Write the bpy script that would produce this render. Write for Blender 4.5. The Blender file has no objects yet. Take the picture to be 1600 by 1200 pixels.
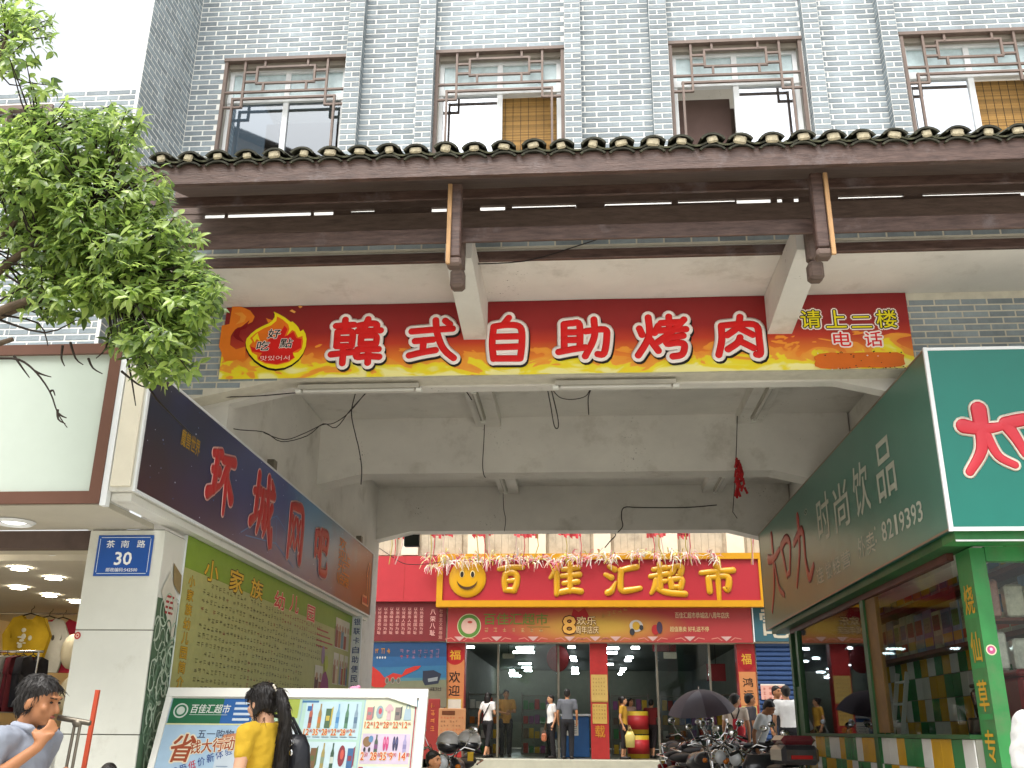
import bpy, math, random
from mathutils import Vector, Matrix, noise as mnoise
from mathutils.geometry import tessellate_polygon

S = bpy.context.scene
COL = S.collection
R = math.radians
random.seed(7)

# ------------------------------------------------------------------ camera
F, PITCH, YAW, ROLL, CZ = 1507.44, R(19.765), R(4.149), R(0.502), 1.35
_fwd = Vector((-math.sin(YAW) * math.cos(PITCH), math.cos(YAW) * math.cos(PITCH), math.sin(PITCH)))
_rt = Vector((math.cos(YAW), math.sin(YAW), 0)); _up = _rt.cross(_fwd)
_r2 = math.cos(ROLL) * _rt + math.sin(ROLL) * _up
_u2 = -math.sin(ROLL) * _rt + math.cos(ROLL) * _up
cam = bpy.data.cameras.new('camera'); camo = bpy.data.objects.new('camera', cam); COL.objects.link(camo)
cam.sensor_width = 36.0; cam.lens = 36.0 * F / 1600.0; cam.clip_start = 0.05; cam.clip_end = 600
camo.matrix_world = Matrix(((_r2.x, _u2.x, -_fwd.x, 0), (_r2.y, _u2.y, -_fwd.y, 0), (_r2.z, _u2.z, -_fwd.z, CZ), (0, 0, 0, 1)))
S.camera = camo
S.render.resolution_x, S.render.resolution_y = 1024, 768

# ------------------------------------------------------------------ world, sun, exposure
SUN_EL, SUN_AZ = 62.0, 200.0          # sun high behind the viewer, a little to the left, veiled by cloud
w = bpy.data.worlds.new('World'); S.world = w; w.use_nodes = True
nt = w.node_tree; bg = nt.nodes['Background']
sky = nt.nodes.new('ShaderNodeTexSky'); sky.sky_type = 'NISHITA'; sky.sun_disc = False
sky.sun_elevation = R(SUN_EL); sky.sun_rotation = R(SUN_AZ); sky.dust_density = 6.0; sky.air_density = 1.6
hs = nt.nodes.new('ShaderNodeHueSaturation'); hs.inputs['Saturation'].default_value = 0.22
nt.links.new(sky.outputs[0], hs.inputs['Color']); nt.links.new(hs.outputs[0], bg.inputs['Color'])
bg.inputs['Strength'].default_value = 0.15
sl = bpy.data.lights.new('sun', 'SUN'); so = bpy.data.objects.new('sun', sl); COL.objects.link(so)
sl.energy = 0.65; sl.angle = R(18); sl.color = (1.0, 0.96, 0.9)
_az = R(SUN_AZ)
_sd = Vector((math.sin(_az) * math.cos(R(SUN_EL)), math.cos(_az) * math.cos(R(SUN_EL)), math.sin(R(SUN_EL))))
so.rotation_euler = _sd.to_track_quat('Z', 'Y').to_euler()
S.view_settings.view_transform = 'Standard'; S.view_settings.look = 'None'
S.view_settings.exposure = 1.2; S.view_settings.gamma = 1.0; S.view_settings.use_curve_mapping = False
S.render.engine = 'CYCLES'; S.cycles.use_denoising = True; S.cycles.max_bounces = 8; S.cycles.diffuse_bounces = 5

# ------------------------------------------------------------------ helpers
def at(px, py, X=None, Y=None, Z=None):
    """a point of the place, from where it shows in the photograph and the plane it lies on"""
    d = _r2 * ((px - 800) / F) - _u2 * ((py - 600) / F) + _fwd
    t = X / d.x if X is not None else (Y / d.y if Y is not None else (Z - CZ) / d.z)
    return Vector((0, 0, CZ)) + d * t

def lin(h):
    if not isinstance(h, str): return tuple(h)[:3]
    h = h.lstrip('#'); o = []
    for i in (0, 2, 4):
        v = int(h[i:i + 2], 16) / 255; o.append(v / 12.92 if v <= .04045 else ((v + .055) / 1.055) ** 2.4)
    return tuple(o)

MATS = {}
def mat(name, col, rough=.6, metal=0.0, var=.12, scale=4.0, bump=0.0, bscale=60.0, rand=0.0, emit=None, estr=1.0, spec=.4, stretch=None, dirt=None, col2=None, coat=0.0, stain=None, specks=None):
    if name in MATS: return MATS[name]
    m = bpy.data.materials.new(name); m.use_nodes = True; MATS[name] = m
    n, l = m.node_tree.nodes, m.node_tree.links
    b = n['Principled BSDF']; c = lin(col)
    b.inputs['Roughness'].default_value = rough; b.inputs['Metallic'].default_value = metal
    b.inputs['Specular IOR Level'].default_value = spec; b.inputs['Coat Weight'].default_value = coat
    tc = n.new('ShaderNodeTexCoord'); src = tc.outputs['Object']
    if stretch:
        mp = n.new('ShaderNodeMapping'); mp.inputs['Scale'].default_value = stretch
        l.new(src, mp.inputs['Vector']); src = mp.outputs[0]
    if emit is not None:
        b.inputs['Emission Color'].default_value = (*lin(emit), 1); b.inputs['Emission Strength'].default_value = estr
    cur = None
    if var > 0 or col2 is not None:
        t = n.new('ShaderNodeTexNoise'); t.inputs['Scale'].default_value = scale; t.inputs['Detail'].default_value = 6; t.inputs['Roughness'].default_value = .65
        l.new(src, t.inputs['Vector'])
        rp = n.new('ShaderNodeValToRGB'); rp.color_ramp.elements[0].position = .3; rp.color_ramp.elements[1].position = .7
        a = [max(0, x * (1 - var)) for x in c]; e = [min(1, x * (1 + var)) for x in c]
        if col2 is not None: e = lin(col2)
        rp.color_ramp.elements[0].color = (*a, 1); rp.color_ramp.elements[1].color = (*e, 1)
        l.new(t.outputs['Fac'], rp.inputs['Fac']); cur = rp.outputs['Color']
    if rand > 0:
        oi = n.new('ShaderNodeObjectInfo'); ge = n.new('ShaderNodeNewGeometry')
        ad = n.new('ShaderNodeMath'); ad.operation = 'ADD'; l.new(oi.outputs['Random'], ad.inputs[0]); l.new(ge.outputs['Random Per Island'], ad.inputs[1])
        fr = n.new('ShaderNodeMath'); fr.operation = 'FRACT'; l.new(ad.outputs[0], fr.inputs[0])
        mr = n.new('ShaderNodeMapRange'); mr.inputs['To Min'].default_value = 1 - rand; mr.inputs['To Max'].default_value = 1 + rand
        l.new(fr.outputs[0], mr.inputs['Value'])
        mx = n.new('ShaderNodeVectorMath'); mx.operation = 'SCALE'
        if cur is not None: l.new(cur, mx.inputs[0])
        else: mx.inputs[0].default_value = c
        l.new(mr.outputs[0], mx.inputs['Scale']); cur = mx.outputs[0]
    if dirt:
        dc, dscale, lo, hi = dirt
        t2 = n.new('ShaderNodeTexNoise'); t2.inputs['Scale'].default_value = dscale; t2.inputs['Detail'].default_value = 8; t2.inputs['Roughness'].default_value = .7
        l.new(tc.outputs['Object'], t2.inputs['Vector'])
        mr2 = n.new('ShaderNodeMapRange'); mr2.inputs['From Min'].default_value = lo; mr2.inputs['From Max'].default_value = hi
        l.new(t2.outputs['Fac'], mr2.inputs['Value'])
        mx2 = n.new('ShaderNodeMix'); mx2.data_type = 'RGBA'; l.new(mr2.outputs[0], mx2.inputs['Factor'])
        if cur is not None: l.new(cur, mx2.inputs['A'])
        else: mx2.inputs['A'].default_value = (*c, 1)
        mx2.inputs['B'].default_value = (*lin(dc), 1); cur = mx2.outputs['Result']
    if stain:                                   # run marks of rain and weather, placed in the world
        ge2 = n.new('ShaderNodeNewGeometry'); mp4 = n.new('ShaderNodeMapping'); mp4.inputs['Scale'].default_value = stain[0]; l.new(ge2.outputs['Position'], mp4.inputs['Vector'])
        t4 = n.new('ShaderNodeTexNoise'); t4.inputs['Scale'].default_value = 1; t4.inputs['Detail'].default_value = 7; t4.inputs['Roughness'].default_value = .62; l.new(mp4.outputs[0], t4.inputs['Vector'])
        mr4 = n.new('ShaderNodeMapRange'); mr4.inputs['From Min'].default_value = .38; mr4.inputs['From Max'].default_value = .66; mr4.inputs['To Min'].default_value = 1 + stain[1] * .35; mr4.inputs['To Max'].default_value = 1 - stain[1]; l.new(t4.outputs['Fac'], mr4.inputs['Value'])
        mx4 = n.new('ShaderNodeVectorMath'); mx4.operation = 'SCALE'
        if cur is not None: l.new(cur, mx4.inputs[0])
        else: mx4.inputs[0].default_value = c
        l.new(mr4.outputs[0], mx4.inputs['Scale']); cur = mx4.outputs[0]
    if specks:
        fac = None
        for sc_, lo_, hi_ in ((specks[1], .64, .70), (1.1, .60, .70)):
            t5 = n.new('ShaderNodeTexNoise'); t5.inputs['Scale'].default_value = sc_; t5.inputs['Detail'].default_value = 5; l.new(tc.outputs['Object'], t5.inputs['Vector'])
            m5 = n.new('ShaderNodeMapRange'); m5.inputs['From Min'].default_value = lo_; m5.inputs['From Max'].default_value = hi_; l.new(t5.outputs['Fac'], m5.inputs['Value'])
            if fac is None: fac = m5.outputs[0]
            else:
                mm = n.new('ShaderNodeMath'); mm.operation = 'MULTIPLY'; l.new(fac, mm.inputs[0]); l.new(m5.outputs[0], mm.inputs[1]); fac = mm.outputs[0]
        x5 = n.new('ShaderNodeMix'); x5.data_type = 'RGBA'; l.new(fac, x5.inputs['Factor'])
        if cur is not None: l.new(cur, x5.inputs['A'])
        else: x5.inputs['A'].default_value = (*c, 1)
        x5.inputs['B'].default_value = (*lin(specks[0]), 1); cur = x5.outputs['Result']
    if cur is not None: l.new(cur, b.inputs['Base Color'])
    else: b.inputs['Base Color'].default_value = (*c, 1)
    if bump > 0:
        t3 = n.new('ShaderNodeTexNoise'); t3.inputs['Scale'].default_value = bscale; t3.inputs['Detail'].default_value = 5
        l.new(src, t3.inputs['Vector'])
        bp = n.new('ShaderNodeBump'); bp.inputs['Strength'].default_value = bump; bp.inputs['Distance'].default_value = .02
        l.new(t3.outputs['Fac'], bp.inputs['Height']); l.new(bp.outputs[0], b.inputs['Normal'])
    return m

def glassmat(name, tint, refl=.35, rough=.02, ior=1.22):
    """window glass: what is behind shows through, the sky and the street reflect in it"""
    if name in MATS: return MATS[name]
    m = bpy.data.materials.new(name); m.use_nodes = True; MATS[name] = m
    n, l = m.node_tree.nodes, m.node_tree.links
    n.remove(n['Principled BSDF']); out = n['Material Output']
    tr = n.new('ShaderNodeBsdfTransparent'); tr.inputs[0].default_value = (*tint, 1)
    gl = n.new('ShaderNodeBsdfGlossy'); gl.inputs['Roughness'].default_value = rough; gl.inputs[0].default_value = (.92, .96, 1, 1)
    fz = n.new('ShaderNodeFresnel'); fz.inputs[0].default_value = ior
    ad = n.new('ShaderNodeMath'); ad.operation = 'ADD'; ad.use_clamp = True; ad.inputs[1].default_value = refl; l.new(fz.outputs[0], ad.inputs[0])
    mx = n.new('ShaderNodeMixShader'); l.new(ad.outputs[0], mx.inputs[0]); l.new(tr.outputs[0], mx.inputs[1]); l.new(gl.outputs[0], mx.inputs[2])
    l.new(mx.outputs[0], out.inputs['Surface'])
    return m

def printmat(name='printed ink', rough=.45, var=.05):
    if name in MATS: return MATS[name]
    m = bpy.data.materials.new(name); m.use_nodes = True; MATS[name] = m
    n, l = m.node_tree.nodes, m.node_tree.links
    b = n['Principled BSDF']; b.inputs['Roughness'].default_value = rough; b.inputs['Specular IOR Level'].default_value = .3
    a = n.new('ShaderNodeAttribute'); a.attribute_name = 'col'
    tc = n.new('ShaderNodeTexCoord'); t = n.new('ShaderNodeTexNoise'); t.inputs['Scale'].default_value = 9; t.inputs['Detail'].default_value = 6
    l.new(tc.outputs['Object'], t.inputs['Vector'])
    mr = n.new('ShaderNodeMapRange'); mr.inputs['From Min'].default_value = .3; mr.inputs['From Max'].default_value = .7
    mr.inputs['To Min'].default_value = 1 - var; mr.inputs['To Max'].default_value = 1 + var; l.new(t.outputs['Fac'], mr.inputs['Value'])
    mx = n.new('ShaderNodeVectorMath'); mx.operation = 'SCALE'; l.new(a.outputs['Color'], mx.inputs[0]); l.new(mr.outputs[0], mx.inputs['Scale'])
    l.new(mx.outputs[0], b.inputs['Base Color'])
    return m

class MB:
    def __init__(self): self.v = []; self.f = []; self.mi = []; self.sm = []
    def add(self, v, f, mi=0, sm=False):
        o = len(self.v); self.v += [tuple(p) for p in v]; self.f += [tuple(i + o for i in q) for q in f]
        self.mi += [mi] * len(f); self.sm += [sm] * len(f); return self
    def box(self, x0, x1, y0, y1, z0, z1, mi=0):
        v = [(x0, y0, z0), (x1, y0, z0), (x1, y1, z0), (x0, y1, z0), (x0, y0, z1), (x1, y0, z1), (x1, y1, z1), (x0, y1, z1)]
        return self.add(v, [(0, 3, 2, 1), (4, 5, 6, 7), (0, 1, 5, 4), (1, 2, 6, 5), (2, 3, 7, 6), (3, 0, 4, 7)], mi)
    def bbox(self, x0, x1, y0, y1, z0, z1, b=.01, mi=0):
        """box with chamfered edges"""
        v = []; 
        for z, s in ((z0, b), (z0 + b, 0), (z1 - b, 0), (z1, b)):
            v += [(x0 + s + b * (s == 0), y0 + s, z), (x1 - s - b * (s == 0), y0 + s, z), (x1 - s, y0 + s + b * (s == 0), z), (x1 - s, y1 - s - b * (s == 0), z),
                  (x1 - s - b * (s == 0), y1 - s, z), (x0 + s + b * (s == 0), y1 - s, z), (x0 + s, y1 - s - b * (s == 0), z), (x0 + s, y0 + s + b * (s == 0), z)]
        f = [tuple(range(7, -1, -1)), tuple(range(24, 32))]
        for k in range(3):
            for i in range(8): f.append((k * 8 + i, k * 8 + (i + 1) % 8, k * 8 + 8 + (i + 1) % 8, k * 8 + 8 + i))
        return self.add(v, f, mi)
    def beam(self, a, b, wx, wz, up=(0, 0, 1), mi=0):
        a, b = Vector(a), Vector(b); d = (b - a).normalized(); u = Vector(up)
        s = d.cross(u)
        if s.length < 1e-4: s = d.cross(Vector((0, 1, 0)))
        s.normalize(); u = s.cross(d)
        v = [p + s * (i * wx / 2) + u * (j * wz / 2) for p in (a, b) for i, j in ((-1, -1), (1, -1), (1, 1), (-1, 1))]
        return self.add(v, [(3, 2, 1, 0), (4, 5, 6, 7), (0, 1, 5, 4), (1, 2, 6, 5), (2, 3, 7, 6), (3, 0, 4, 7)], mi)
    def tube(self, pts, r, n=6, mi=0, caps=True, sm=True):
        pts = [Vector(p) for p in pts]; N = len(pts); v = []; f = []
        ref = None
        for i, p in enumerate(pts):
            d = (pts[min(i + 1, N - 1)] - pts[max(i - 1, 0)]).normalized()
            if ref is None: ref = d.orthogonal()
            ref = (ref - d * ref.dot(d)); ref = ref.normalized() if ref.length > 1e-6 else d.orthogonal().normalized(); q = d.cross(ref)
            rr = r[i] if isinstance(r, (list, tuple)) else r
            for k in range(n):
                a = 2 * math.pi * k / n; v.append(p + (ref * math.cos(a) + q * math.sin(a)) * rr)
        for i in range(N - 1):
            for k in range(n): f.append((i * n + k, i * n + (k + 1) % n, (i + 1) * n + (k + 1) % n, (i + 1) * n + k))
        self.add(v, f, mi, sm)
        if caps:
            self.add(v[:n], [tuple(range(n - 1, -1, -1))], mi); self.add(v[-n:], [tuple(range(n))], mi)
        return self
    def ell(self, c, r, n=10, m=7, mi=0, rot=None):
        c = Vector(c); v = []; f = []
        for j in range(m + 1):
            t = math.pi * j / m
            for k in range(n):
                a = 2 * math.pi * k / n; p = Vector((math.sin(t) * math.cos(a) * r[0], math.sin(t) * math.sin(a) * r[1], math.cos(t) * r[2]))
                if rot is not None: p = rot @ p
                v.append(c + p)
        for j in range(m):
            for k in range(n): f.append((j * n + k, (j + 1) * n + k, (j + 1) * n + (k + 1) % n, j * n + (k + 1) % n))
        return self.add(v, f, mi, True)
    def cap(self, a, b, ra, rb, n=10):
        """tapered capsule, closed"""
        a, b = Vector(a), Vector(b); d = b - a; L = d.length
        if L < 1e-5: return self.ell(a, (ra, ra, ra))
        d /= L; x = d.orthogonal().normalized(); y = d.cross(x); v = []; f = []; st = []
        for k in range(4, 0, -1): t = math.pi / 2 * k / 4; st.append((-math.sin(t) * ra, math.cos(t) * ra + 1e-4))
        st += [(0, ra), (L, rb)]
        for k in range(1, 5): t = math.pi / 2 * k / 4; st.append((L + math.sin(t) * rb, math.cos(t) * rb + 1e-4))
        for h, r in st:
            for k in range(n):
                q = 2 * math.pi * k / n; v.append(a + d * h + (x * math.cos(q) + y * math.sin(q)) * r)
        for i in range(len(st) - 1):
            for k in range(n): f.append((i * n + k, i * n + (k + 1) % n, (i + 1) * n + (k + 1) % n, (i + 1) * n + k))
        f.append(tuple(range(n - 1, -1, -1))); f.append(tuple(range((len(st) - 1) * n, len(st) * n)))
        return self.add(v, f, 0, True)
    def loft(self, st, n=14):
        """closed elliptical loft: (x,y,z,rx,ry) stations, rings horizontal"""
        v = []; f = []
        for x, y, z, rx, ry in st:
            for k in range(n): a = 2 * math.pi * k / n; v.append((x + math.cos(a) * rx, y + math.sin(a) * ry, z))
        for i in range(len(st) - 1):
            for k in range(n): f.append((i * n + k, i * n + (k + 1) % n, (i + 1) * n + (k + 1) % n, (i + 1) * n + k))
        f.append(tuple(range(n - 1, -1, -1))); f.append(tuple(range((len(st) - 1) * n, len(st) * n)))
        return self.add(v, f, 0, True)
    def prism(self, poly, axis, a, b, mi=0):
        """polygon (2-D) pushed along an axis from a to b; axis x: poly=(y,z), y: (x,z), z: (x,y)"""
        def P(p, t): return (t, p[0], p[1]) if axis == 'x' else ((p[0], t, p[1]) if axis == 'y' else (p[0], p[1], t))
        n = len(poly); v = [P(p, a) for p in poly] + [P(p, b) for p in poly]
        f = [tuple(range(n - 1, -1, -1)), tuple(range(n, 2 * n))] + [(i, (i + 1) % n, n + (i + 1) % n, n + i) for i in range(n)]
        return self.add(v, f, mi)
    def mesh(self, name, mats):
        me = bpy.data.meshes.new(name); me.from_pydata(self.v, [], self.f)
        for m in (mats if isinstance(mats, (list, tuple)) else [mats]): me.materials.append(m)
        me.polygons.foreach_set('material_index', self.mi); me.polygons.foreach_set('use_smooth', self.sm); me.update()
        return me
    def build(self, name, mats, parent=None, **k): return link(name, self.mesh(name, mats), parent, **k)

def depth(o):
    d = 0
    while o.parent is not None: o = o.parent; d += 1
    return d
def link(name, data, parent=None, kind=None, label=None, cat=None, group=None, loc=None, rotz=None, local=False):
    """one object; a child's mesh is in world coordinates unless local=True"""
    o = bpy.data.objects.new(name, data); COL.objects.link(o)
    if loc is not None: o.location = loc
    if rotz is not None: o.rotation_euler = (0, 0, rotz)
    if parent is not None:
        o.parent = parent
        if not local: o.matrix_parent_inverse = WORLD[parent.name].inverted()
    base = Matrix.Identity(4)
    if parent is not None and local: base = WORLD[parent.name]
    rz = rotz or 0.0
    WORLD[o.name] = base @ Matrix.Translation(loc or (0, 0, 0)) @ Matrix.Rotation(rz, 4, 'Z')
    tag(o, label, cat, group, kind); return o
WORLD = {}
def tag(o, label=None, cat=None, group=None, kind=None):
    if label: o['label'] = label
    if cat: o['category'] = cat
    if group: o['group'] = group
    if kind: o['kind'] = kind
    return o
def thing(name, label, cat, loc=(0, 0, 0), rotz=0.0, group=None):
    return link(name, None, None, label=label, cat=cat, group=group, loc=loc, rotz=rotz)
def dup(root, loc, rotz=None, label=None):
    r = root.copy(); COL.objects.link(r); r.location = loc
    if rotz is not None: r.rotation_euler = (0, 0, rotz)
    if label: r['label'] = label
    WORLD[r.name] = Matrix.Translation(loc) @ Matrix.Rotation(r.rotation_euler.z, 4, 'Z')
    for ch in list(root.children):
        c = ch.copy(); COL.objects.link(c); c.parent = r
        for g in list(ch.children):
            d = g.copy(); COL.objects.link(d); d.parent = c
    return r

# ---- lettering -----------------------------------------------------------
_GL = {}
def glyphs(s, off=0.0):
    k = (s, off)
    if k not in _GL:
        c = bpy.data.curves.new('lettering', 'FONT'); c.body = s; c.size = 1; c.resolution_u = 2; c.offset = off
        o = bpy.data.objects.new('lettering', c); COL.objects.link(o)
        dg = bpy.context.evaluated_depsgraph_get(); me = bpy.data.meshes.new_from_object(o.evaluated_get(dg))
        v = [(p.co.x, p.co.y) for p in me.vertices]; f = [tuple(q.vertices) for q in me.polygons]
        bpy.data.objects.remove(o); bpy.data.meshes.remove(me); bpy.data.curves.remove(c)
        _GL[k] = (v, f)
    return _GL[k]

class Print:
    """flat print on one plane: origin o, right u, up v (world); layers a millimetre apart"""
    def __init__(self, o, u, v, eps=.0012):
        self.o = Vector(o); self.u = Vector(u).normalized(); self.v = Vector(v).normalized(); self.n = self.u.cross(self.v); self.eps = eps
        self.V = []; self.Fc = []; self.C = []
    def P(self, x, y, k): return self.o + self.u * x + self.v * y + self.n * (self.eps * k)
    tone = 1.0
    def raw(self, pts, faces, col, k):
        o = len(self.V); self.V += [self.P(x, y, k) for x, y in pts]; self.Fc += [tuple(i + o for i in f) for f in faces]; self.C += [tuple(c * self.tone for c in lin(col))] * len(faces)
    def poly(self, pts, col, k=1): self.raw(pts, [t for t in tessellate_polygon([[Vector((x, y, 0)) for x, y in pts]])], col, k)
    def rect(self, x0, y0, x1, y1, col, k=1): self.raw([(x0, y0), (x1, y0), (x1, y1), (x0, y1)], [(0, 1, 2, 3)], col, k)
    def ell(self, x, y, rx, ry, col, k=1, n=24): self.raw([(x + rx * math.cos(2 * math.pi * i / n), y + ry * math.sin(2 * math.pi * i / n)) for i in range(n)], [tuple(range(n))], col, k)
    def line(self, x0, y0, x1, y1, w, col, k=1):
        dx, dy = x1 - x0, y1 - y0; L = math.hypot(dx, dy) or 1; px, py = -dy / L * w / 2, dx / L * w / 2
        self.raw([(x0 + px, y0 + py), (x0 - px, y0 - py), (x1 - px, y1 - py), (x1 + px, y1 + py)], [(0, 1, 2, 3)], col, k)
    def path(self, pts, w, col, k=1):
        for i in range(len(pts) - 1): self.line(*pts[i], *pts[i + 1], w, col, k)
    def text(self, s, x, y, h, col, k=2, w=None, off=0.0, shear=0.0, anchor='l', out=None, outw=.05, rot=0.0):
        """h: cap/char height; w: total width to fill"""
        v, f = glyphs(s, 0.0)
        if not v: return
        xs = [p[0] for p in v]; ys = [p[1] for p in v]; x0, x1, y0, y1 = min(xs), max(xs), min(ys), max(ys)
        sy = h / (y1 - y0); sx = sy if w is None else w / (x1 - x0); W = (x1 - x0) * sx
        ox = x - (W / 2 if anchor == 'c' else (W if anchor == 'r' else 0)); cr, sr = math.cos(rot), math.sin(rot)
        def T(p):
            a = (p[0] - x0) * sx + shear * (p[1] - y0) * sy + ox - x; b = (p[1] - y0) * sy
            return (x + a * cr - b * sr, y + a * sr + b * cr)
        base = [T(p) for p in v]; r = off * h * .55
        if out is not None:
            for i in range(10):
                a = i * .628; self.raw([(x_ + math.cos(a) * (r + outw * h), y_ + math.sin(a) * (r + outw * h)) for x_, y_ in base], f, out, k - .6 + .02 * i)
        if r > 0:
            for i in range(4):
                a = .785 + i * 1.571; self.raw([(x_ + math.cos(a) * r, y_ + math.sin(a) * r) for x_, y_ in base], f, col, k - .2 + .03 * i)
        self.raw(base, f, col, k)
    def scribble(self, x, y, h, col, k=2, wd=None, rng=random):
        """one small illegible character: a few strokes"""
        wd = wd or h * .85; t = h * .09
        for _ in range(rng.choice((2, 3))):
            yy = y + h * rng.uniform(.08, .95); self.rect(x + wd * rng.uniform(0, .2), yy, x + wd * rng.uniform(.75, 1), yy + t, col, k)
        for _ in range(rng.choice((1, 2))):
            xx = x + wd * rng.uniform(.15, .8); self.rect(xx, y + h * rng.uniform(0, .2), xx + t, y + h * rng.uniform(.8, 1), col, k + .2)
    def cut(self, name, parent):
        if self.V: self.build(name, parent)
        self.V, self.Fc, self.C = [], [], []
    def build(self, name, parent=None, m=None, **kw):
        if not self.V: return None
        me = bpy.data.meshes.new(name); me.from_pydata(self.V, [], self.Fc); me.materials.append(m or printmat())
        a = me.color_attributes.new('col', 'FLOAT_COLOR', 'CORNER'); buf = []
        for p, c in zip(self.Fc, self.C): buf += [*c, 1.0] * len(p)
        a.data.foreach_set('color', buf); me.update()
        return link(name, me, parent, **kw)

def smooth_path(pts, per=5):
    """Catmull-Rom through (x,y,w) points"""
    if len(pts) == 2:
        a, b = pts; return [tuple(a[i] + (b[i] - a[i]) * t / 4 for i in range(3)) for t in range(5)]
    out = []
    for i in range(len(pts) - 1):
        p0, p1, p2, p3 = pts[max(i - 1, 0)], pts[i], pts[i + 1], pts[min(i + 2, len(pts) - 1)]
        for k in range(per):
            t = k / per
            out.append(tuple(.5 * ((2 * p1[j]) + (p2[j] - p0[j]) * t + (2 * p0[j] - 5 * p1[j] + 4 * p2[j] - p3[j]) * t * t + (3 * p1[j] - p0[j] - 3 * p2[j] + p3[j]) * t ** 3) for j in range(3)))
    out.append(tuple(pts[-1])); return out

def brush(mb, strokes, o, u, v, sx, sy, w, h, grow=0.0, lift=0.0, dx=0.0, dy=0.0, mi=0):
    """raised brush strokes: each a list of (x,y[,width factor]) in a 0..100 square"""
    o, u, v = Vector(o), Vector(u).normalized(), Vector(v).normalized(); nn = u.cross(v)
    for si, s in enumerate(strokes):
        pts = [(p[0] * sx / 100 + dx, p[1] * sy / 100 + dy, (p[2] if len(p) > 2 else 1.0)) for p in s]
        path = smooth_path(pts); N = len(path); st = []
        for i, (x, y, ww) in enumerate(path):
            a, b = path[max(i - 1, 0)], path[min(i + 1, N - 1)]; tx, ty = b[0] - a[0], b[1] - a[1]; L = math.hypot(tx, ty) or 1
            st.append((x, y, tx / L, ty / L, ww * w / 2 + grow))
        x, y, tx, ty, r = st[0]; head = [(x - tx * r * q, y - ty * r * q, tx, ty, r * e) for q, e in ((.95, .25), (.7, .7), (.35, .93))]
        x, y, tx, ty, r = st[-1]; tail = [(x + tx * r * q, y + ty * r * q, tx, ty, r * e) for q, e in ((.35, .93), (.7, .7), (.95, .25))]
        st = head + st + tail; V = []; n = 8; li = lift + .0004 * (si % 5)
        for x, y, tx, ty, r in st:
            for k in range(n):
                a = 2 * math.pi * k / n; c = math.cos(a) * r
                V.append(o + u * (x - ty * c) + v * (y + tx * c) + nn * (li + math.sin(a) * h * min(1, r / (w / 2))))
        f = [(i * n + k, i * n + (k + 1) % n, (i + 1) * n + (k + 1) % n, (i + 1) * n + k) for i in range(len(st) - 1) for k in range(n)]
        f += [tuple(range(n - 1, -1, -1)), tuple(range((len(st) - 1) * n, len(st) * n))]
        mb.add(V, f, mi, True)
    return mb

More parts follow.
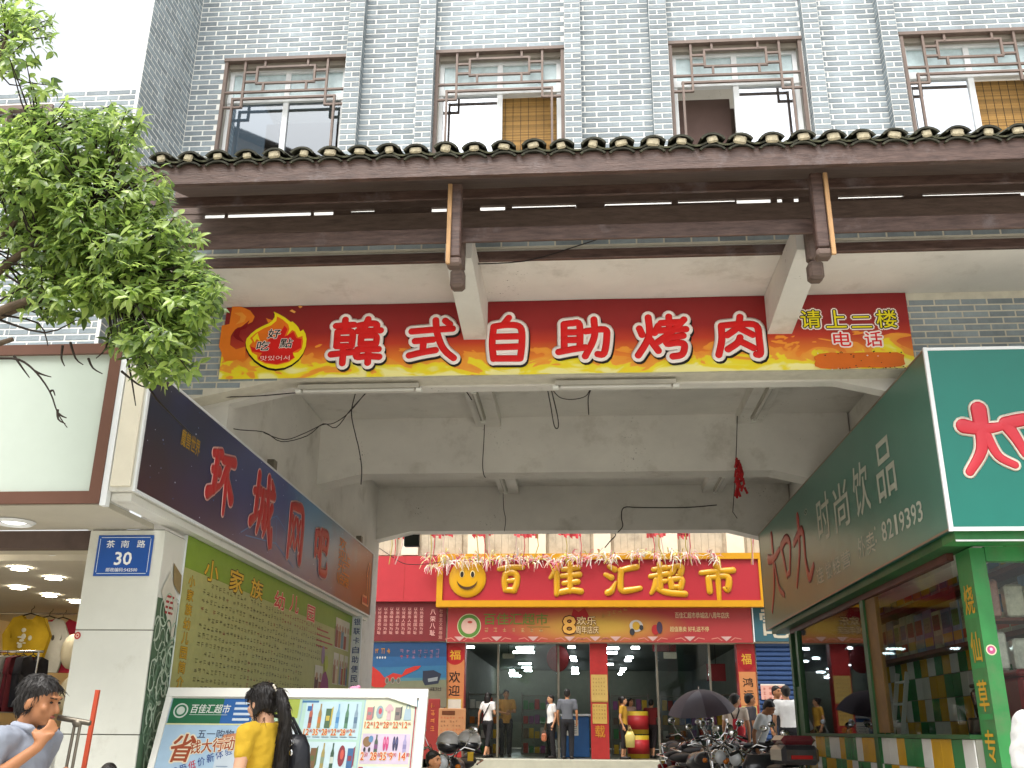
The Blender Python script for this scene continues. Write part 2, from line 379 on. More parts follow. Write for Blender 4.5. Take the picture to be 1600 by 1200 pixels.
CH = {
 '韓': [[(8,84),(44,86)],[(26,98),(26,72)],[(12,70),(12,38)],[(12,70),(27,71),(42,68),(42,38)],[(12,54),(42,54)],[(12,38),(42,38)],[(2,20),(50,25)],[(26,38),(26,0)],
       [(54,84),(80,88),(90,84),(88,72)],[(72,98),(64,74)],[(52,71),(98,72)],[(60,60),(60,42)],[(60,60),(76,61),(90,58),(90,42)],[(60,42),(90,42)],[(54,30),(96,30)],[(56,29),(53,14),(75,15),(98,13)],[(76,42),(76,0)]],
 '式': [[(6,72),(48,75),(92,77)],[(56,99),(60,66),(74,28),(96,5)],[(14,48),(52,51)],[(32,50),(31,22)],[(3,13),(30,20),(58,25)],[(76,97),(86,88)]],
 '自': [[(54,100),(40,82)],[(18,78),(15,40),(19,3)],[(18,79),(52,83),(82,76),(86,40),(82,3)],[(22,55),(80,55)],[(22,30),(80,31)],[(19,4),(82,3)]],
 '助': [[(12,86),(12,18)],[(12,86),(28,88),(42,84),(42,24)],[(12,64),(42,64)],[(12,44),(42,44)],[(1,13),(26,19),(53,24)],[(54,66),(90,70),(94,50),(88,8),(76,6)],[(70,97),(70,50),(52,1)]],
 '烤': [[(8,70),(13,54)],[(45,76),(37,58)],[(26,97),(26,50),(4,4)],[(28,42),(43,14)],[(50,82),(86,84)],[(66,98),(66,66)],[(44,64),(98,66)],[(95,90),(70,60),(43,36)],[(64,46),(92,50)],[(62,44),(60,31),(80,33),(93,28),(88,5),(70,0)]],
 '肉': [[(14,76),(13,40),(5,2)],[(14,77),(50,80),(84,76),(88,40),(88,4),(80,2)],[(53,99),(46,72),(24,52)],[(50,70),(76,52)],[(50,46),(44,32),(24,16)],[(50,36),(76,18)]],
 '百': [[(4,86,.8),(50,92),(98,92,.9)],[(54,90),(40,72,.6)],[(30,66),(26,40),(30,8,.9)],[(30,67,.8),(60,72),(76,58),(74,28),(64,6)],[(34,40,.8),(68,44,.8)],[(32,8,.9),(66,7)]],
 '佳': [[(36,96),(20,72),(4,52,.6)],[(24,68),(25,30),(24,0,.9)],[(44,78,.8),(92,84)],[(67,99),(66,58)],[(40,57,.8),(96,62)],[(46,34,.8),(90,39)],[(67,58),(66,10)],[(36,6),(70,12),(100,8)]],
 '汇': [[(14,90,.7),(30,80)],[(3,64,.7),(20,54)],[(8,6),(20,14),(32,40,.4)],[(44,76,.8),(70,84),(92,88)],[(48,78),(45,40),(48,14),(70,14),(100,20,.8)]],
 '超': [[(12,80,.8),(48,86)],[(31,98),(30,62)],[(3,58,.8),(52,66)],[(30,62),(30,20)],[(30,40),(48,44,.7)],[(18,48,.8),(15,26),(3,4,.6)],[(14,24,.7),(44,8),(100,2)],[(56,86,.8),(92,90),(88,64),(79,62,.5)],[(73,88),(67,72),(54,58,.5)],[(60,48),(63,22)],[(60,48,.8),(92,49),(88,22)],[(63,24,.8),(88,25,.8)]],
 '市': [[(48,100),(56,86)],[(3,76,.8),(50,80),(98,84)],[(24,60),(26,18)],[(24,60,.8),(80,64),(79,24),(68,28,.5)],[(52,80),(52,-8,.7)]],
 '环': [[(8,82,.7),(40,88)],[(10,55,.7),(38,58)],[(0,14,1.1),(44,36,.5)],[(24,84),(22,26)],[(48,82,.8),(97,90)],[(76,86),(62,60),(44,34,.4)],[(70,62),(70,-4,.5)],[(74,56,.6),(97,26,1.2)]],
 '城': [[(5,64,.7),(34,70)],[(21,94),(19,28)],[(0,14),(38,38,.4)],[(42,70,.7),(96,78)],[(45,70),(42,40),(30,4,.5)],[(45,50,.6),(60,50),(58,20),(50,24,.4)],[(66,99),(73,50),(97,-6),(98,22,.4)],[(90,56),(60,4,.4)],[(80,97,.6),(90,86)]],
 '网': [[(14,88),(12,0,.7)],[(14,89,.8),(50,95),(88,88),(90,4),(76,10,.4)],[(26,70,.8),(46,22,.5)],[(44,72,.6),(24,20,.5)],[(56,70,.8),(77,22,.5)],[(76,72,.6),(54,20,.5)]],
 '吧': [[(6,78),(8,32,.7)],[(6,78,.8),(32,80),(30,34,.7)],[(8,40,.6),(30,42,.6)],[(44,88,.8),(90,88),(88,54)],[(46,56,.7),(88,56,.7)],[(66,86,.8),(66,56,.7)],[(45,88),(46,14),(58,2),(94,6),(97,26,.4)]],
 '大': [[(50,94,1.45),(50,66,1.35)],[(14,68,1.4),(40,64,1.2),(66,64,1.0),(98,68,.75)],[(50,66,1.3),(42,30),(12,-2,.75)],[(58,52,.9),(74,22,.8),(104,8,.7)]],
 '口': [[(8,86,1.3),(26,50),(40,14,.8)],[(8,88,1.2),(60,96,1.2),(92,76),(66,16,.8)],[(40,15,.7),(66,17,.7)]],
 '九': [[(42,98,1.4),(36,50),(4,2,.7)],[(8,66,.9),(60,74,1.2),(64,30),(76,2,1.2),(102,14,.7)]],
}
# ================================================================== MATERIALS
M_brick = mat('grey brick', '#8f9aa0', .75, var=.1, scale=14, bump=.25, bscale=70, rand=.2, stain=((1.6, 1.6, .3), .22))
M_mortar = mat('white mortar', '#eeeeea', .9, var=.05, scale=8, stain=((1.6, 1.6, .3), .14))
M_mortar2 = mat('shaded mortar', '#d0cbbb', .9, var=.1, scale=8)  # mortar under the canopy, its shade put into the tan colour
M_conc = mat('painted concrete', '#d9d6cf', .85, var=.04, scale=1.2, bump=.1, bscale=30, dirt=('#aaa498', 1.7, .54, .84), stain=((.9, .9, 1.2), .1), specks=('#4a443b', 34))
M_wood = mat('dark stained timber', '#4a352e', .5, var=.35, scale=5, stretch=(1, 6, 6), bump=.2, bscale=18, col2='#67524a', dirt=('#7f7676', 2.2, .55, .8))
M_wooddk = mat('old dark timber', '#65554d', .65, var=.3, scale=5, stretch=(1, 6, 6), bump=.2, bscale=18)
M_woodpale = mat('bare pale timber', '#b08a60', .7, var=.25, scale=9, stretch=(3, 3, .6))
M_tile = mat('mossy roof tile', '#35352a', .85, var=.4, scale=9, bump=.5, bscale=40, rand=.25, dirt=('#5c5d3e', 7, .5, .75))
M_plug = mat('lime mortar plug', '#a89f86', .9, var=.35, scale=30, bump=.5, bscale=60)
M_lat = mat('brown window lattice', '#76665d', .55, var=.15, scale=6)
M_alu = mat('white aluminium', '#dfe3e4', .4, var=.04, scale=5)
M_white = mat('white panel', '#dcdcd4', .45, var=.04, scale=3, dirt=('#a8a294', 2.5, .6, .85))
M_marble = mat('white wall slab', '#d6d8ce', .3, var=.04, scale=3, dirt=('#b5b3a4', 2.0, .58, .85))
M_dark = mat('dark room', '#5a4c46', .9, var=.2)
M_bamboo = mat('bamboo blind', '#c39a55', .7, var=.3, scale=14, stretch=(2.5, 1, 40), bump=.4, bscale=20, rand=.35, col2='#8f6a34')
M_black = mat('black rubber', '#141414', .6, var=.2)
M_blackp = mat('black paint', '#181516', .3, var=.2, coat=.3)
M_chrome = mat('chrome', '#d8d8d8', .12, metal=1.0, var=0)
M_steel = mat('dull steel', '#7a7468', .45, metal=.8, var=.2)
M_wire = mat('old wire', '#241c1a', .7, var=.2)
M_tube = mat('unlit fluorescent tube', '#c4c2ba', .3, var=.03)
G_refl = glassmat('coated window glass', (.35, .38, .4), .62)
G_tint = glassmat('tinted window glass', (.30, .35, .38), .16)
G_clear = glassmat('clear window glass', (.9, .93, .91), .02, ior=1.02)
G_thin = glassmat('shop window glass', (.86, .9, .88), .03)

# ================================================================== GROUND (structure)
def gz(y):
    return 0.0 if y < 9 else (.55 * (y - 9) / 14 if y < 23 else .55)
m = MB(); xs = [-120, -30, -8, -4, 0, 4, 8, 30, 120]; ys = [-120, -40, -10, 0, 4, 8, 9, 12, 16, 20, 23, 30, 60, 150]
for y in ys:
    for x in xs: m.v.append((x, y, gz(y)))
for j in range(len(ys) - 1):
    for i in range(len(xs) - 1):
        a = j * len(xs) + i; m.f.append((a, a + 1, a + len(xs) + 1, a + len(xs))); m.mi.append(0); m.sm.append(False)
m.build('ground', mat('worn concrete paving', '#b4b0a6', .85, var=.12, scale=.8, bump=.2, bscale=12, dirt=('#807c72', .6, .5, .8)), kind='structure')

# ================================================================== BRICK BUILDING OVER THE PASSAGE
YW = 8.9
bld = thing('brick_building', 'grey brick building spanning the covered passage, with lattice windows above a tiled canopy', 'building', (0, YW, 0))
BH, BL, BT = .0530, .24, .0155      # brick face height, length, joint
PZ, PX = .068, .25
WIN = [(-3.965, -2.53), (-1.535, -.10), (1.06, 2.5), (3.56, 5.0)]
WTOP, WBOT = 8.56, 6.85
PIL = [(-2.53, -2.36), (-1.715, -1.54), (-.09, .085), (.85, 1.04), (2.515, 2.68), (3.33, 3.5)]
PD = .13
m = MB(); zs0, zs1 = 6.0, 10.4
edges = [-4.6] + [e for a in WIN for e in a] + [6.4]
m.box(-4.6, 6.4, YW, YW + .25, zs0, WBOT); m.box(-4.6, 6.4, YW, YW + .25, WTOP, zs1)
for i in range(0, len(edges), 2): m.box(edges[i], edges[i + 1], YW, YW + .25, WBOT, WTOP)
for a, b in PIL: m.box(a, b, YW - PD, YW - .001, 6.0, zs1)
upper = m.build('upper_wall', M_mortar, bld)
fin = MB().box(-4.368, -4.335, 7.82, YW - .001, 3.0, zs1).build('side_wall', M_mortar, bld)
def brick_mesh(name, lx, ly=.022, lz=BH):
    b = MB(); e = .002
    v = [(-lx / 2, 0, -lz / 2), (lx / 2, 0, -lz / 2), (lx / 2, 0, lz / 2), (-lx / 2, 0, lz / 2),
         (-lx / 2 + e, -.004, -lz / 2 + e), (lx / 2 - e, -.004, -lz / 2 + e), (lx / 2 - e, -.004, lz / 2 - e), (-lx / 2 + e, -.004, lz / 2 - e)]
    f = [(4, 5, 6, 7), (0, 1, 5, 4), (1, 2, 6, 5), (2, 3, 7, 6), (3, 0, 4, 7)]
    return v, f
_bm = {}
def shared_brick(lx):
    k = round(lx, 3)
    if k not in _bm:
        v, f = brick_mesh('brick', lx); _bm[k] = MB().add(v, f).mesh('brick', M_brick)
    return _bm[k]
def rows(z0, z1):
    k = math.ceil(z0 / PZ)
    while k * PZ + PZ < z1: yield k, k * PZ + PZ / 2; k += 1
def lay(spans, z0, z1, face, out, axis='x', shift=0.0, hole=None):
    """brick positions on spans along an axis; face = the other coordinate"""
    for k, z in rows(z0, z1):
        for a, b in spans:
            n0 = math.floor((a - shift) / PX) - 1; t = n0 * PX + shift + (PX / 2 if k % 2 else 0)
            while t < b:
                l, r = max(t, a) + (BT / 2 if t >= a else .002), min(t + PX, b) - (BT / 2 if t + PX <= b else .002)
                if r - l > .03 and not (hole and hole((l + r) / 2, z, l, r)): out.append(((l + r) / 2, z, r - l, face, axis))
                t += PX
def pil_bricks(a, b, face, z0, z1, out):
    for k, z in rows(z0, z1):
        if k % 2: out.append(((a + b) / 2, z, b - a - .004, face, 'x'))
        else:
            c = a + (b - a) * .47; out.append(((a + c) / 2 - .001, z, c - a - .008, face, 'x')); out.append(((c + b) / 2 + .002, z, b - c - .008, face, 'x'))
def place_bricks(lst, parent, nmax, rot_y=None):
    """the nearest nmax as objects of their own, the others joined"""
    def pos(q):
        c, z, L, face, ax = q
        return Vector((c, face, z)) if ax == 'x' else Vector((face, c, z))
    cen = Vector((0, 0, CZ))
    lst = sorted(lst, key=lambda q: (pos(q) - cen).length)
    rest = MB()
    for i, q in enumerate(lst):
        c, z, L, face, ax = q; p = pos(q)
        if i < nmax:
            o = link('brick', shared_brick(L), parent, loc=p, rotz=(0 if ax == 'x' else (R(90) if ax == 'y' else R(-90))))
        else:
            v, f = brick_mesh('b', L)
            if ax == 'x': vv = [(p.x + a, p.y + b, p.z + d) for a, b, d in v]
            elif ax == 'y': vv = [(p.x - b, p.y + a, p.z + d) for a, b, d in v]      # faces +X
            else: vv = [(p.x + b, p.y - a, p.z + d) for a, b, d in v]                # faces -X
            rest.add(vv, f)
    if rest.f: rest.build('brick', M_brick, parent, kind='stuff')
def in_win(c, z, l, r): return any(r > a - .001 and l < b + .001 for a, b in WIN) and WBOT < z < WTOP
def in_pil(c, z, l, r): return any(l >= a - .005 and r <= b + .005 for a, b in PIL)
spans = []
cuts = sorted([-4.33, 6.3] + [e for a in PIL for e in a])
for i in range(len(cuts) - 1):
    if not any(abs(cuts[i] - a) < 1e-6 and abs(cuts[i + 1] - b) < 1e-6 for a, b in PIL): spans.append((cuts[i], cuts[i + 1]))
sp_out = []
hi, lo_ = [], []
def wins_cut(spans):
    out = []
    for a, b in spans:
        segs = [(a, b)]
        for wa, wb in WIN:
            segs = [s for q in segs for s in ((q[0], min(q[1], wa)), (max(q[0], wb), q[1])) if s[1] - s[0] > .02]
        out += segs
    return out
lay(spans, WTOP + .002, 10.2, YW, hi); lay(wins_cut(spans), 6.85, WTOP + .02, YW, hi)
for a, b in PIL: pil_bricks(a, b, YW - PD, 6.9, 10.2, hi)
for a, b in PIL:
    for k, z in rows(6.9, 10.2):
        hi.append((YW - PD / 2, z, PD - .006, b, 'y')); hi.append((YW - PD / 2, z, PD - .006, a, 'z'))
visible = [q for q in hi if q[1] > 7.3]; low = [q for q in hi if q[1] <= 7.3]
place_bricks([q for q in visible if q[4] == 'x' and q[0] < 4.2] , upper, 300)
r_ = [q for q in visible if not (q[4] == 'x' and q[0] < 4.2)] + low
place_bricks(r_, upper, 0)
fb = []; lay([(7.82, 8.895)], 4.3, 10.2, -4.335, fb, axis='y', shift=7.82)
place_bricks(sorted(fb, key=lambda q: abs(q[1] - 8.2))[:170] and fb, fin, 0)

# the wall behind the banner, its arched foot, and the parapet of the canopy slab
def arch(x): return 4.64 if x > -2.96 else 4.64 - (-2.96 - x) * .185
poly = [(-4.3, 4.36), (-2.96, 4.64), (6.3, 4.64), (6.3, 5.6), (-4.3, 5.6)]
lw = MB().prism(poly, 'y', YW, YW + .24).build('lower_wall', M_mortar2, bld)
lb = []; lay([(-4.28, 6.2)], 4.37, 5.44, YW, lb, hole=lambda c, z, l, r: z - .03 < arch(l) + .01 or z > 5.43)
place_bricks(lb, lw, 110)
ZS = 5.44                                        # underside of the canopy slab
slab = MB().box(-4.3, 6.4, 8.0, YW - .002, ZS, ZS + .12).build('canopy_slab', M_conc, bld)
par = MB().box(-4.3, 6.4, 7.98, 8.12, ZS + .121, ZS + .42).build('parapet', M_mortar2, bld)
pb = []; lay([(-4.28, 6.3)], ZS + .1, ZS + .41, 7.98, pb, shift=.06)
place_bricks(pb, par, 60)
# beams that carry the canopy: deeper at the wall
for x0 in (-1.13, 1.86):
    m = MB(); x1 = x0 + .235
    m.prism([(YW - .003, 5.02), (7.42, 5.185), (7.42, 5.43), (7.985, 5.43), (YW - .003, 5.438)], 'x', x0, x1)
    m.build('cantilever_beam', M_conc, bld)

# passage: ceiling slab, side walls and three haunched beams
ZB, ZC = 4.62, 5.41
MB().box(-4.3, 6.4, 9.142, 16.9, ZC, ZC + .3).build('passage_ceiling', M_conc, bld)
def hbeam(y0, y1, top=ZC - .002):
    p = [(-4.1, 4.36), (-3.72, 4.44), (-2.96, ZB), (2.55, ZB), (3.2, 4.46), (3.6, 4.4), (3.6, top), (-4.1, top)]
    return MB().prism(p, 'y', y0, y1).build('ceiling_beam', M_conc, bld)
hbeam(YW + .242, 9.30); hbeam(12.6, 12.95); hbeam(16.6, 16.9)
MB().box(-4.33, -3.57, 9.15, 16.9, 0, 5.4).build('passage_wall', M_conc, bld)
MB().box(3.62, 3.9, 9.2, 16.9, 2.9, 5.4).build('passage_wall', M_conc, bld)
for x in (-1.40, 2.12):
    MB().box(x, x + .34, 9.31, 12.59, ZC - .14, ZC - .003).build('lamp_rib', M_conc, bld)
    MB().box(x, x + .34, 12.96, 16.59, ZC - .14, ZC - .003).build('lamp_rib', M_conc, bld)
MB().box(-4.6, 6.4, 9.16, 17, 5.75, 6.0).build('floor_slab', M_conc, bld)
MB().box(-4.6, 6.4, 16.9, 17.0, 6.0, 10.4).build('rear_wall', M_mortar, bld)
MB().box(-4.6, 6.4, 9.2, 16.88, 10.1, 10.3).build('roof', M_conc, bld)

# ---- upper windows ---------------------------------------------------------
def window(x0, x1, left, right):
    W = x1 - x0; yf = YW - .012
    wo = MB()
    wo.box(x0, x0 + .035, yf, yf + .05, WBOT, WTOP - .036); wo.box(x1 - .035, x1, yf, yf + .05, WBOT, WTOP - .036); wo.box(x0 - .01, x1 + .01, yf - .01, yf + .06, WTOP - .035, WTOP + .005)
    win = wo.build('window', M_lat, bld)
    T = .024; L = MB(); z = lambda d: WTOP - d
    def H(a, b, d): L.box(x0 + a, x0 + b, yf + .004, yf + .03, z(d) - T, z(d))
    def V(a, d0, d1): L.box(x0 + a - T / 2, x0 + a + T / 2, yf + .001, yf + .034, z(d1), z(d0))
    H(.03, W - .03, .44); H(.12, W - .12, .53)
    for s in (0, 1):
        f = (lambda a: a) if s == 0 else (lambda a: W - a)
        V(f(.24), .035, .66); V(f(.47), .035, .12); V(f(.385), .12, .335); V(f(.47), .335, .44); V(f(.135), .53, WTOP - WBOT - .02)
        a, b = sorted((f(.24), f(.385))); H(a, b, .175); H(a, b, .30)
        a, b = sorted((f(.03), f(.24))); H(a, b, .64)
    H(.385 - T / 2, W - .385 + T / 2, .11); H(.385 - T / 2, W - .385 + T / 2, .325)
    L.build('lattice', M_lat, win)
    yb = YW + .10; fr = MB(); c = (x0 + x1) / 2
    for a, b, e, g in ((x0 + .036, x0 + .085, WBOT, WTOP - .1), (x1 - .085, x1 - .036, WBOT, WTOP - .1), (c - .03, c + .03, WBOT, WTOP - .1)): fr.box(a, b, yb, yb + .05, e, g)
    fr.box(x0 + .036, x1 - .036, yb - .01, yb + .055, WTOP - .53, WTOP - .45); fr.box(x0 + .036, x1 - .036, yb - .002, yb + .052, WTOP - .14, WTOP - .101)
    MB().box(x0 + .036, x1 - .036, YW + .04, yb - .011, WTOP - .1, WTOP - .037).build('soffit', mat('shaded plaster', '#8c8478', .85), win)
    fr.build('sash', M_alu, win)
    yg = yb + .025
    frost = mat('frosted upper pane', '#b9cdd0', .25, var=.12, scale=18, spec=.5)
    for a, b, kind in ((x0 + .086, c - .031, left), (c + .031, x1 - .086, right)):
        MB().box(a, b, yg, yg + .006, WTOP - .449, WTOP - .141).build('pane', frost, win)
        gm = {'mirror': G_tint, 'bamboo': None, 'white': G_refl, 'open': None}[kind]
        if gm is not None: MB().box(a, b, yg, yg + .006, WBOT, WTOP - .531).build('pane', gm, win)
        if kind == 'bamboo':
            bl = MB()
            zz = WBOT
            while zz < WTOP - .54:
                bl.box(a - .02, b + .02, yg + .05, yg + .058, zz, zz + .0125); zz += .014
            for q in range(7): bl.box(a + (b - a) * (q + .3) / 7, a + (b - a) * (q + .3) / 7 + .004, yg + .046, yg + .05, WBOT, WTOP - .54, 1)
            bl.build('bamboo_blind', [M_bamboo, M_wire], win)
        if kind == 'open': MB().box(a, b, yg + .25, yg + .26, WBOT, WTOP - .5).build('curtain', mat('brown curtain', '#6a5650', .85, var=.1), win)
        if kind == 'white': MB().box(a, b, yg + .03, yg + .036, WBOT, WTOP - .531).build('sky_reflection_sheet', mat('white reflection sheet', '#ffffff', .6, var=.02), win)  # white sheet added behind the pane for the bright sky reflection
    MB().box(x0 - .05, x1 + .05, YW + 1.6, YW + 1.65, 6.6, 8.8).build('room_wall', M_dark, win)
    return win
window(*WIN[0], 'mirror', 'mirror'); window(*WIN[1], 'white', 'bamboo'); window(*WIN[2], 'open', 'white'); window(*WIN[3], 'white', 'bamboo')

# ---- tiled canopy ------------------------------------------------------------
EY, EZ = 6.8, 5.62          # foot of the eave board
SL = math.tan(R(20))
m = MB().prism([(EY, EZ + .0), (EY + .05, EZ), (EY + .05, EZ + .185), (EY, EZ + .185)], 'x', -3.68, 6.0)
roof = m.build('canopy_roof', M_wood, bld)
m = MB().prism([(EY + .06, EZ + .12), (8.05, EZ + .12 + 1.24 * SL), (8.05, EZ + .15 + 1.24 * SL), (EY + .06, EZ + .16)], 'x', -3.66, 6.0)
m.build('roof_boarding', M_wooddk, roof)
for y, z0, z1, mt in ((7.2, 5.222, 5.36, M_wood), (7.45, 5.79, 5.89, M_wood), (7.96, 5.70, 5.962, M_wooddk)):
    MB().bbox(-3.9, 6.2, y, y + .028, z0, z1, .006).build('purlin', mt, roof)
MB().bbox(-4.2, 6.2, 7.925, 7.975, ZS - .02, ZS + .072, .006).build('fascia_board', M_wood, roof)
MB().box(-3.9, 6.2, 8.0, 8.04, 6.035, 6.32).build('light_block_board', M_wooddk, roof)  # board added to keep light from behind out of the eave
slit = [(at(a, 325, Y=8.0).x, at(b, 325, Y=8.0).x) for a, b in ((320, 352), (356, 486), (490, 521), (548, 585), (610, 640), (674, 698), (750, 789), (800, 900), (945, 1050), (1060, 1150), (1152, 1206), (1216, 1224), (1242, 1250), (1312, 1415), (1445, 1600))]
xprev = -3.9
for a_, b_ in slit:
    MB().box(xprev, a_, 8.006, 8.035, 5.90, 6.034).build('slit_block', M_wooddk, roof); xprev = b_  # blocks added to shut the gap between the light slits
for i_, hh in ((3, .022), (4, .05), (7, .018), (8, .016), (9, .02), (13, .02), (14, .022)):
    MB().box(slit[i_][0] + .002, slit[i_][1] - .002, 8.007, 8.034, 5.90, 6.034 - .047 + hh).build('slit_block', M_wooddk, roof)  # lower blocks added to make these slits dimmer
# tiles: pan tiles face up, cover tiles face down, a lime plug under each cover end
def arc_tile(r, a0, a1, y0, y1, thick, up, n=7, taper=.93):
    b = MB(); sgn = 1 if up else -1; V = []
    for yy, rr in ((y0, r), (y1, r * taper)):
        for q in (rr, rr - thick):
            for k in range(n + 1):
                a = a0 + (a1 - a0) * k / n; V.append((q * math.sin(a), yy, sgn * q * math.cos(a) - sgn * r * .62 + (yy - y0) * SL))
    N = n + 1
    for k in range(n):
        b.f += [(k, k + 1, N + k + 1, N + k) if not up else (k + 1, k, N + k, N + k + 1), (2 * N + k, 2 * N + k + 1, k + 1, k), (3 * N + k + 1, 3 * N + k, N + k, N + k + 1)]
    b.f += [(0, N, 3 * N, 2 * N), (n, 2 * N + n, 3 * N + n, N + n)]
    b.v = V; b.mi = [0] * len(b.f); b.sm = [False] * len(b.f); return b
TS = .2405
cov = arc_tile(.122, -1.0, 1.0, 0, .42, .018, True).mesh('roof_tile', M_tile)
pan = arc_tile(.135, -.95, .95, .02, .42, .016, False).mesh('roof_tile', M_tile)
plug = MB().bbox(-.046, .046, 0, .03, -.042, .03, .013).mesh('mortar_plug', M_plug)
rest = MB()
for i in range(40):
    x = -3.46 + TS * i; jx, jz, jr = random.uniform(-.012, .012), random.uniform(-.008, .008), random.uniform(-.05, .05)
    p = Vector((x + jx, EY - .055, EZ + .245 + jz))
    o = link('roof_tile', cov, roof, loc=p); o.rotation_euler = (0, random.uniform(-.06, .06), jr)
    o = link('roof_tile', pan, roof, loc=(x + TS / 2, EY - .05, EZ + .235 + random.uniform(-.005, .005)))
    # second course under the cover tile end: the lip seen below each plug
    o = link('roof_tile', cov, roof, loc=(x + jx * .5, EY - .03, EZ + .165 + jz * .5)); o.scale = (1.04, 1, .8)
    o = link('mortar_plug', plug, roof, loc=(x + jx + random.uniform(-.012, .012), EY - .045, EZ + .245 + jz)); o.scale = (random.uniform(.75, 1.15), 1, random.uniform(.75, 1.1)); o.rotation_euler = (0, random.uniform(-.25, .25), 0)
    for c in range(1, 4):
        for mm, dx, dz in ((cov, 0, .265), (pan, TS / 2, .24)):
            vv = [(v.co.x + x + dx, v.co.y + EY - .06 + c * .34, v.co.z + EZ + dz + c * .34 * SL) for v in mm.vertices]
            rest.add(vv, [tuple(q.vertices) for q in mm.polygons])
rest.build('roof_tile', M_tile, roof, kind='stuff')
# hanging posts under the eave, with carved ends and a bare lath beside each
for xp, xl, side, xe in ((-.99, -1.035, -1, -1.0), (1.965, 2.03, 1, 1.97)):
    po = MB().bbox(xp - .05, xp + .05, 6.98, 7.08, 4.98, 5.66, .01)
    po = po.build('hanging_post', M_wood, roof)
    MB().bbox(xl - .017, xl + .017, 6.95, 6.975, 4.90, 5.64, .003).build('lath', M_woodpale, po)
    MB().bbox(xp - .062, xp + .062, 6.975, 7.10, 4.90, 4.977, .02).build('post_foot', M_wooddk, po)
    q = MB(); q.bbox(xe - .055, xe + .055, 7.28, 7.4, 5.03, 5.42, .02); q.bbox(xe - .06, xe + .06, 7.27, 7.41, 4.85, 5.02, .025); q.build('carved_bracket_end', M_wooddk, po)

# ================================================================== NEIGHBOURING WALL at the left edge
nb = thing('neighbouring_building', 'low grey brick neighbour with a flat top behind the leafy tree', 'building', (-7, 8.4, 0))
nw = MB(); nw.box(-12, -5.58, 8.4, 8.7, 3.2, 7.0); nw.box(-5.58, -4.372, 8.4, 8.7, 3.2, 7.83); nw.box(-12, -5.58, 8.4, 8.7, 7.65, 7.83); nw.box(-12, -6.6, 8.4, 8.7, 7.0, 7.65)
nw = nw.build('wall', M_mortar, nb)
q = []; lay([(-5.58, -4.38)], 4.0, 7.83, 8.4, q); lay([(-7.4, -5.58)], 4.0, 7.0, 8.4, q); lay([(-7.0, -5.58)], 7.66, 7.83, 8.4, q)
place_bricks(q, nw, 200)
f = MB(); f.box(-6.6, -6.55, 8.37, 8.45, 7.0, 7.65); f.box(-5.63, -5.58, 8.37, 8.45, 7.0, 7.65); f.box(-6.55, -5.63, 8.37, 8.45, 7.6, 7.65); f.box(-6.1, -6.06, 8.37, 8.45, 7.0, 7.6)
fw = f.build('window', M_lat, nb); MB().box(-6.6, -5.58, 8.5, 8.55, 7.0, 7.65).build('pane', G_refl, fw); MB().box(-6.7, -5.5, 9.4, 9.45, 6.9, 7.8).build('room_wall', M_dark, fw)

# ================================================================== HOUSE ACROSS THE STREET (behind the viewer, seen mirrored in the first window)
oh = thing('opposite_building', 'tall brown gabled building across the street, mirrored in the first upper window', 'building', (-12, -9, 0))
M_ohw = mat('brown rendered wall', '#8a7a6c', .85, var=.1, scale=1.5)
MB().prism([(-18.5, 0), (-8.1, 0), (-8.1, 18.2), (-13.3, 20.7), (-18.5, 18.2)], 'y', -16, -8.3).build('wall', M_ohw, oh)
m = MB()
for sgn in (1, -1): m.beam((-13.3 , -12.15, 20.86), (-13.3 + sgn * 5.7, -12.15, 18.12), 8.2, .16)
m.build('gable_roof', mat('dark roof tile', '#4c4640', .8, var=.2), oh)
for fl in range(6):
    for k in range(4):
        x = -17.4 + k * 2.4; z = .9 + fl * 3.0
        fr = MB(); fr.box(x - .06, x + 1.46, -8.32, -8.24, z - .06, z + 1.56); fr = fr.build('window', M_alu, oh)
        MB().box(x, x + .68, -8.235, -8.23, z, z + 1.5).box(x + .72, x + 1.4, -8.235, -8.23, z, z + 1.5).build('pane', mat('dark pane', '#30383c', .1, var=.1), fr)
# ================================================================== CLOTHING SHOP (left)
XS, YP = -3.54, 7.97
shop = thing('clothing_shop', 'brightly lit clothing shop behind a pillar of white slabs', 'shop', (-6, 9, 0))
M_shopwall = mat('cream shop wall', '#e2dac4', .7, var=.05)
M_ceil = mat('shop ceiling', '#b9b4a6', .8, var=.04)
pil = MB().box(-4.19, XS - .016, YP + .016, 8.44, 0, 2.95).build('pillar', mat('slab joint', '#6d6a62', .8), shop)
for a, b in ((0, .55), (.555, 1.29), (1.295, 2.105), (2.11, 2.94)):
    MB().bbox(-4.2, XS, YP, YP + .015, a + .003, b, .002).build('wall_slab', M_marble, pil)
    MB().bbox(XS - .015, XS, YP + .017, 8.44, a + .003, b, .002).build('wall_slab', M_marble, pil)
MB().box(-9, -3.66, 7.05, 8.0, 2.955, 3.0).build('soffit', M_ceil, shop)
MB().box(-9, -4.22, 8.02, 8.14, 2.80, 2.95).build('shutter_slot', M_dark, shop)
MB().box(-9, -4.22, 8.16, 16, 2.9, 2.98).build('ceiling', M_ceil, shop)
MB().box(-9, -4.22, 8.9, 9.0, 2.84, 2.899).build('ceiling_rail', M_ceil, shop)
MB().box(-9, -3.6, 16, 16.1, .05, 2.95).build('back_wall', M_shopwall, shop)
MB().box(-9.1, -9, 8, 16.1, .05, 2.95).build('side_wall', M_shopwall, shop)
MB().box(-4.25, -4.2, 8.45, 16, .05, 2.9).build('side_wall', M_shopwall, shop)
MB().box(-9, -4.2, 8.0, 16, .02, .05).build('shop_floor', mat('shop floor tile', '#b5ad9a', .25, var=.05), shop)
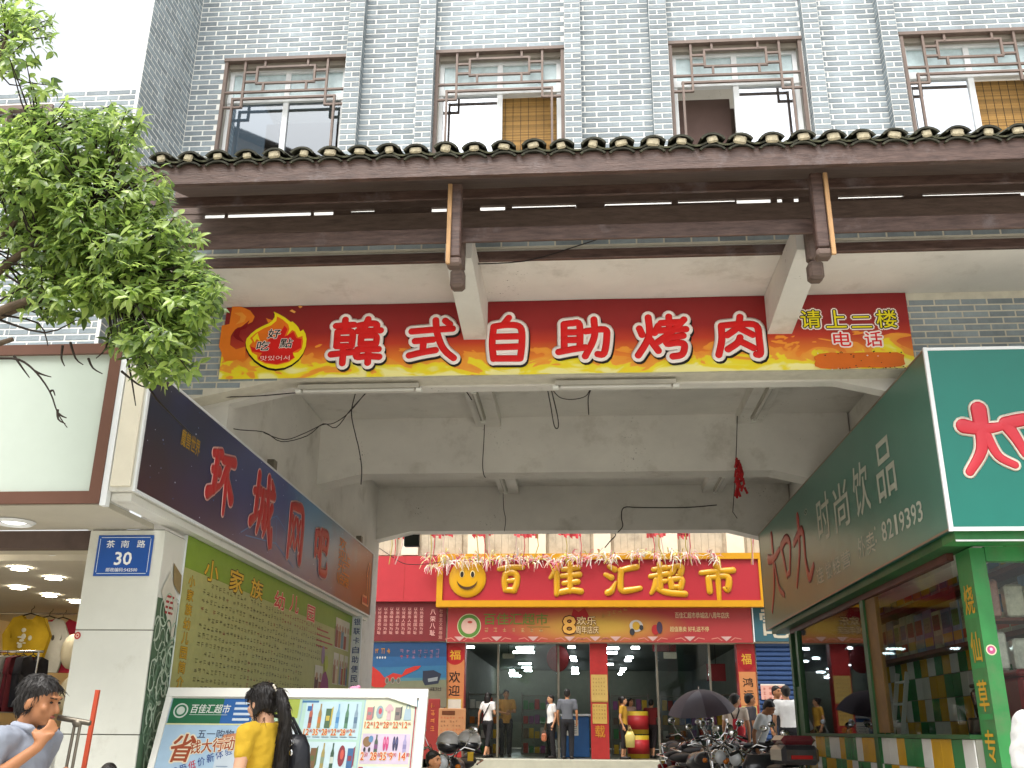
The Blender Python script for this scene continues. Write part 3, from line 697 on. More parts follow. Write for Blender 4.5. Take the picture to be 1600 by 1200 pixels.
MB().box(-9, -4.3, 15.9, 15.98, 2.45, 2.52).build('cove_strip', mat('warm cove light', '#ffd890', .5, var=0, emit='#ffc870', estr=2.0), shop)
M_lampglow = mat('lit lamp', '#ffffff', .4, var=0, emit='#fff3dc', estr=30.0)
first = None
dl_spots = [(28, 851), (91, 870), (31, 887), (84, 902), (29, 917), (78, 929), (120, 939), (-40, 862)]
dl_lab = ['nearest ceiling downlight at the outer edge of the clothing shop', 'downlight second from the front beside the white slab pillar', 'third downlight from the front in the outer row', 'downlight near the pillar, middle of its row',
          'small downlight above the yellow shirt, outer row', 'small downlight above the white shirt, inner row', 'farthest downlight half hidden by the pillar', 'downlight of the clothing shop just out of frame']
for (px, py), lb in zip(dl_spots, dl_lab):
    p = at(px, py, Z=2.895)
    if p.y > 15.5: p = at(px, py, Y=15.2); p.z = 2.895
    if first is None:
        first = thing('downlight', lb, 'ceiling light', (p.x, p.y, 2.89), group='downlights in the clothing shop')
        ring = MB(); n = 18
        for k in range(n):
            a, b = 2 * math.pi * k / n, 2 * math.pi * (k + 1) / n
            ring.add([(.12 * math.cos(a), .12 * math.sin(a), 0), (.12 * math.cos(b), .12 * math.sin(b), 0), (.09 * math.cos(b), .09 * math.sin(b), -.015), (.09 * math.cos(a), .09 * math.sin(a), -.015)], [(3, 2, 1, 0)])
        ring.build('rim', M_alu, first, local=True)
        MB().ell((0, 0, -.004), (.085, .085, .02), 16, 4).build('diffuser', M_lampglow, first, local=True)
    else: dup(first, (p.x, p.y, 2.89), label=lb)
# big recessed ring lamp in the soffit
p = at(22, 815, Z=2.95)
t = thing('recessed_lamp', 'wide ribbed round lamp recessed in the soffit under the blank white sign', 'ceiling light', (p.x, p.y, 2.95))
m = MB(); n = 28
for r0, r1, z0, z1 in ((.17, .14, -.002, -.025), (.14, .11, -.025, -.004)):
    for k in range(n):
        a, b = 2 * math.pi * k / n, 2 * math.pi * (k + 1) / n
        m.add([(r0 * math.cos(a), r0 * math.sin(a), z0), (r0 * math.cos(b), r0 * math.sin(b), z0), (r1 * math.cos(b), r1 * math.sin(b), z1), (r1 * math.cos(a), r1 * math.sin(a), z1)], [(3, 2, 1, 0)])
m.build('rim', M_alu, t, local=True)
MB().ell((0, 0, -.003), (.10, .10, .015), 16, 4).build('diffuser', mat('lamp glass', '#ffffff', .3, var=0, emit='#ffffff', estr=1.2), t, local=True)

# clothes -------------------------------------------------------------------
def fabric(n, c): return mat('cloth ' + n, c, .85, var=.1, scale=7, bump=.3, bscale=14)
def shirt_mesh(W=.56, H=.72, slv=.2):
    o = [(-.09, 0), (-.2, -.03), (-W / 2 - .02, -.05 - slv), (-W / 2 + .1, -.1 - slv), (-.2, -.16), (-.21, -H), (.21, -H), (.2, -.16), (W / 2 - .1, -.1 - slv), (W / 2 + .02, -.05 - slv), (.2, -.03), (.09, 0), (.05, -.05), (-.05, -.05)]
    b = MB(); nn = len(o)
    tris = tessellate_polygon([[Vector((x, z, 0)) for x, z in o]])
    for s, y in ((1, -.05), (-1, .05)):
        V = [(x, y + s * .012 * math.sin(x * 23) * (1 if z < -.2 else .2), z) for x, z in o]
        b.add(V, [t if s > 0 else t[::-1] for t in tris], 0, True)
    for i in range(nn):
        j = (i + 1) % nn; b.f.append((i, j, nn + j, nn + i)); b.mi.append(0); b.sm.append(True)
    return b
def hung_shirt(px, py, Y, mt, label, rz, printcol=None, s=1.0):
    p = at(px, py, Y=Y)
    t = thing('shirt', label, 'shirt', (p.x, p.y, p.z), rz, group='clothes hanging in the shop'); t.scale = (s, s, s)
    shirt_mesh().build('fabric', mt, t, local=True)
    MB().tube([(-.2, 0, -.05), (-.1, 0, .0), (0, 0, .03), (.1, 0, .0), (.2, 0, -.05)], .008, 6).tube([(0, 0, .03), (0, 0, .08), (.03, 0, .1), (.03, 0, .13)], .004, 5).build('hanger', M_black, t, local=True)
    if printcol:
        pr = MB()
        for _ in range(9): pr.ell((random.uniform(-.1, .1), -.062, random.uniform(-.4, -.15)), (random.uniform(.015, .04), .004, random.uniform(.01, .04)), 8, 4)
        pr.build('chest_print', fabric(printcol, printcol), t, local=True)
hung_shirt(48, 962, 12.6, fabric('mustard', '#b9971c'), 'mustard yellow shirt on a hanger with a pale chest print', R(8), '#d8d4c4', 1.0)
hung_shirt(77, 966, 12.9, fabric('white', '#c9c8c0'), 'white flowered shirt on a hanger beside the mustard shirt', R(20), '#55504a', .98)
hung_shirt(98, 968, 13.2, fabric('rose', '#c0304a'), 'rose red shirt on a hanger nearest the white pillar', R(20), '#b48a30', .98)
a0, a1 = at(5, 958, Y=12.8), at(118, 962, Y=13.1)
MB().tube([a0 + Vector((-2, 0, .02)), a1 + Vector((.2, 0, .02))], .012, 6).build('clothes_rail', M_chrome, None, label='bright rail that the hanging shirts are hooked on', cat='rail')
rk = at(20, 1018, Y=10.6)
t = thing('clothes_rack', 'low chrome rack hung with short clothes in mixed colours', 'clothes rack', (rk.x, rk.y, .05))
m = MB(); zt = rk.z
for x in (rk.x - 1.1, rk.x + .3):
    m.tube([(x, rk.y, .05), (x, rk.y, zt)], .014, 6); m.tube([(x, rk.y - .25, .06), (x, rk.y + .25, .06)], .014, 6)
m.tube([(rk.x - 1.15, rk.y, zt), (rk.x + .35, rk.y, zt)], .014, 6); m.build('rack_frame', M_chrome, t)
gcol = ['#5c1520', '#1e1c22', '#c9c5bb', '#b08a1e', '#7a1622', '#b8b2a4', '#8c8a84', '#c3a838', '#3a2024', '#a0262e', '#d4d0c6', '#6c6a66']
base = None
for i in range(14):
    x = rk.x - 1.0 + i * .095; y = rk.y + random.uniform(-.02, .02)
    g = thing('garment', 'short garment on the low rack, %s' % ['wine red', 'black', 'off white', 'mustard', 'dark red', 'cream', 'grey', 'yellow', 'brown', 'red', 'white', 'dull grey', 'wine and dark', 'black and dark'][i], 'garment', (x, y, zt - .05), R(78 + random.uniform(-8, 8)), group='garments on the low rack')
    shirt_mesh(.4, random.uniform(.5, .62), .14).build('fabric', fabric(gcol[i % 12], gcol[i % 12]), g, local=True)
    MB().tube([(-.12, 0, -.02), (0, 0, .02), (.12, 0, -.02)], .006, 5).tube([(0, 0, .02), (0, 0, .06)], .004, 5).build('hanger', M_black, g, local=True)
for i, (px, py, c) in enumerate(((112, 1018, '#d8d2c4'), (108, 1085, '#cfc8b8'))):
    p = at(px, py, Y=12.4)
    MB().ell(p, (.13, .13, .22), 14, 9).build('lampshade', mat('paper shade', '#d8cfb6', .7, var=.05), None, label='%s pale paper lantern half hidden behind the slab pillar' % ('upper', 'lower')[i], cat='lantern', group='paper lanterns in the shop')
p = at(10, 1130, Y=10.0)
t = thing('display_table', 'low table with a blue cloth inside the clothing shop', 'table', (p.x - .3, p.y, .05))
MB().bbox(p.x - 1.2, p.x + .35, p.y - .1, p.y + .6, p.z - .1, p.z - .04, .01).build('table_top', fabric('blue', '#2c4a80'), t)
for x in (p.x - 1.15, p.x + .3):
    for y in (p.y, p.y + .5): MB().bbox(x - .03, x + .03, y - .03, y + .03, .05, p.z - .101, .005).build('leg', M_alu, t)

# ================================================================== DRINKS KIOSK (right)
XK, YF = 3.2, 8.36
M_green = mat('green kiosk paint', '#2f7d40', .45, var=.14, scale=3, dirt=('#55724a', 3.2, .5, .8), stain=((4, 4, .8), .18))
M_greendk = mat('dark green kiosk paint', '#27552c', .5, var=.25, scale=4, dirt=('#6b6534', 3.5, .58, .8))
M_brown = mat('brown window head', '#5a3128', .5, var=.2)
tcol = {'w': mat('white kiosk tile', '#d8d9d6', .25, var=.06), 'y': mat('yellow kiosk tile', '#c79a1e', .25, var=.08), 'g': mat('green kiosk tile', '#2f7a44', .25, var=.1)}
kio = thing('drinks_kiosk', 'green drinks kiosk with tall windows over a counter of white, yellow and green tiles', 'kiosk', (4.6, 11, 0))
cp = MB().box(3.262, 3.385, YF, YF + .32, 0, 2.83).build('corner_post', M_green, kio)
HZ = 2.835
MB().box(3.05, 6.2, 8.06, 8.36, HZ + .01, 2.92).build('header', M_green, kio)
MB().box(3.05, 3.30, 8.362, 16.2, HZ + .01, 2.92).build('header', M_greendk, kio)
MB().box(3.39, 6.2, YF, YF + .1, 2.72, HZ + .008).build('header', M_green, kio)
MB().box(3.19, 3.25, 8.69, 15.5, 2.78, HZ + .008).build('window_head', M_brown, kio)
MB().box(3.05, 6.2, 8.05, 8.062, HZ - .005, HZ + .009).build('trim', M_alu, kio)
for y in (11.45, 15.05, 15.5):
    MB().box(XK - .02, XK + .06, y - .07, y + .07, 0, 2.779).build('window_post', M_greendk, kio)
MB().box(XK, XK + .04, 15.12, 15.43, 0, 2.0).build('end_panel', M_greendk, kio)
MB().box(XK + .005, XK + .05, 11.0, 11.379, 1.36, 2.77).build('inner_jamb', mat('orange brown jamb', '#7a5a2c', .6, var=.25, scale=3), kio)
for a, b in ((8.69, 11.0), (11.53, 14.97)):
    MB().box(XK + .015, XK + .021, a, b, 1.352, 2.778).build('pane', G_clear if a < 9 else G_thin, kio)
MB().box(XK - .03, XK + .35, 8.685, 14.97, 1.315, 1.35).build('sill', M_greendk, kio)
ctr = MB().box(XK + .012, XK + .33, 8.69, 14.97, 0, 1.314).build('counter', mat('tile grout', '#8c8a80', .8), kio)
seq = 'gwygwywgygwywgy'; ts = .262
for j in range(5):
    for i in range(24):
        y = 8.70 + i * ts; z = 1.314 - (j + 1) * ts
        if z < -.1: continue
        MBt = MB().bbox(XK, XK + .011, y + .003, y + ts - .003, max(z, 0) + .003, z + ts - .003, .002)
        MBt.build('tile', tcol['wyg'[(i * 2 + j * 1 + (i * j) % 2 + i // 3) % 3]], ctr)
MB().box(3.39, 6.2, YF + .02, YF + .1, 0, 1.1).build('front_counter', M_green, kio)
MB().box(3.39, 6.2, YF + .03, YF + .036, 1.1, 2.719).build('pane', G_clear, kio)
# interior: tiled back wall, shelves of menu books, dim ceiling
XB = 4.42
MB().box(XB, XB + .1, 8.5, 15.8, 0, 3.7).build('back_wall', mat('kiosk grout', '#7c786c', .8), kio)
bw = kio
tl = MB()
for j in range(5):
    for i in range(26):
        y = 8.6 + i * .27 ; z = .96 + j * .27
        if z > 2.2 or y > 15.5: continue
        MB().bbox(XB - .012, XB - .001, y + .004, y + .266, z + .004, z + .266, .002).build('wall_tile', tcol['wyg'[(i + 2 * j + (i * j) % 2) % 3]], kio)
MB().box(3.3, 6.2, 8.47, 15.8, 3.7, 3.75).build('ceiling', mat('kiosk ceiling', '#d4d0c6', .8), kio)
MB().box(3.3, 6.2, 8.5, 15.8, 0, .06).build('kiosk_floor', mat('kiosk floor', '#6b665c', .6), kio)
MB().box(3.25, 6.2, 15.7, 15.8, 0, 3.7).build('end_wall', mat('kiosk end wall', '#8090a8', .6, var=.15, scale=2), kio)
ORDP = ['first', 'second', 'third', 'fourth', 'fifth', 'sixth', 'seventh', 'eighth', 'ninth', 'tenth', 'eleventh', 'twelfth', 'thirteenth', 'fourteenth', 'fifteenth', 'sixteenth', 'seventeenth', 'eighteenth', 'nineteenth', 'twentieth', 'twenty first', 'twenty second', 'twenty third', 'twenty fourth', 'twenty fifth', 'twenty sixth', 'twenty seventh', 'twenty eighth']
M_shelf = mat('reddish shelf board', '#6b3524', .5, var=.2)
bookc = ['#b0ab98', '#9c8f80', '#7c94ae', '#a9a98a', '#90a2aa', '#c0ba9e', '#7480a0', '#8a7494', '#a2988a']
for sz in (2.31, 2.92):
    s = thing('menu_shelf', '%s reddish shelf of upright drink packets behind the kiosk window' % ('lower' if sz < 2.5 else 'upper'), 'shelf', (4.3, 10, sz), group='shelves inside the kiosk')
    MB().box(4.2, 4.41, 8.6, 15.5, sz - .05, sz).build('shelf_board', M_shelf, s)
    y = 8.65; k = 0
    while y < 15.2:
        wd = random.uniform(.26, .34); h = random.uniform(.44, .52); c = random.choice(bookc)
        nm = ['grey', 'brown', 'blue', 'olive', 'slate', 'cream', 'navy', 'purple', 'tan'][bookc.index(c)]
        pk = thing('drink_packet', '%s drink packet, %s from the corner post on the %s kiosk shelf' % (nm, ORDP[k], 'lower' if sz < 2.5 else 'upper'), 'packet', (4.3, y + wd / 2, sz), group='drink packets on the kiosk shelves')
        MB().bbox(4.28, 4.37, y + .005, y + wd - .005, sz + .002, sz + h, .012).build('pouch', mat('packet ' + nm, c, .35, var=.25, scale=9), pk)
        pr = Print((4.278, y + wd - .02, sz + .02), (0, -1, 0), (0, 0, 1))
        pr.rect(0, .04, wd - .04, .14, random.choice(['#b9502c', '#c9a23a', '#a8a294', '#2c6a8a']), 1); pr.rect(.02, .2, wd - .06, .38, random.choice(['#9c947c', '#8a4a40', '#5a8a4a', '#4a6a8a']), 1); [pr.scribble(.03 + q_ * .05, .23 + e_ * .05, .035, '#2c2a2c', 2) for q_ in range(4) for e_ in range(3)]
        pr.build('packet_label', pk)
        y += wd; k += 1
# front window shelf of wrapped packets and kiosk oddments
s = thing('front_shelf', 'front shelf of wrapped packets beside the bright green corner post', 'shelf', (4.6, 9.2, 1.9))
MB().box(3.6, 6.0, 9.2, 9.5, 2.32, 2.35).build('shelf_board', M_shelf, s); MB().box(3.6, 6.0, 9.2, 9.5, 1.86, 1.89).build('shelf_board', M_shelf, s)
for zz in (1.892, 2.352):
    for i in range(7):
        x = 3.64 + i * .22; c = random.choice(['#b8b4ac', '#9aa08c', '#a87a70', '#c8c2b2', '#d4d0c8'])
        b = MB().bbox(x, x + .17, 9.22, 9.34, zz, zz + random.uniform(.26, .36), .02).build('packet', mat('wrap ' + c, c, .2, var=.3, scale=12, coat=.4), s)
t = thing('blender', 'dark juice machine standing on the counter behind the kiosk glass', 'machine', (3.75, 9.75, 1.35))
MB().bbox(3.62, 3.9, 9.55, 9.95, 1.352, 1.5, .02).build('base', M_blackp, t); MB().loft([(3.76, 9.75, 1.5, .1, .14), (3.76, 9.75, 1.72, .13, .17), (3.76, 9.75, 1.76, .09, .12)]).build('jug', mat('smoky jug', '#3a2626', .2, var=.2), t)
MB().bbox(3.66, 3.86, 9.62, 9.88, 1.765, 1.8, .01).build('lid', M_blackp, t)
t = thing('red_cooler', 'dark red cooler box at the near end of the kiosk window', 'cooler', (3.9, 9.05, 1.3))
MB().bbox(3.7, 4.1, 8.85, 9.25, 1.2, 1.82, .03).build('body', mat('dark red plastic', '#6a1c20', .4), t); MB().bbox(3.69, 4.11, 8.84, 9.26, 1.825, 1.88, .02).build('lid', mat('dark red plastic', '#6a1c20', .4), t)
# a ladder and a pale sack seen through the far window
t = thing('step_ladder', 'pale step ladder inside the far kiosk window', 'ladder', (3.9, 13.6, 0))
m = MB()
for s_ in (-.2, .2): m.beam((3.75, 13.4 + s_, .06), (4.15, 13.4 + s_, 2.1), .03, .05)
m.build('side_rail', M_alu, t); m = MB()
for k in range(7): z = .35 + k * .27; x = 3.75 + .4 * (z / 2.05); m.box(x - .03, x + .03, 13.21, 13.59, z, z + .025)
m.build('rung', M_alu, t)
t = thing('paper_sack', 'crumpled white sack lying on the far kiosk counter', 'sack', (3.5, 13.2, 1.35)); MB().ell((3.42, 13.2, 1.40), (.13, .32, .07), 14, 8).ell((3.4, 12.95, 1.38), (.1, .16, .05), 10, 7).build('sack_body', mat('sack paper', '#d4d4cc', .8, var=.1, bump=.4, bscale=12), t)
# lettering of the corner post and the round badge
pr = Print((3.2605, YF + .31, 0), (0, -1, 0), (0, 0, 1))
pr.o = Vector((3.2605, YF + .31, 0))
for i, ch in enumerate('烧仙草专卖'): pr.text(ch, .155, 2.30 - i * .385, .24, '#c79a22', 2, w=.2, anchor='c', off=.03); pr.cut('character', cp)
for i, (z0, z1) in enumerate(((2.0, 2.24), (1.6, 1.83), (1.2, 1.42))): pr.rect(.02, z0 + .265, .29, z0 + .31, '#2f8a48', 1)
pr.build('paint_patch', cp)
pb_ = Print((3.262, YF - .001, 0), (1, 0, 0), (0, 0, 1)); pb_.ell(.055, 2.0, .042, .042, '#d8d2b0', 1); pb_.ell(.055, 2.0, .033, .033, '#b0507a', 2); pb_.ell(.055, 2.005, .012, .012, '#e0c0d0', 3); pb_.build('round_badge', cp)

# ================================================================== SUPERMARKET (far end)
YS, ZF = 24.0, .75
M_red = mat('red fascia panel', '#a52a31', .45, var=.06, scale=2)
M_redd = mat('red painted column', '#94211f', .5, var=.15, scale=4, dirt=('#d8b070', 18, .66, .75))
M_beige = mat('stained beige wall', '#b5a892', .85, var=.15, scale=3, dirt=('#7f7566', 2.2, .5, .8))
M_pale = mat('pale pier', '#d9cdb8', .8, var=.06)
sm = thing('supermarket', 'red fronted supermarket at the far end of the passage, lit inside', 'building', (0, YS, 0))
for a, b in ((-3.30, -2.82), (.18, .60), (3.66, 4.08)):
    MB().box(a, b, YS, YS + .35, ZF, 3.34).build('column', M_redd, sm)
MB().box(-7.5, 7.2, YS - .05, YS + .3, 3.345, 5.44).build('front_wall', M_beige, sm)
MB().box(-7.5, 7.2, YS + .0, YS + .3, 5.45, 9.0).build('front_wall', M_beige, sm)
MB().box(-7.5, -3.31, YS, YS + .3, 0, 3.34).build('front_wall', M_beige, sm); MB().box(4.09, 7.2, YS + .05, YS + .3, 0, 3.34).build('front_wall', M_beige, sm)
for i in range(8):
    x = -6.1 + i * 1.62 + random.uniform(-.06, .06)
    MB().box(x, x + .42, YS - .12, YS - .001, 5.46, 8.5).build('pier', M_pale, sm)
    if i < 7:
        bm_ = MB()
        for k in range(6): bm_.box(x + .5 + k * .17, x + .665 + k * .17, YS - .05, YS - .02, 5.47, 6.9)
        bm_.build('shutter', M_beige, sm)
MB().box(-7.0, -3.5, YS - .2, YS - .052, 4.31, 5.42).build('red_fascia', M_red, sm)
for x in (-6.2, -5.1, -4.35): MB().box(x - .006, x + .006, YS - .203, YS - .201, 4.32, 5.41).build('panel_joint', M_redd, sm)
stp = MB().box(-7, 7.2, 22.9, YS - .001, .3, ZF - .01).build('doorstep', mat('pale stone step', '#b4b2a0', .6, var=.1, scale=3), sm)
MB().box(-3.2, 4.1, YS, 38, ZF - .05, ZF - .005).build('shop_floor', mat('market floor', '#6d6a5c', .3, var=.1), sm)
M_in = mat('market interior wall', '#7c7e70', .8, var=.1)
MB().box(-3.3, -3.2, YS + .36, 38, ZF, 3.6).build('side_wall', M_in, sm); MB().box(4.1, 4.2, YS + .36, 38, ZF, 3.6).build('side_wall', M_in, sm)
MB().box(-3.3, 4.2, 38, 38.1, ZF, 3.6).build('back_wall', M_in, sm); MB().box(-3.3, 4.2, YS + .31, 38.1, 3.5, 3.6).build('ceiling', mat('market ceiling', '#6a716a', .8), sm)
for x, w_ in ((-2.05, .05), (-.6, .05), (1.75, .05), (3.0, .05)):
    MB().box(x, x + w_, YS + .15, YS + .2, ZF, 3.33).build('door_frame', M_steel, sm)
for a, b in ((-2.0, -.62), (1.81, 2.99)): MB().box(a, b, YS + .17, YS + .176, ZF, 3.33).build('door_pane', G_thin, sm)
M_mkt = mat('lit market tube', '#ffffff', .4, var=0, emit='#eefcff', estr=15.0)
tubes = []
for (px, py, wpx) in ((734, 1011, 13), (820, 1012, 28), (818, 1019, 34), (820, 1037, 20), (823, 1043, 15), (825, 1048, 12), (800, 1048, 8), (802, 1052, 14), (805, 1056, 18), (893, 1011, 11), (895, 1027, 10), (897, 1032, 9), (898, 1044, 10), (898, 1048, 10), (899, 1052, 11),
                      (957, 1013, 20), (956, 1020, 17), (953, 1038, 11), (993, 1012, 13), (984, 1027, 11), (981, 1032, 10), (974, 1045, 9), (972, 1049, 7), (969, 1053, 6), (733, 1062, 6)):
    tubes.append((px, py, wpx))
nrow = {}; ORD = ['first', 'second', 'third', 'fourth', 'fifth', 'sixth', 'seventh', 'eighth', 'ninth', 'tenth', 'eleventh', 'twelfth', 'thirteenth', 'fourteenth', 'fifteenth', 'sixteenth', 'seventeenth', 'eighteenth', 'nineteenth', 'twentieth', 'twenty first', 'twenty second', 'twenty third', 'twenty fourth', 'twenty fifth', 'twenty sixth', 'twenty seventh']
for i, (px, py, wpx) in enumerate(tubes):
    p = at(px, py, Z=3.38)
    if p.y > 37: p = at(px, py, Y=36.8)
    wd = wpx * p.y / 1601
    row = 'beside the first column' if px < 760 else 'over the first doorway' if px < 840 else 'before the middle column' if px < 910 else 'just past the middle column' if px < 970 else 'over the second doorway'
    nrow[row] = nrow.get(row, 0) + 1
    lb = '%s lit ceiling tube from the door, %s' % (ORD[nrow[row] - 1], row)
    t = thing('tube_light', lb, 'ceiling light', (p.x, p.y, p.z), group='lit tubes inside the supermarket')
    MB().box(p.x - wd / 2, p.x + wd / 2, p.y, p.y + .12, p.z + .03, p.z + .05).build('lamp_housing', M_alu, t)
    MB().tube([(p.x - wd / 2, p.y + .06, p.z), (p.x + wd / 2, p.y + .06, p.z)], .026, 8).build('lamp_tube', M_mkt, t)
goods = ['#a8322a', '#c9a22c', '#d0ccc0', '#2d5a8c', '#3f7a45', '#8a4a7a', '#c2702c', '#6b5a48']
for i, (x, y) in enumerate(((-2.6, 27.5), (-1.2, 28.5), (1.3, 28.2), (2.7, 28.8), (3.5, 27))):
    t = thing('goods_shelf', 'tall shelf of mixed goods deep in the supermarket, shelf %s' % ['by the first door', 'behind the standing couple', 'behind the red column', 'under the hanging red sign', 'against the far side wall'][i], 'shelf', (x, y, ZF), group='goods shelves inside the supermarket')
    b = MB()
    for k in range(5): b.box(x - .5, x + .5, y, y + .35, ZF + k * .38, ZF + k * .38 + .025)
    b.box(x - .52, x - .5, y, y + .35, ZF, ZF + 1.6); b.box(x + .5, x + .52, y, y + .35, ZF, ZF + 1.6); b.build('shelf_frame', M_steel, t)
    for k in range(4):
        for q in range(6):
            h = random.uniform(.16, .3); c = random.choice(goods)
            MB().bbox(x - .47 + q * .16, x - .34 + q * .16, y + .02, y + .2, ZF + k * .38 + .026, ZF + k * .38 + .026 + h, .01).build('carton', mat('goods ' + c, c, .5), t)
t = thing('checkout_counter', 'blue checkout counter with a paper notice inside the supermarket', 'counter', (0, 25.4, ZF))
MB().bbox(-.55, .15, 25.2, 25.9, ZF, ZF + .95, .02).build('counter_body', mat('blue laminate', '#2c5c94', .4, var=.1), t); MB().bbox(-.6, .2, 25.15, 25.95, ZF + .951, ZF + 1.0, .01).build('counter_top', M_alu, t)
pr = Print((-.42, 25.198, ZF + .5), (1, 0, 0), (0, 0, 1)); pr.rect(0, 0, .3, .36, '#d8d4c8'); [pr.rect(.04, .05 + k * .05, .26, .07 + k * .05, '#7a8088', 2) for k in range(5)]; pr.build('notice', t)
t = thing('promotion_drum', 'stacked yellow and red promotion drums beside the woman in mustard', 'drum', (1.32, 25.0, ZF))
for k in range(2):
    d = MB().loft([(1.32, 25.0, ZF + k * .55, .26, .26), (1.32, 25.0, ZF + k * .55 + .52, .26, .26)]).build('drum', mat('yellow drum', '#c8a828', .5), t)
    MB().loft([(1.32, 25.0, ZF + k * .55 + .1, .265, .265), (1.32, 25.0, ZF + k * .55 + .42, .265, .265)]).build('red_band', mat('drum red', '#b0282c', .5), d)
def hang_sign(px0, py0, px1, py1, Y, c, label, nm='hanging_sign', rnd=False):
    a, b = at(px0, py1, Y=Y), at(px1, py0, Y=Y); t = thing(nm, label, 'sign', ((a.x + b.x) / 2, Y, b.z))
    if rnd: MB().ell(((a.x + b.x) / 2, Y, (a.z + b.z) / 2), ((b.x - a.x) / 2, .04, (b.z - a.z) / 2), 24, 12).build('sign_disc', mat('sign ' + c, c, .5, var=.15), t)
    else: MB().bbox(a.x, b.x, Y, Y + .04, a.z, b.z, .01).build('sign_board', mat('sign ' + c, c, .5, var=.15), t)
    MB().tube([((a.x + b.x) / 2, Y + .02, b.z), ((a.x + b.x) / 2, Y + .02, 3.5)], .008, 5).build('cord', M_wire, t)
hang_sign(854, 1008, 889, 1050, 26.0, '#7c2024', 'round dark red sign hanging between the doors', rnd=True)
hang_sign(1037, 1019, 1057, 1029, 25.0, '#d8d4c8', 'small white sign hanging over the second doorway')
hang_sign(1105, 1037, 1133, 1064, 25.2, '#7a1a20', 'square dark red sign hanging near the last column')
hang_sign(785, 1021, 804, 1029, 25.0, '#a8a498', 'small grey sign above the standing couple')
hang_sign(1020, 1004, 1056, 1018, 26, '#8a1c24', 'long red streamer sign under the ceiling')
# ================================================================== RESTAURANT BANNER
def flame_material():
    m = bpy.data.materials.new('flame print'); m.use_nodes = True; n, l = m.node_tree.nodes, m.node_tree.links
    b = n['Principled BSDF']; b.inputs['Roughness'].default_value = .4
    tc = n.new('ShaderNodeTexCoord'); sp = n.new('ShaderNodeSeparateXYZ'); l.new(tc.outputs['Object'], sp.inputs[0])
    h = n.new('ShaderNodeMapRange'); h.inputs['From Min'].default_value = 4.64; h.inputs['From Max'].default_value = 5.44; l.new(sp.outputs['Z'], h.inputs['Value'])
    r0 = n.new('ShaderNodeValToRGB'); e = r0.color_ramp.elements
    e[0].position = 0; e[0].color = (*lin('#f9b02c'), 1); e[1].position = 1; e[1].color = (*lin('#7e1418'), 1)
    for p, c in ((.22, '#f48a20'), (.45, '#c83a1e'), (.62, '#9c1c1c')): k = e.new(p); k.color = (*lin(c), 1)
    l.new(h.outputs[0], r0.inputs['Fac'])
    mp = n.new('ShaderNodeMapping'); mp.inputs['Scale'].default_value = (1.5, 1, 3.4); mp.inputs['Rotation'].default_value = (0, .35, 0); l.new(tc.outputs['Object'], mp.inputs[0])
    t = n.new('ShaderNodeTexNoise'); t.inputs['Scale'].default_value = 1.3; t.inputs['Detail'].default_value = 2.5; t.inputs['Distortion'].default_value = 1.6; l.new(mp.outputs[0], t.inputs['Vector'])
    a = n.new('ShaderNodeMath'); a.operation = 'MULTIPLY_ADD'; a.inputs[1].default_value = -1.05; l.new(h.outputs[0], a.inputs[0]); l.new(t.outputs['Fac'], a.inputs[2])
    r1 = n.new('ShaderNodeValToRGB'); r1.color_ramp.interpolation = 'LINEAR'; e = r1.color_ramp.elements
    e[0].position = .17; e[0].color = (*lin('#f08c28'), 0); e[1].position = .19; e[1].color = (*lin('#f59a2c'), 1)
    for p, c in ((.31, '#f7a832'), (.325, '#f8dc1e'), (.42, '#f6e620'), (.50, '#fbf3a0')): k = e.new(p); k.color = (*lin(c), 1)
    l.new(a.outputs[0], r1.inputs['Fac'])
    mx = n.new('ShaderNodeMix'); mx.data_type = 'RGBA'; l.new(r1.outputs['Alpha'], mx.inputs['Factor']); l.new(r0.outputs[0], mx.inputs['A']); l.new(r1.outputs['Color'], mx.inputs['B'])
    l.new(mx.outputs['Result'], b.inputs['Base Color']); return m
YB = 8.872
ban = thing('restaurant_banner', 'wide red and flame printed banner with white edged characters over the passage mouth', 'sign', (-.2, YB, 4.64))
BX0, BX1, BZ0, BZ1 = -3.6, 3.225, 4.645, 5.435
m = MB(); n_ = 24
for i in range(n_ + 1):
    x = BX0 + (BX1 - BX0) * i / n_
    for z in (BZ0, BZ1): m.v.append((x, YB + .004 * math.sin(i * 1.3), z))
for i in range(n_): a = 2 * i; m.f.append((a, a + 2, a + 3, a + 1)); m.mi.append(0); m.sm.append(True)
m.build('flame_sheet', flame_material(), ban)
M_chred = mat('banner red', '#e01818', .4, var=.02); M_chwhite = mat('banner white', '#fbf2ee', .4, var=.02); M_chblack = mat('banner black', '#120808', .5, var=.02)
for ch, a, b, c, d in (('韓', 503, 606, 489, 577), ('式', 625, 722, 491, 573), ('自', 747, 833, 488, 572), ('助', 860, 960, 489, 567), ('烤', 982, 1080, 485, 567), ('肉', 1107, 1200, 486, 565)):
    p0, p1 = at(a + 12, d - 8, Y=YB), at(b - 8, c + 9, Y=YB); o = Vector((p0.x, YB - .012, p0.z)); sx, sz = p1.x - p0.x, p1.z - p0.z
    m = MB(); brush(m, CH[ch], o, (1, 0, 0), (0, 0, 1), sx, sz, .068, .002, grow=.036, lift=-.002, dx=.012, dy=-.022, mi=2)
    brush(m, CH[ch], o, (1, 0, 0), (0, 0, 1), sx, sz, .068, .003, grow=.036, lift=.002, mi=1)
    brush(m, CH[ch], o, (1, 0, 0), (0, 0, 1), sx, sz, .070, .003, lift=.006)
    m.build('character', [M_chred, M_chwhite, M_chblack], ban)
pr = Print((0, YB - .006, 0), (1, 0, 0), (0, 0, 1), .001)
def bz(zx, zy): p = at(340 + zx / 8.571, 460 + zy / 8.571, Y=YB); return (p.x, p.z)
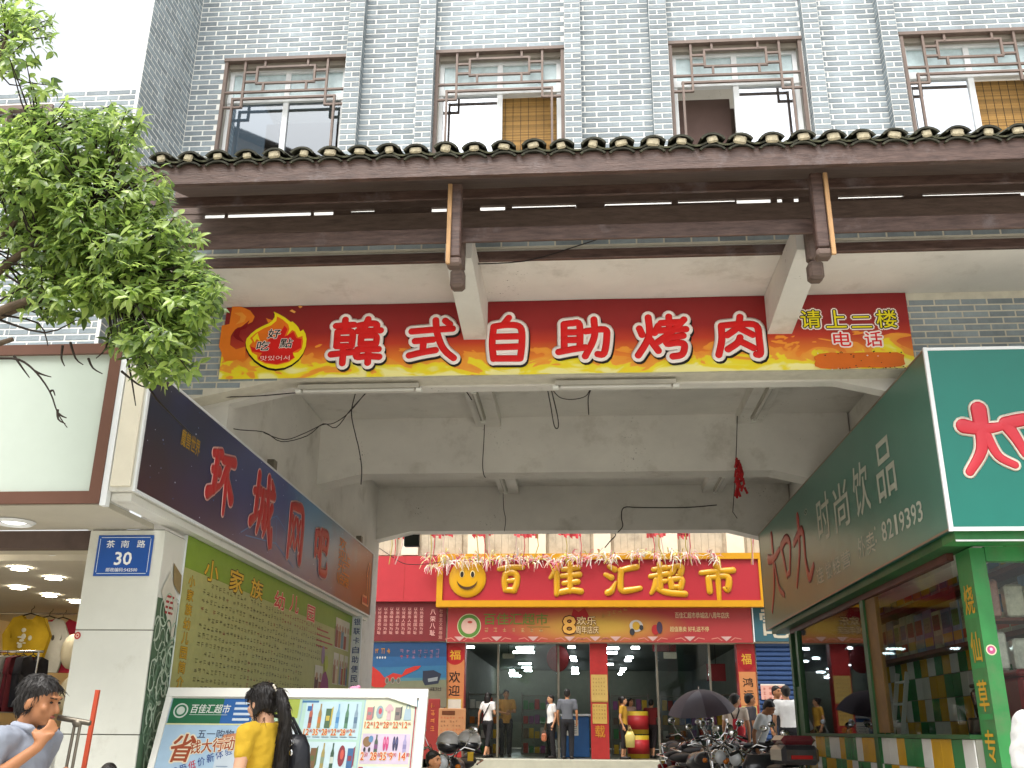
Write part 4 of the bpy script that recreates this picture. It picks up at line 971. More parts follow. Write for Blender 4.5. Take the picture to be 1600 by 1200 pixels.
teardrop = [(755,235),(830,270),(900,310),(985,375),(1005,365),(1050,405),(1085,445),(1110,500),(1150,475),(1180,530),(1195,600),(1185,700),(1150,790),(1090,870),(1000,940),(900,985),(780,1000),(680,985),(590,945),(500,880),(430,800),(388,720),(380,650),(390,600),(450,530),(520,475),(600,430),(680,395),(735,355),(765,310),(768,270)]
pr.poly([(bz(x - 5, y + 28)) for x, y in teardrop], '#140a04', 1)
pr.poly([bz(x, y) for x, y in teardrop], '#fbe61a', 2)
pr.poly([bz(*q) for q in [(800,300),(880,345),(950,410),(965,470),(930,560),(1000,480),(1040,500),(1080,580),(1140,560),(1150,640),(1130,730),(1080,780),(1000,790),(1040,850),(960,910),(800,950),(640,930),(540,880),(530,820),(460,780),(430,690),(470,640),(440,590),(520,520),(620,460),(720,420),(790,360)]], '#f07a1c', 3)
pr.poly([bz(*q) for q in [(900,420),(940,470),(900,570),(960,540),(1020,500),(1060,590),(1130,600),(1120,720),(1010,780),(1030,850),(950,900),(790,940),(640,915),(545,860),(600,790),(470,770),(440,700),(560,740),(700,600),(820,560)]], '#de1e1a', 4)
pr.poly([bz(*q) for q in [(470,590),(540,520),(560,590),(580,640),(530,600),(500,650)]], '#fbe61a', 5)
for ch, x, y in (('好', 750, 595), ('吃', 600, 755), ('點', 910, 720)):
    q = bz(x, y); pr.text(ch, q[0], q[1], .1, '#0c0606', 7, anchor='c', w=.125, off=.035, shear=.12, out='#fff4ee', outw=.05)
q = bz(770, 890); pr.text('맛있어서', q[0], q[1], .052, '#f6d8d0', 7, anchor='c', w=.30, off=.01)
pr.cut('flame_logo', ban)
for poly, c in (([(200,160),(330,170),(440,220),(500,300),(470,370),(380,420),(270,450),(230,480),(180,560),(170,680),(250,740),(380,700),(370,860),(100,900),(20,700),(60,420),(160,400)], '#f08224'),
                ([(220,250),(330,245),(390,300),(360,370),(240,410),(300,350),(310,300)], '#f6a03c'),
                ([(240,470),(330,430),(430,350),(380,460),(310,480),(290,560),(360,650),(250,600),(215,560)], '#8c1418'),
                ([(1080,165),(1110,150),(1140,170),(1105,190)], '#f8b85c'), ([(965,225),(1000,205),(1050,235),(1030,255),(1000,240)], '#f8b85c'), ([(650,320),(740,350),(680,385)], '#f28a2c')):
    pr.poly([bz(*a) for a in poly], c, {'#f08224': .4, '#8c1418': .7, '#f6a03c': 1.0}.get(c, .5))
pr.cut('flame_swirl', ban)
q = at(1273, 515, Y=YB)
for i, ch in enumerate('请上二楼'):
    q = at(1252 + i * 39.5, 513, Y=YB)
    hh = .185 if ch != '二' else .12; pr.text(ch, q.x, q.z, hh, '#141006', 6, w=.19, out='#fbeee8', outw=.019 / hh * 1.35); pr.text(ch, q.x, q.z, hh, '#f0e224', 8, w=.19, off=.02, out='#141006', outw=.010 / hh); pr.cut('character', ban)
for i, ch in enumerate('电话'):
    q = at(1303 + i * 49, 542, Y=YB); pr.text(ch, q.x, q.z, .15, '#e02020', 8, w=.165, off=.03, out='#fdf0ec', outw=.10); pr.cut('character', ban)
a, b = at(1274, 577, Y=YB), at(1412, 550, Y=YB)
rn = random.Random(3); pts = []
for i in range(24): t_ = i / 24 * 2 * math.pi; pts.append(((a.x + b.x) / 2 + (b.x - a.x) / 2 * max(-1, min(1, 1.25 * math.cos(t_))) * rn.uniform(.96, 1.02), (a.z + b.z) / 2 + (b.z - a.z) / 2 * max(-1, min(1, 1.25 * math.sin(t_))) * rn.uniform(.9, 1.08)))
pr.poly(pts, '#e0701c', 5)
for _ in range(40): x, z = rn.uniform(a.x, b.x), rn.choice((rn.uniform(a.z, b.z), b.z, a.z)) + rn.uniform(-.01, .01); pr.ell(x, z, rn.uniform(.004, .01), rn.uniform(.003, .007), rn.choice(('#140a04', '#fdf0ec', '#140a04')), 6, 6)
pr.cut('covered_number', ban)
q = at(1218, 491, Y=YB); pr.ell(q.x, q.z, .085, .105, '#c8a01c', 2); pr.ell(q.x, q.z, .075, .095, '#8c1418', 3); pr.poly([(q.x - .05, q.z - .06), (q.x + .03, q.z - .08), (q.x + .06, q.z), (q.x + .01, q.z + .09), (q.x, q.z + .02), (q.x - .05, q.z + .04)], '#e8c824', 4)
pr.build('small_logo', ban)

# ================================================================== INTERNET CAFE SIGN (left, along the passage)
XL = -3.40
def cafe_material():
    m = bpy.data.materials.new('night sky print'); m.use_nodes = True; n, l = m.node_tree.nodes, m.node_tree.links
    b = n['Principled BSDF']; b.inputs['Roughness'].default_value = .32
    tc = n.new('ShaderNodeTexCoord'); sp = n.new('ShaderNodeSeparateXYZ'); l.new(tc.outputs['Object'], sp.inputs[0])
    h = n.new('ShaderNodeMapRange'); h.inputs['From Min'].default_value = 7.0; h.inputs['From Max'].default_value = 15.7; l.new(sp.outputs['Y'], h.inputs['Value'])
    t = n.new('ShaderNodeTexNoise'); t.inputs['Scale'].default_value = 1.1; t.inputs['Detail'].default_value = 5; l.new(tc.outputs['Object'], t.inputs['Vector'])
    a = n.new('ShaderNodeMath'); a.operation = 'MULTIPLY_ADD'; a.inputs[1].default_value = .35; l.new(t.outputs['Fac'], a.inputs[0]); l.new(h.outputs[0], a.inputs[2])
    s = n.new('ShaderNodeMath'); s.operation = 'SUBTRACT'; s.inputs[1].default_value = .17; l.new(a.outputs[0], s.inputs[0])
    r = n.new('ShaderNodeValToRGB'); e = r.color_ramp.elements
    e[0].position = 0; e[0].color = (*lin('#20232f'), 1); e[1].position = 1; e[1].color = (*lin('#7a3a32'), 1)
    for p, c in ((.22, '#2c3460'), (.42, '#41508a'), (.56, '#5a8cb4'), (.70, '#6c92ac'), (.84, '#8a5850')): k = e.new(p); k.color = (*lin(c), 1)
    l.new(s.outputs[0], r.inputs['Fac'])
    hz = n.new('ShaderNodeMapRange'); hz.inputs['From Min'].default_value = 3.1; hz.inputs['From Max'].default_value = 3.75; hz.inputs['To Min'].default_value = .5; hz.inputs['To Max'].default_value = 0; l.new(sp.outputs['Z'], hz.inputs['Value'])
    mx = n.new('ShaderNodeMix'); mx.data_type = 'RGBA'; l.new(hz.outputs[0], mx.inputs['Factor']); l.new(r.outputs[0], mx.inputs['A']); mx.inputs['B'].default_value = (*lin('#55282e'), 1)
    l.new(mx.outputs['Result'], b.inputs['Base Color']); return m
ZL0, ZL1 = 3.075, 4.08
cafe = thing('internet_cafe_sign', 'long dark blue starry box sign with red brush characters along the passage wall', 'sign', (XL, 11, ZL0))
MB().box(-3.60, XL - .012, 7.0, 15.7, ZL0 - .02, ZL1).build('sign_box', M_white, cafe)
MB().add([(XL - .002, 7.03, ZL0), (XL - .002, 15.67, ZL0), (XL - .002, 15.67, ZL1 - .02), (XL - .002, 7.03, ZL1 - .02)], [(0, 1, 2, 3)]).build('sign_face', cafe_material(), cafe)
m = MB(); m.box(XL - .011, XL + .006, 6.995, 7.03, ZL0 - .025, ZL1); m.box(XL - .011, XL + .006, 15.67, 15.705, ZL0 - .025, ZL1); m.box(XL - .011, XL + .006, 7.031, 15.669, ZL0 - .025, ZL0 - .001); m.box(XL - .011, XL + .006, 7.031, 15.669, ZL1 - .019, ZL1); m.build('edge_trim', M_alu, cafe)
MB().bbox(-3.585, -3.425, 6.975, 6.998, ZL0 + .01, ZL1 - .05, .004).build('end_panel', mat('ivory end panel', '#d6d0bc', .5, var=.05), cafe)
M_cred = mat('cafe red', '#b2282a', .4, var=.05); M_cpink = mat('cafe outline', '#d8a8a0', .4, var=.03)
U, V = (0, 1, 0), (0, 0, 1)
for ch, y0, y1, z0, z1 in (('环', 8.42, 9.04, 3.30, 3.87), ('城', 9.63, 10.36, 3.27, 3.93), ('网', 10.92, 11.58, 3.24, 3.90), ('吧', 12.12, 12.80, 3.27, 3.86)):
    m = MB(); o = (XL + .004, y0, z0)
    brush(m, CH[ch], o, U, V, y1 - y0, z1 - z0, .12, .004, grow=.016, mi=1); brush(m, CH[ch], o, U, V, y1 - y0, z1 - z0, .12, .007, lift=.003)
    m.build('character', [M_cred, M_cpink], cafe)
pr = Print((XL + .001, 0, 0), U, V)
pr.text('魔兽世界', 7.72, 3.63, .15, '#a8842c', 2, w=.42, off=.02)
c_or = '#e08a3c'
for i, ch in enumerate('欢迎光临'): pr.text(ch, 13.6, 3.78 - i * .165, .15, c_or, 2, w=.42, anchor='c', off=.05)
for i, ch in enumerate('上二楼'): pr.text(ch, 13.95, 3.62 - i * .17, .15, c_or, 2, w=.3, anchor='c', off=.05)
arrow = [(15.5, 3.85), (15.5, 3.2), (15.05, 3.2), (15.05, 3.32), (15.36, 3.32), (15.36, 3.65), (15.28, 3.65), (15.43, 3.88)]
pr.path(arrow + [arrow[0]], .032, '#e8a078', 3); pr.rect(15.07, 3.22, 15.4, 3.31, '#c04a34', 2)
rn = random.Random(5)
for _ in range(120): y = rn.uniform(7.1, 15.6); z = rn.uniform(3.1, 4.05); s = rn.uniform(.003, .009); pr.ell(y, z, s * 1.5, s, rn.choice(('#8fa4c8', '#c8d4e8', '#5a78a8')), 1, 6)
for a in ((9.4, 3.2, 9.7, 3.33), (9.7, 3.33, 10.5, 3.6), (10.5, 3.6, 11.1, 3.45), (10.5, 3.6, 10.55, 3.3), (10.55, 3.3, 11.3, 3.15), (9.55, 3.2, 10.55, 3.3)): pr.line(*a, .012, '#5f86b4', 1)
pr.build('sign_print', cafe)
# soffit band under the sign box
MB().box(-3.60, -3.44, 7.06, 15.7, 2.99, 3.05).build('sign_soffit', M_white, cafe)

# ================================================================== BLANK WHITE SIGN (left edge)
bs = thing('blank_sign', 'blank white light box sign in a brown frame above the clothing shop', 'sign', (-4.4, 7.0, 2.96))
MB().box(-7.5, -3.72, 7.02, 7.3, 2.99, 4.24).build('box_body', M_white, bs)
MB().add([(-7.5, 7.015, 3.03), (-3.735, 7.015, 3.03), (-3.735, 7.015, 4.19), (-7.5, 7.015, 4.19)], [(0, 1, 2, 3)]).build('blank_face', mat('milky acrylic', '#c3cfc4', .3, var=.02), bs)
M_brfr = mat('brown sign frame', '#6a4a3c', .4, var=.08)
m = MB(); m.box(-7.6, -3.745, 6.98, 7.014, 2.955, 3.05); m.box(-7.6, -3.745, 6.98, 7.014, 4.185, 4.27); m.box(-3.744, -3.652, 6.978, 7.016, 2.955, 4.275); m.build('frame', M_brfr, bs)
MB().box(-3.65, -3.602, 6.985, 7.05, 2.94, 4.26).build('corner_strip', M_alu, bs)

# ================================================================== HOUSE NUMBER PLATE
a, b = at(145, 900, Y=YP - .01), at(241, 836, Y=YP - .01)
hp = thing('house_number_plate', 'blue enamel street plate with white number 30 on the slab pillar', 'sign', ((a.x + b.x) / 2, YP, a.z))
W, H = b.x - a.x, b.z - a.z
MB().bbox(a.x, b.x, YP - .012, YP - .002, a.z, b.z, .002).build('plate', mat('blue enamel', '#2858a8', .3, var=.04), hp)
pr = Print((a.x, YP - .0125, a.z), (1, 0, 0), (0, 0, 1), .0006)
for x0, y0, x1, y1 in ((.06, .05, .94, .065), (.06, .935, .94, .95), (.04, .09, .05, .91), (.95, .09, .96, .91)): pr.rect(x0 * W, y0 * H, x1 * W, y1 * H, '#d8e4f0', 1)
for x in (.17, .44, .71): pass
for ch, x in zip('茶南路', (.24, .5, .79)): pr.text(ch, x * W, .69 * H, .18 * H, '#eef2f4', 1.5, w=.145 * W, anchor='c', off=.03)
pr.text('30', .5 * W, .27 * H, .31 * H, '#f4f6f6', 1.5, w=.3 * W, anchor='c', off=.06)
pr.text('邮政编码:542500', .5 * W, .1 * H, .1 * H, '#eef2f4', 1.5, w=.56 * W, anchor='c', off=.02)
pr.build('plate_lettering', hp)
p = at(121, 993, Y=YP - .004)
st = Print((0, YP - .003, 0), (1, 0, 0), (0, 0, 1), .0006); st.ell(p.x, p.z, .028, .030, '#b02c2c', 1); st.ell(p.x, p.z, .016, .018, '#e0b8a8', 2); st.ell(p.x, p.z, .008, .008, '#b02c2c', 3)
st.build('round_sticker', None, label='small round red sticker on the white slab pillar', cat='sticker')

# ================================================================== KINDERGARTEN POSTER and the things beside it
kp = thing('kindergarten_poster', 'large green kindergarten poster with yellow title and dense small print behind the flyer board', 'poster', (-3.52, 11.6, 1.6))
ky0, ky1, kz0, kz1 = 8.42, 15.0, 1.55, 2.985
MB().box(-3.565, -3.525, ky0, ky1, kz0, kz1).build('poster_board', M_alu, kp)
pr = Print((-3.5235, 0, 0), U, V)
pr.rect(ky0, kz0, ky1, kz1, '#a9aa6a', 0); pr.rect(ky0, 2.70, ky1, kz1, '#7d9c2e', 1); pr.cut('poster_sheet', kp)
for k, (xa, xb, ya, yb, c) in enumerate(((320, 342, 876, 909, '#d8ac20'), (359, 381, 891, 926, '#d8ac20'), (392, 411, 906, 936, '#d8ac20'), (429, 445, 925, 952, '#d23a3a'), (453, 467, 931, 957, '#d23a3a'), (480, 492, 947, 971, '#d23a3a'))):
    q0, q1 = at(xa, (ya + yb) / 2, X=-3.52), at(xb, (ya + yb) / 2, X=-3.52); zb, zt = at((xa + xb) / 2, yb, X=-3.52).z, at((xa + xb) / 2, ya, X=-3.52).z
    pr.text('小家族幼儿园'[k], q0.y, zb, zt - zb, c, 3, w=q1.y - q0.y, off=.05, out='#4a3208' if k < 3 else '#f0c8b0', outw=.04); pr.cut('title_character', kp)
for i, ch in enumerate('小家族幼儿园简介'): pr.text(ch, 8.62, 2.55 - i * .125, .10, '#caa01c', 3, w=.15, anchor='c', off=.04, out='#6a4c10', outw=.03)
rn = random.Random(11)
for r_i in range(13):
    z = 2.60 - r_i * .078; y = 8.9 + (.2 if r_i % 4 == 0 else 0); end = 13.3 if r_i < 6 else (12.4 if r_i < 9 else 12.9 - .1 * (r_i % 3))
    if r_i > 7 and r_i % 2: end -= .6
    while y < end:
        if rn.random() < .95: pr.scribble(y, z, .05, '#8a3428' if (y > 11.4 and r_i < 2) or rn.random() < .04 else '#55502c', 2, wd=.075, rng=rn)
        y += .105
for i in range(4): pr.rect(13.0, 2.60 - i * .07, 13.0 + rn.uniform(.5, .9), 2.62 - i * .07, '#a84030', 2)
def photo(y0, z0, y1, z1, cols):
    pr.rect(y0, z0, y1, z1, '#c8c4b4', 2); n = len(cols)
    for i, c in enumerate(cols):
        a = y0 + (y1 - y0) * i / n; pr.rect(a + .01, z0 + .01, a + (y1 - y0) / n - .005, z0 + (z1 - z0) * rn.uniform(.45, .7), c, 3)
        pr.ell(a + (y1 - y0) / n / 2, z0 + (z1 - z0) * .68, (y1 - y0) / n * .3, (z1 - z0) * .12, '#b08a70', 4, 10)
pr.cut('small_print', kp)
photo(14.0, 2.45, 14.85, 2.87, ['#8a3a2a', '#a86a3a', '#6a8a9a', '#9a4a3a', '#b8b0a0']); photo(14.0, 1.95, 14.3, 2.38, ['#9a6a4a', '#c8b090']); photo(14.36, 1.95, 14.6, 2.38, ['#7a8aa0', '#a04a3a']); photo(14.66, 1.95, 14.88, 2.38, ['#a85a4a', '#5a7a8a']); photo(14.1, 1.6, 14.88, 1.9, ['#8a5a3a', '#6a2a2a', '#a88a6a'])
photo(13.05, 1.72, 13.45, 2.15, ['#5a2a24', '#8a4a34']); pr.poly([(13.2, 1.58), (13.45, 2.05), (13.6, 2.1), (13.75, 2.0), (13.98, 1.58)], '#8a2468', 4); pr.ell(13.6, 2.2, .1, .11, '#a8b02a', 5); pr.ell(13.4, 2.3, .09, .12, '#8a6a88', 4)
pr.build('photographs', kp)
vs = thing('payment_sign', 'narrow white vertical sign with blue characters at the end of the green poster', 'sign', (-3.46, 15.05, 1.6))
MB().bbox(-3.52, -3.38, 15.04, 15.09, 1.55, 3.0, .004).build('sign_board', M_alu, vs)
pr = Print((-3.52, 15.038, 0), (1, 0, 0), (0, 0, 1))
for i, ch in enumerate('银联卡自助便民缴费'): pr.text(ch, .07, 2.86 - i * .14, .1, '#2a3f7c', 1, w=.1, anchor='c', off=.02)
pr.build('sign_lettering', vs)
# green marbled poster on the pillar's side and the loose flyer over it
gp = thing('marbled_poster', 'green and white marbled poster wrapped round the passage side of the slab pillar', 'poster', (XS, 8.2, .3))
pr = Print((XS + .002, 0, 0), U, V, .0015); pr.rect(7.985, .3, 8.43, 2.38, '#4c6a50', 0)
for i in range(75):
    cy, cz = rn.uniform(8.02, 8.4), rn.uniform(.6, 2.3); r0 = rn.uniform(.05, .14); ph = rn.uniform(0, 6); c = rn.choice(('#9cb49a', '#7d9a80', '#b8c8b4', '#5f7d64'))
    pts = [(min(8.42, max(7.99, cy + math.cos(ph + t_ * .5) * r0 * (1 - t_ * .05))), cz + math.sin(ph + t_ * .5) * r0 * 1.4 * (1 - t_ * .04)) for t_ in range(11)]
    pr.path(pts, rn.uniform(.006, .022), c, 1 + i * .12)
pr.build('poster_print', gp)
a = at(262, 905, X=XS + .02)
fl = thing('loose_flyer', 'loose white flyer with red print hanging askew on the pillar edge', 'flyer', (XS + .02, 8.2, 2.2))
pr = Print((XS + .008, 0, 0), (0, 1, .0), (0, 0, 1), .001); pr.poly([(8.02, 2.44), (8.16, 2.62), (8.40, 2.36), (8.38, 2.02)], '#ccc8b8', 1); pr.poly([(8.2, 2.7), (8.4, 2.62), (8.42, 2.45), (8.25, 2.52)], '#8c7a50', 2)
for k in range(4): pr.rect(8.14, 2.40 - k * .045, 8.30, 2.42 - k * .045, '#b03a3a', 2)
pr.build('flyer_sheet', fl)

# ================================================================== SUPERMARKET FLYER BOARD
BH_, BW_ = 1.48, 2.2; BO = Vector((-3.47, 7.78, .27)); BU = Vector((1, 0, 0)); BV = Vector((0, math.sin(R(20)), math.cos(R(20))))
fb_ = thing('flyer_board', 'white framed board of supermarket price flyers leaning in front of the green poster', 'notice board', BO)
BN = BU.cross(BV)
def bpt(x, y, k): return BO + BU * x + BV * y + BN * k
def bbx(mb, x0, x1, y0, y1, k0, k1): 
    v = [bpt(x, y, k) for k in (k0, k1) for x, y in ((x0, y0), (x1, y0), (x1, y1), (x0, y1))]; mb.add(v, [(0, 3, 2, 1), (4, 5, 6, 7), (0, 1, 5, 4), (1, 2, 6, 5), (2, 3, 7, 6), (3, 0, 4, 7)])
m = MB(); bbx(m, 0, BW_, 0, BH_, -.03, -.002); m.build('backing', M_white, fb_)
m = MB(); bbx(m, 0, BW_, BH_ - .075, BH_, 0, .02); bbx(m, 0, .05, .0, BH_ - .076, 0, .018); bbx(m, BW_ - .07, BW_, .0, BH_ - .076, 0, .018); m.build('frame', M_white, fb_)
m = MB()
for x in (.15, BW_ - .15): m.beam(bpt(x, BH_ * .75, -.035), (BO.x + x, BO.y + .95, 0), .04, .04); m.beam(bpt(x, .0, -.02), (BO.x + x, BO.y - .1, 0), .04, .04)
m.build('prop', M_alu, fb_)
pr = Print(bpt(0, 0, .001), BU, BV, .0015); pr.tone = .66
x_, y_ = .05, BH_ - .085          # top left of the printed area
pr.rect(.05, .0, BW_ - .07, y_, '#a8c8d8', 0)
pr.rect(.05, 0, .72, y_ - .22, '#9cc4e4', 1); pr.rect(.05, .62, .72, y_ - .22, '#b4d4ec', 1.3); pr.rect(.06, y_ - .21, .58, y_, '#1c7048', 2); pr.rect(.50, y_ - .21, .76, y_, '#2064ac', 2.2); pr.rect(.05, y_ - .222, .74, y_ - .21, '#e6e8b0', 2.5)
pr.ell(.15, y_ - .105, .062, .062, '#d8e4d8', 3); pr.ell(.15, y_ - .105, .05, .05, '#2c7a54', 3.4); pr.ell(.15, y_ - .105, .034, .034, '#d8e4d8', 3.8)
pr.text('百佳汇超市', .23, y_ - .125, .075, '#f0f4ec', 3, w=.33, off=.02, shear=.1); pr.rect(.23, y_ - .14, .55, y_ - .136, '#c8d8cc', 3)
for k in range(4): pr.rect(.60, y_ - .05 - k * .045, .74, y_ - .03 - k * .045, '#d4e4f0', 3)
pr.cut('flyer_heading', fb_)
pr.text('五一购物', .34, y_ - .33, .07, '#2c3a5c', 3, w=.3, off=.01)
pr.text('省', .13, y_ - .52, .22, '#a8481c', 3.6, w=.19, off=.04, out='#f4e8c8', outw=.05, shear=.15); pr.text('钱大行动', .31, y_ - .46, .11, '#a8481c', 3.6, w=.36, off=.03, out='#f4e8c8', outw=.05, rot=.1)
for i, ch in enumerate('感受低价新体验'): pr.text(ch, .2 + i * .068, y_ - .64 + i * .028, .068, '#2c5098' if ch != '低' else '#d02c3c', 3, w=.058, off=.02, rot=.28)
pr.poly([(.5, y_ - .4), (.56, y_ - .3), (.72, y_ - .28), (.70, y_ - .36), (.6, y_ - .42)], '#e09a70', 3); pr.rect(.53, .25, .70, y_ - .4, '#d4e2ec', 2.4)
for k in range(13): pr.rect(.55, .3 + k * .045, .55 + rn.uniform(.08, .14), .306 + k * .045, '#7a94b0', 3)
for i in range(5):     # people holding bags at the foot of the flyer
    x = .12 + i * .09; pr.ell(x, .52 - .02 * (i % 2), .024, .03, '#b88a6a', 4, 12); pr.rect(x - .035, .3, x + .035, .49, rn.choice(('#b83a34', '#d8a83a', '#7a9a5a', '#c87a8a')), 3.5)
def price(x, y, h, s=None):
    s = s or rn.choice(('9.90', '15.80', '22.90', '6.80', '12.80', '35.90', '2.50', '69.90', '14.80', '28.00')); i = s.index('.')
    pr.text(s[:i], x, y, h, '#c83a1c', 5, w=h * .42 * i, off=.04, out='#fbe8a8', outw=.05); pr.text(s[i + 1:], x + h * .48 * i, y + h * .45, h * .5, '#c83a1c', 5, w=h * .42, off=.02)
def item(x, y, w, h, kind, c, c2):
    k = 4
    if kind == 'bottle': pr.poly([(x + w * .3, y), (x + w * .7, y), (x + w * .7, y + h * .6), (x + w * .58, y + h * .78), (x + w * .58, y + h), (x + w * .42, y + h), (x + w * .42, y + h * .78), (x + w * .3, y + h * .6)], c, k); pr.rect(x + w * .3, y + h * .2, x + w * .7, y + h * .45, c2, k + .5)
    elif kind == 'shirt': pr.poly([(x + w * .25, y), (x + w * .75, y), (x + w * .72, y + h * .6), (x + w * .95, y + h * .55), (x + w, y + h * .75), (x + w * .65, y + h), (x + w * .35, y + h), (x, y + h * .75), (x + w * .05, y + h * .55), (x + w * .28, y + h * .6)], c, k); pr.ell(x + w * .5, y + h * .5, w * .12, h * .1, c2, k + .5, 10)
    elif kind == 'bag': pr.poly([(x + w * .05, y), (x + w * .95, y), (x + w * .85, y + h * .7), (x + w * .15, y + h * .7)], c, k); pr.path([(x + w * .3, y + h * .7), (x + w * .35, y + h * .95), (x + w * .65, y + h * .95), (x + w * .7, y + h * .7)], h * .06, c2, k)
    elif kind == 'box': pr.poly([(x + w * .1, y), (x + w * .75, y), (x + w * .75, y + h * .8), (x + w * .1, y + h * .8)], c, k); pr.poly([(x + w * .75, y), (x + w * .92, y + h * .15), (x + w * .92, y + h * .9), (x + w * .75, y + h * .8)], c2, k); pr.rect(x + w * .2, y + h * .3, x + w * .62, y + h * .5, c2, k + .5)
    elif kind == 'shoe': pr.ell(x + w * .35, y + h * .5, w * .16, h * .42, c, k, 14); pr.ell(x + w * .68, y + h * .5, w * .16, h * .42, c, k, 14); pr.ell(x + w * .35, y + h * .6, w * .08, h * .15, c2, k + .5, 10); pr.ell(x + w * .68, y + h * .6, w * .08, h * .15, c2, k + .5, 10)
    elif kind == 'trike': pr.ell(x + w * .4, y + h * .6, w * .36, h * .3, c, k, 16); pr.ell(x + w * .7, y + h * .75, w * .2, h * .2, c2, k + .3, 12); pr.ell(x + w * .25, y + h * .15, w * .1, h * .14, '#2c2a2a', k + .6, 12); pr.ell(x + w * .65, y + h * .15, w * .1, h * .14, '#2c2a2a', k + .6, 12)
    else: pr.ell(x + w * .5, y + h * .5, w * .42, h * .42, c, k, 16); pr.ell(x + w * .55, y + h * .55, w * .2, h * .2, c2, k + .5, 12)
# sheet two (behind the woman), three and four
pr.rect(.73, 0, 1.16, y_, '#b4d4b8', 1.2); pr.rect(.75, y_ - .16, 1.14, y_, '#a8b848', 2)
for _ in range(12): pr.ell(rn.uniform(.78, 1.12), y_ - rn.uniform(.02, .15), .03, .02, rn.choice(('#d890a8', '#c8d06a', '#e0b8c8', '#88a848')), 2.5 + rn.random(), 10)
for r_i in range(5):
    for c_i in range(3):
        x, y = .755 + c_i * .133, y_ - .40 - r_i * .25
        pr.rect(x, y, x + .12, y + .21, '#dfe8ec', 2.6); item(x + .01, y + .06, .10, .14, rn.choice(('bottle', 'bag', 'round', 'bottle')), rn.choice(('#6a3a34', '#58405a', '#3c5a54', '#7a5a44')), rn.choice(('#c83a2c', '#d8b84a'))); price(x + .015, y + .012, .055)
pr.rect(1.17, 0, 1.68, y_, '#b8dccc', 1.3); pr.rect(1.2, y_ - .33, 1.66, y_ - .02, '#c4e2ea', 2); pr.rect(1.19, y_ - .66, 1.655, y_ - .35, '#cce4ea', 2)
spec3 = [('bottle', '#b8624a', '#7a3a3c'), ('bottle', '#a8884a', '#c87a3a'), ('box', '#4a6a4a', '#c8b44a'), ('bottle', '#7ab0d4', '#4a8ac0'), ('bottle', '#5a8a6a', '#3c6a54'), ('bottle', '#8aa4b4', '#5a7a94'),
         ('round', '#c8ccc4', '#a8b0a8'), ('box', '#7a5a3a', '#5a6a3a'), ('bottle', '#a89a5a', '#8a9a7a'), ('bottle', '#3a5a44', '#c8d4c4'), ('round', '#8a2c38', '#d85a4a'), ('box', '#3a6a9a', '#8a3a4a')]
for i, (kd, c, c2) in enumerate(spec3):
    x, y = 1.215 + (i % 6) * .075, y_ - .24 - (i // 6) * .32; item(x, y, .07, .20, kd, c, c2); price(x - .002, y - .058, .05); pr.rect(x, y - .075, x + .06, y - .07, '#6a7a80', 4)
for i, (kd, c, c2) in enumerate([('box', '#3c4a4a', '#5a6a6a'), ('shirt', '#8a8a9c', '#74748a'), ('round', '#7ab0d0', '#5a90c0'), ('round', '#4a78a8', '#7aa0c0'), ('bottle', '#88c0d8', '#5aa0c8')]):
    x, y = 1.2 + i * .092, y_ - .88; item(x, y, .08, .17, kd, c, c2); price(x, y - .07, .05)
for i in range(5): x, y = 1.19 + i * .092, .2; item(x, y, .08, .2, rn.choice(('bottle', 'box', 'round')), rn.choice(('#5a8ab0', '#4a5a6a', '#8a6a5a')), '#c84a3a'); price(x, y - .08, .05)
pr.rect(1.16, y_ - .03, 1.3, y_ - .012, '#3c78a8', 2.4); pr.rect(1.215, y_ - .1, 1.25, y_ - .06, '#2c6aa8', 4.6)
pr.rect(1.69, 0, 2.10, y_, '#dde4c4', 1.4); pr.rect(1.70, y_ - .52, 2.09, y_ - .28, '#d4c4d8', 2); pr.rect(1.70, y_ - .78, 2.09, y_ - .54, '#c8dcec', 2); pr.rect(1.69, 0, 2.09, y_ - .8, '#e4d8c0', 2)
spec4 = [('box', '#c87a7a', '#8a8a8a'), ('round', '#9ab0b8', '#c84a5a'), ('shirt', '#d8b4b8', '#c89aa0'), ('box', '#8a7a74', '#5a5a5a'), ('bag', '#a8c0cc', '#7a98a8')]
for i, (kd, c, c2) in enumerate(spec4): x, y = 1.705 + i * .077, y_ - .17; item(x, y, .07, .13, kd, c, c2); price(x, y - .065, .05)
for i, (kd, c, c2) in enumerate([('trike', '#8a6a44', '#5a88b0'), ('bottle', '#4a5a4a', '#7a4a7a'), ('shoe', '#c83a7a', '#e88ab0'), ('shoe', '#2c2c54', '#5a5a8a'), ('bottle', '#a8a0c8', '#8a84b0')]): x, y = 1.705 + i * .077, y_ - .43; item(x, y, .095 if i == 0 else .07, .14, kd, c, c2); price(x, y - .06, .06)
for i, (kd, c, c2) in enumerate([('shirt', '#8a7a84', '#6a5a64'), ('box', '#7a5a48', '#5a4034'), ('bag', '#6a6a70', '#4a4a50'), ('box', '#8a6040', '#4a3428'), ('bag', '#c8ccd4', '#a8b0b8')]): x, y = 1.705 + i * .077, y_ - .69; item(x, y, .07, .13, kd, c, c2); price(x, y - .062, .05)
for i, c in enumerate(('#b83a30', '#8aa0b0', '#6a88b8', '#c490b0', '#b890b8')):
    for rr in range(3): x, y = 1.70 + i * .077, y_ - 1.0 - rr * .26; item(x, y, .075, .17, 'shirt', c if rr == 0 else rn.choice(('#b83a30', '#8aa0b0', '#c490b0', '#5a6a8a')), '#e8e0d8'); price(x, y - .055, .05)
for y in (y_ - .545, y_ - .80): pr.rect(1.70, y - .04, 1.735, y, '#b02c34', 5)
